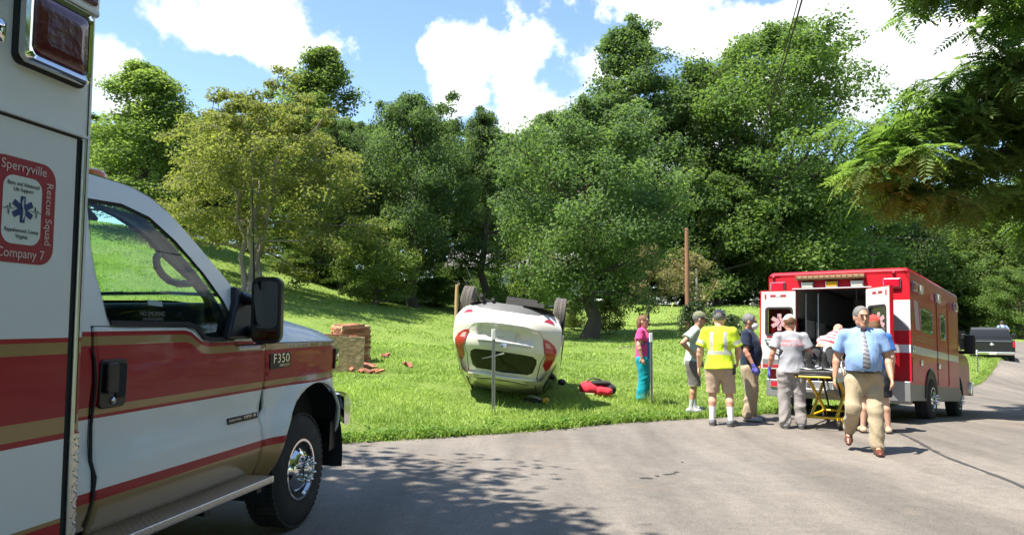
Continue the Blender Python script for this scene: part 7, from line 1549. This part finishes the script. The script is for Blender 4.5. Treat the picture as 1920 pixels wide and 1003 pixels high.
# ================================================================== broken brick pillar
def brick_chunks():
    BM = [mat('brick_red', (.30, .11, .065), .9, bump=.5, bscale=40, var=.25, vscale=9), mat('brick_brown', (.21, .085, .055), .9, bump=.5, bscale=40, var=.25, vscale=9), mat('brick_orange', (.42, .18, .09), .9, bump=.5, bscale=40, var=.25, vscale=9), mat('brick_mortared', (.36, .26, .145), .95, bump=.8, bscale=30, var=.25, vscale=9)]
    MO = mat('mortar', (.40, .29, .16), .95, bump=1.0, bscale=9, var=.35, vscale=5)
    meshes = []
    for m in BM:
        b = MB(); b.box((-.098, -.046, -.029), (.098, .046, .029)); o = b.build('brick_proto', m, bevel=.004, seg=1); me = o.data; me2 = bpy.data.meshes.new_from_object(o.evaluated_get(bpy.context.evaluated_depsgraph_get())); me2.name = 'brick'; bpy.data.objects.remove(o); meshes.append(me2)
    def chunk(label, px, py, Y, rz, W_, D_, H_, sides, tilt=(0, 0), tan=False):
        p = at(px, py, Y); g = G(p.x, p.y); T = thing('brick_block', label, 'brick block', (p.x, p.y, g-.06), (tilt[0], tilt[1], rz), 'pieces of a broken brick pillar')
        random.seed(int(px)); q = MB(); n = 6; q.box((-W_/2+.012, -D_/2+.012, 0), (W_/2-.012, D_/2-.012, H_-.012)); core = q.build('mortar_core', MO, T, bevel=.01)
        rows = int(H_/.068); z0 = .034
        def lay(side):
            L_ = W_ if side in 'fb' else D_; nb = int(L_/.206)
            for r in range(rows):
                off = .10 if r % 2 else 0
                k = 0; x = -L_/2+.10+off-.206*(1 if off else 0)
                while x < L_/2-.02:
                    if x > -L_/2+.03 and random.random() > .05:
                        sc = 1.0; xx = x
                        lo = max(-L_/2, x-.098); hi = min(L_/2, x+.098); sc = (hi-lo)/.196; xx = (lo+hi)/2
                        if sc > .3:
                            o = bpy.data.objects.new('brick', meshes[3] if (tan and side == 'f') else random.choice(meshes[:3])); COL.objects.link(o); o.parent = T; j = random.uniform(-.012, .010); z = z0+r*.068; o.rotation_euler = (random.gauss(0, .02), random.gauss(0, .02), random.gauss(0, .02))
                            if side == 'f': o.location = (xx, -D_/2+.046-.006-j, z)
                            elif side == 'b': o.location = (xx, D_/2-.046+.006+j, z)
                            elif side == 'l': o.location = (-W_/2+.046-.006-j, xx, z); o.rotation_euler = (0, 0, R(90))
                            elif side == 'r': o.location = (W_/2-.046+.006+j, xx, z); o.rotation_euler = (0, 0, R(90))
                            o.scale = (sc, 1, 1)
                    x += .206
        for s_ in sides: lay(s_)
        if 't' in sides or True:   # top course, seen from above on the low blocks
            z = H_-.005
            for a in range(int(W_/.206)):
                for b_ in range(int(D_/.102)):
                    if random.random() < .12: continue
                    o = bpy.data.objects.new('brick', random.choice(meshes[:3])); COL.objects.link(o); o.parent = T; o.location = (-W_/2+.12+a*.206+(.02 if b_ % 2 else 0), -D_/2+.06+b_*.102, z+random.uniform(-.012, .004))
        return T
    chunk('red brick block standing behind the tan mortar-faced block on the hillside', 658, 650, 19.0, R(38), .80, .66, 1.0, 'fl', (R(3), R(-2)))
    chunk('tan mortar-faced brick block, largest piece, beside the near ambulance hood', 634, 684, 17.2, R(30), 1.02, .66, .86, 'l', (R(-4), R(3)), True)
    def loose(label, px, py, Y, n, spread, name='brick_rubble'):
        p = at(px, py, Y); g = G(p.x, p.y); T = thing(name, label, 'brick rubble', (p.x, p.y, g), (0, 0, random.uniform(0, 3)), 'pieces of a broken brick pillar')
        random.seed(int(px)+3)
        for i in range(n):
            o = bpy.data.objects.new('brick', random.choice(meshes[:3])); COL.objects.link(o); o.parent = T; o.location = (random.gauss(0, spread), random.gauss(0, spread*.6), .03+random.random()*.05); o.rotation_euler = (random.gauss(0, .3), random.gauss(0, .3), random.uniform(0, 3))
    def slab(label, px, py, Y, rows, cols, tilt):
        p = at(px, py, Y); g = G(p.x, p.y); T = thing('brick_rubble', label, 'brick rubble', (p.x, p.y, g+.03), (tilt[0], tilt[1], R(20)), 'pieces of a broken brick pillar')
        for a in range(cols):
            for b_ in range(rows):
                o = bpy.data.objects.new('brick', random.choice(meshes[:3])); COL.objects.link(o); o.parent = T; o.location = ((a-cols/2)*.206+(.1 if b_ % 2 else 0), (b_-rows/2)*.102, .04+random.uniform(-.006, .006))
        q = MB(); q.box((-cols*.103, -rows*.05, -.02), (cols*.103, rows*.05, .02)); q.build('mortar', MO, T)
    slab('slab of pink-red bricks lying at the foot of the two blocks', 690, 652, 18.0, 4, 2, (R(10), R(8)))
    loose('lone pair of bricks on the grass right of the brick blocks', 721, 633, 20.0, 3, .09); loose('flat scatter of broken bricks in front of the brick blocks', 700, 676, 16.8, 7, .22); loose('tiny brick fragments in the grass farther right', 767, 650, 18.2, 2, .08)
brick_chunks()

# ================================================================== poles and wires
def utility_pole(px, base_py, top_py, Y, r, label, m, wires=()):
    p = at(px, base_py, Y); g = G(p.x, p.y); h = at(px, top_py, Y).z-g; T = thing('utility_pole', label, 'utility pole', (p.x, p.y, g)); q = MB(); q.tube([(0, 0, -.3), (0, 0, h*.5), (.02, 0, h)], [r, r*.9, r*.75], n=12); q.build('shaft', m, T)
    q = MB(); q.lathe([(h-.001, r*.8), (h+.04, r*.6), (h+.05, .001)], 0, 12, 'z'); q.build('top_cap', m, T)
    return T, Vector((p.x, p.y, g+h))
WOODP = mat('pole_wood', (.24, .115, .06), .85, bump=.5, bscale=20, var=.25, vscale=6, stretch=(1, 1, .1)); WOODG = mat('pole_grey', (.22, .20, .18), .9)
_, P1 = utility_pole(1290, 612, 430, 33, .12, 'reddish wooden utility pole rising behind the man in the sage shirt', WOODP)
_, P2 = utility_pole(1307, 575, 505, 62, .13, 'distant grey utility pole just right of the reddish pole', WOODG)
_, P3 = utility_pole(856, 590, 536, 40, .12, 'pale post behind the left wheel of the overturned car', mat('pole_tan', (.42, .26, .13), .85))
def wire(name, pts, r, label):
    q = MB(); q.tube(pts, r, n=5); o = q.build(name, mat('cable_black', (.015, .015, .016), .6)); tag(o, label, 'cable', 'overhead cables')
def sag(a, b, s, n=24): return [a.lerp(b, t/n)+Vector((0, 0, -s*4*(t/n)*(1-t/n))) for t in range(n+1)]
wire('overhead_cable', sag(at(1400, 330, 34), at(1515, -40, 11), .25), .016, 'upper overhead cable crossing the sky above the broad tree')
wire('overhead_cable', sag(at(1395, 340, 34), at(1507, -40, 11), .3), .010, 'lower thin overhead cable beside the upper one')
wire('overhead_cable', sag(at(1640, 444, 60), at(2000, 452, 58), .1), .018, 'pale far cable level above the red ambulance roof')
for (a, b, l) in (((868, 520, 39), (899, 572, 36), 'left guy wire above the overturned car'), ((874, 500, 39.5), (906, 575, 36), 'right guy wire above the overturned car')): wire('guy_wire', [at(*a), at(*b)], .014, l)
q = MB(); q.tube([(0, 0, 0), (.25, .1, 1.1)], .035, n=8); o = q.build('guy_guard', mat('guard_yellow', (.62, .60, .12), .6)); o.location = ground(1256, 596); tag(o, 'yellow guy wire guard slanting from the far lawn', 'guy guard')
def branch_piece():
    g = ground(1180, 655); T = thing('fallen_branch', 'pale fallen branch on the shaded grass left of the woman', 'branch', g, (0, 0, R(10))); q = MB(); q.tube([(-.45, 0, .05), (-.1, .05, .1), (.35, 0, .04)], [.02, .025, .012], n=6); q.build('stem', M_BARKL, T); q = MB(); q.tube([(-.2, .03, .08), (-.28, .0, .35)], [.016, .008], n=6); q.build('twig', M_BARKL, T)
branch_piece()

# ================================================================== house glimpsed through the trees
def house():
    x = at(965, 560, 62).x; y = 62; T = thing('house', 'pale house with grey roof glimpsed under the trees above the overturned car', 'house', (x, y, G(x, y)), (0, 0, R(20)))
    wl = mat('house_wall', (.5, .48, .44), .8, bump=.2); q = MB(); q.box((-5, -3, -1), (5, 3, 2.7)); q.build('wall', wl, T)
    q = MB(); q.prism([(-3.5, 2.6), (3.5, 2.6), (0, 4.4)], lambda a, z: (-5.4, a, z), lambda a, z: (5.4, a, z)); q.build('roof', mat('house_roof', (.20, .19, .19), .9, bump=.3), T)
    for xx in (-3, 0, 3):
        q = MB(); q.box((xx-.55, -3.06, .9), (xx+.55, -3.0, 2.1)); w = q.build('window', mat('trim_white', (.7, .7, .7), .6), T); q = MB(); q.box((xx-.45, -3.08, 1.0), (xx+.45, -3.05, 2.0)); q.build('pane', mat('box_pane', (.02, .03, .028), .03), w)
    q = MB(); q.box((1.2, -3.06, 0), (2.1, -3.0, 2.1)); q.build('door', mat('door_brown', (.15, .06, .03), .6), T)
house()

# ================================================================== black pickup and person beyond
def pickup():
    p = at(1862, 682, 38.5); T = thing('pickup_truck', 'black pickup truck parked on the verge at the road bend', 'pickup', (p.x, p.y, G(p.x, p.y)), (0, 0, R(-30)))
    BK = mat('truck_black', (.010, .011, .012), .4, coat=.25); PN = mat('box_pane', (.02, .03, .028), .03); PG = glassmat('truck_glass', (.45, .55, .45), .12)
    q = MB(); q.box((-.98, -.0, .62), (-.90, 2.0, 1.22)); q.box((.90, 0, .62), (.98, 2.0, 1.22)); q.box((-.9, .08, .62), (.9, 2.0, .70)); q.box((-.9, 1.94, .62), (.9, 2.0, 1.22)); q.build('bed', BK, T, bevel=.02)
    q = MB(); q.box((-.88, -.03, .64), (.88, .03, 1.20)); tg = q.build('tailgate', BK, T, bevel=.02)
    q = MB(); q.lathe([(0, .11), (-.02, .10), (-.025, .001)], 0, 18, 'y', c=(0, -.03, 1.0)); ob = q.build('oval_badge', M_BADGE, tg); ob.scale = (1, 1, .55); ob.location = (0, 0, .45)
    q = MB(); q.tube([(-.86, -.045, 1.16), (.86, -.045, 1.16)], .012); q.build('tailgate_trim', M_CHROME, tg)
    prof = [(2.0, .55), (2.0, 1.22), (2.15, 1.80), (2.35, 1.86), (3.4, 1.86), (4.1, 1.28), (5.4, 1.14), (5.6, .9), (5.6, .5)]
    rings = [[Vector((x*(1-.16*max(0, z-1.2)/.65), y, z)) for y, z in prof] for x in (-.98, .98)]; q = MB(); q.ring_loft(rings, smooth=False); cb = q.build('cab', BK, T, bevel=.04)
    q = MB(); q.add([(-.70, 2.03, 1.32), (.70, 2.03, 1.32), (.64, 2.135, 1.72), (-.64, 2.135, 1.72)], [(0, 1, 2, 3)]); q.build('rear_window', mat('rear_pane', (.22, .32, .20), .05, .3, coat=1), cb)
    for sg in (1, -1):
        q = MB(); q.add([(sg*.99, 2.35, 1.25), (sg*.99, 3.95, 1.25), (sg*.90, 3.35, 1.76), (sg*.90, 2.4, 1.76)], [(0, 1, 2, 3)]); q.build('side_window', PN, cb)
        q = MB(); q.box((min(sg*.88, sg*.99), -.04, .85), (max(sg*.88, sg*.99), .06, 1.15)); q.build('tail_lamp', M_LENSR, T, bevel=.015)
        q = MB(); q.box((min(sg*1.0, sg*1.28), 3.62, 1.22), (max(sg*1.0, sg*1.28), 3.70, 1.28)); q.box((min(sg*1.08, sg*1.30), 3.60, 1.2), (max(sg*1.08, sg*1.30), 3.72, 1.50)); q.build('door_mirror', M_BLK, T, bevel=.03)
        for y in (.95, 4.7): make_wheel('wheel', T, (sg*.86, y, .37), .37, .24, .2, sg, dual_hub=False, tread=False, rimmat=M_ALU)
    q = MB(); q.box((-.95, -.16, .48), (.95, -.03, .64)); rb = q.build('rear_bumper', M_CHROME, T, bevel=.02); q = MB(); q.box((-.16, -.175, .5), (.16, -.162, .63)); q.build('license_plate', M_PLATE, rb)
    e = MB(); M = Matrix.Translation((-.98, 3.75, 0)) @ Matrix.Rotation(R(-65), 4, 'Z'); e.box((-.05, -1.15, .6), (0, 0, 1.22), 0, M); dr = e.build('open_door', BK, T, bevel=.02)
    e = MB(); e.box((-.045, -1.0, 1.2), (-.005, -.1, 1.68), 0, M); e.build('door_window_frame', M_BLK, dr)
    e = MB(); e.box((-.9, .1, .35), (.9, 5.4, .55)); e.build('chassis', M_DARK, T)
pickup()
def dress_far(T, J, hp, E, M):
    hair(T, hp, E, HAIR['dark'], h=.012); F = torso_field(J, .014, sleeve=.7, h=.014); cut_sleeves(F, J, .7); F.cut((0, 0, -1), -.95); sdf_obj('shirt', F, [cloth('far_blue', (.28, .40, .66)), cloth('harness_black', (.02, .02, .03))], T, lambda x, y, z: ((np.abs(np.abs(x)-z*.4+.47) < .025) & (y < 0)).astype(int)); trousers(T, J, cloth('trousers_black', (.02, .02, .022)), top=1.0, h=.014)
    for sd in 'RL': shoe(T, J['ank'+sd], J['toe'+sd], mat('shoe_slate', (.10, .10, .11), .7), mat('sole_dark', (.05, .05, .05), .7))
_p = at(1881, 650, 45)
make_person('distant person in light blue shirt and dark trousers beyond the pickup', 0, 0, 0, (.3, .95), 1.82, dict(elR=(.34, -.05, 1.22), wrR=(.2, .08, 1.05), elL=(-.30, .0, 1.2), wrL=(-.2, .15, 1.05), head=(0, .06, 1.65)), SKIN, dress_far, xyz=(_p.x, _p.y, G(_p.x, _p.y)))
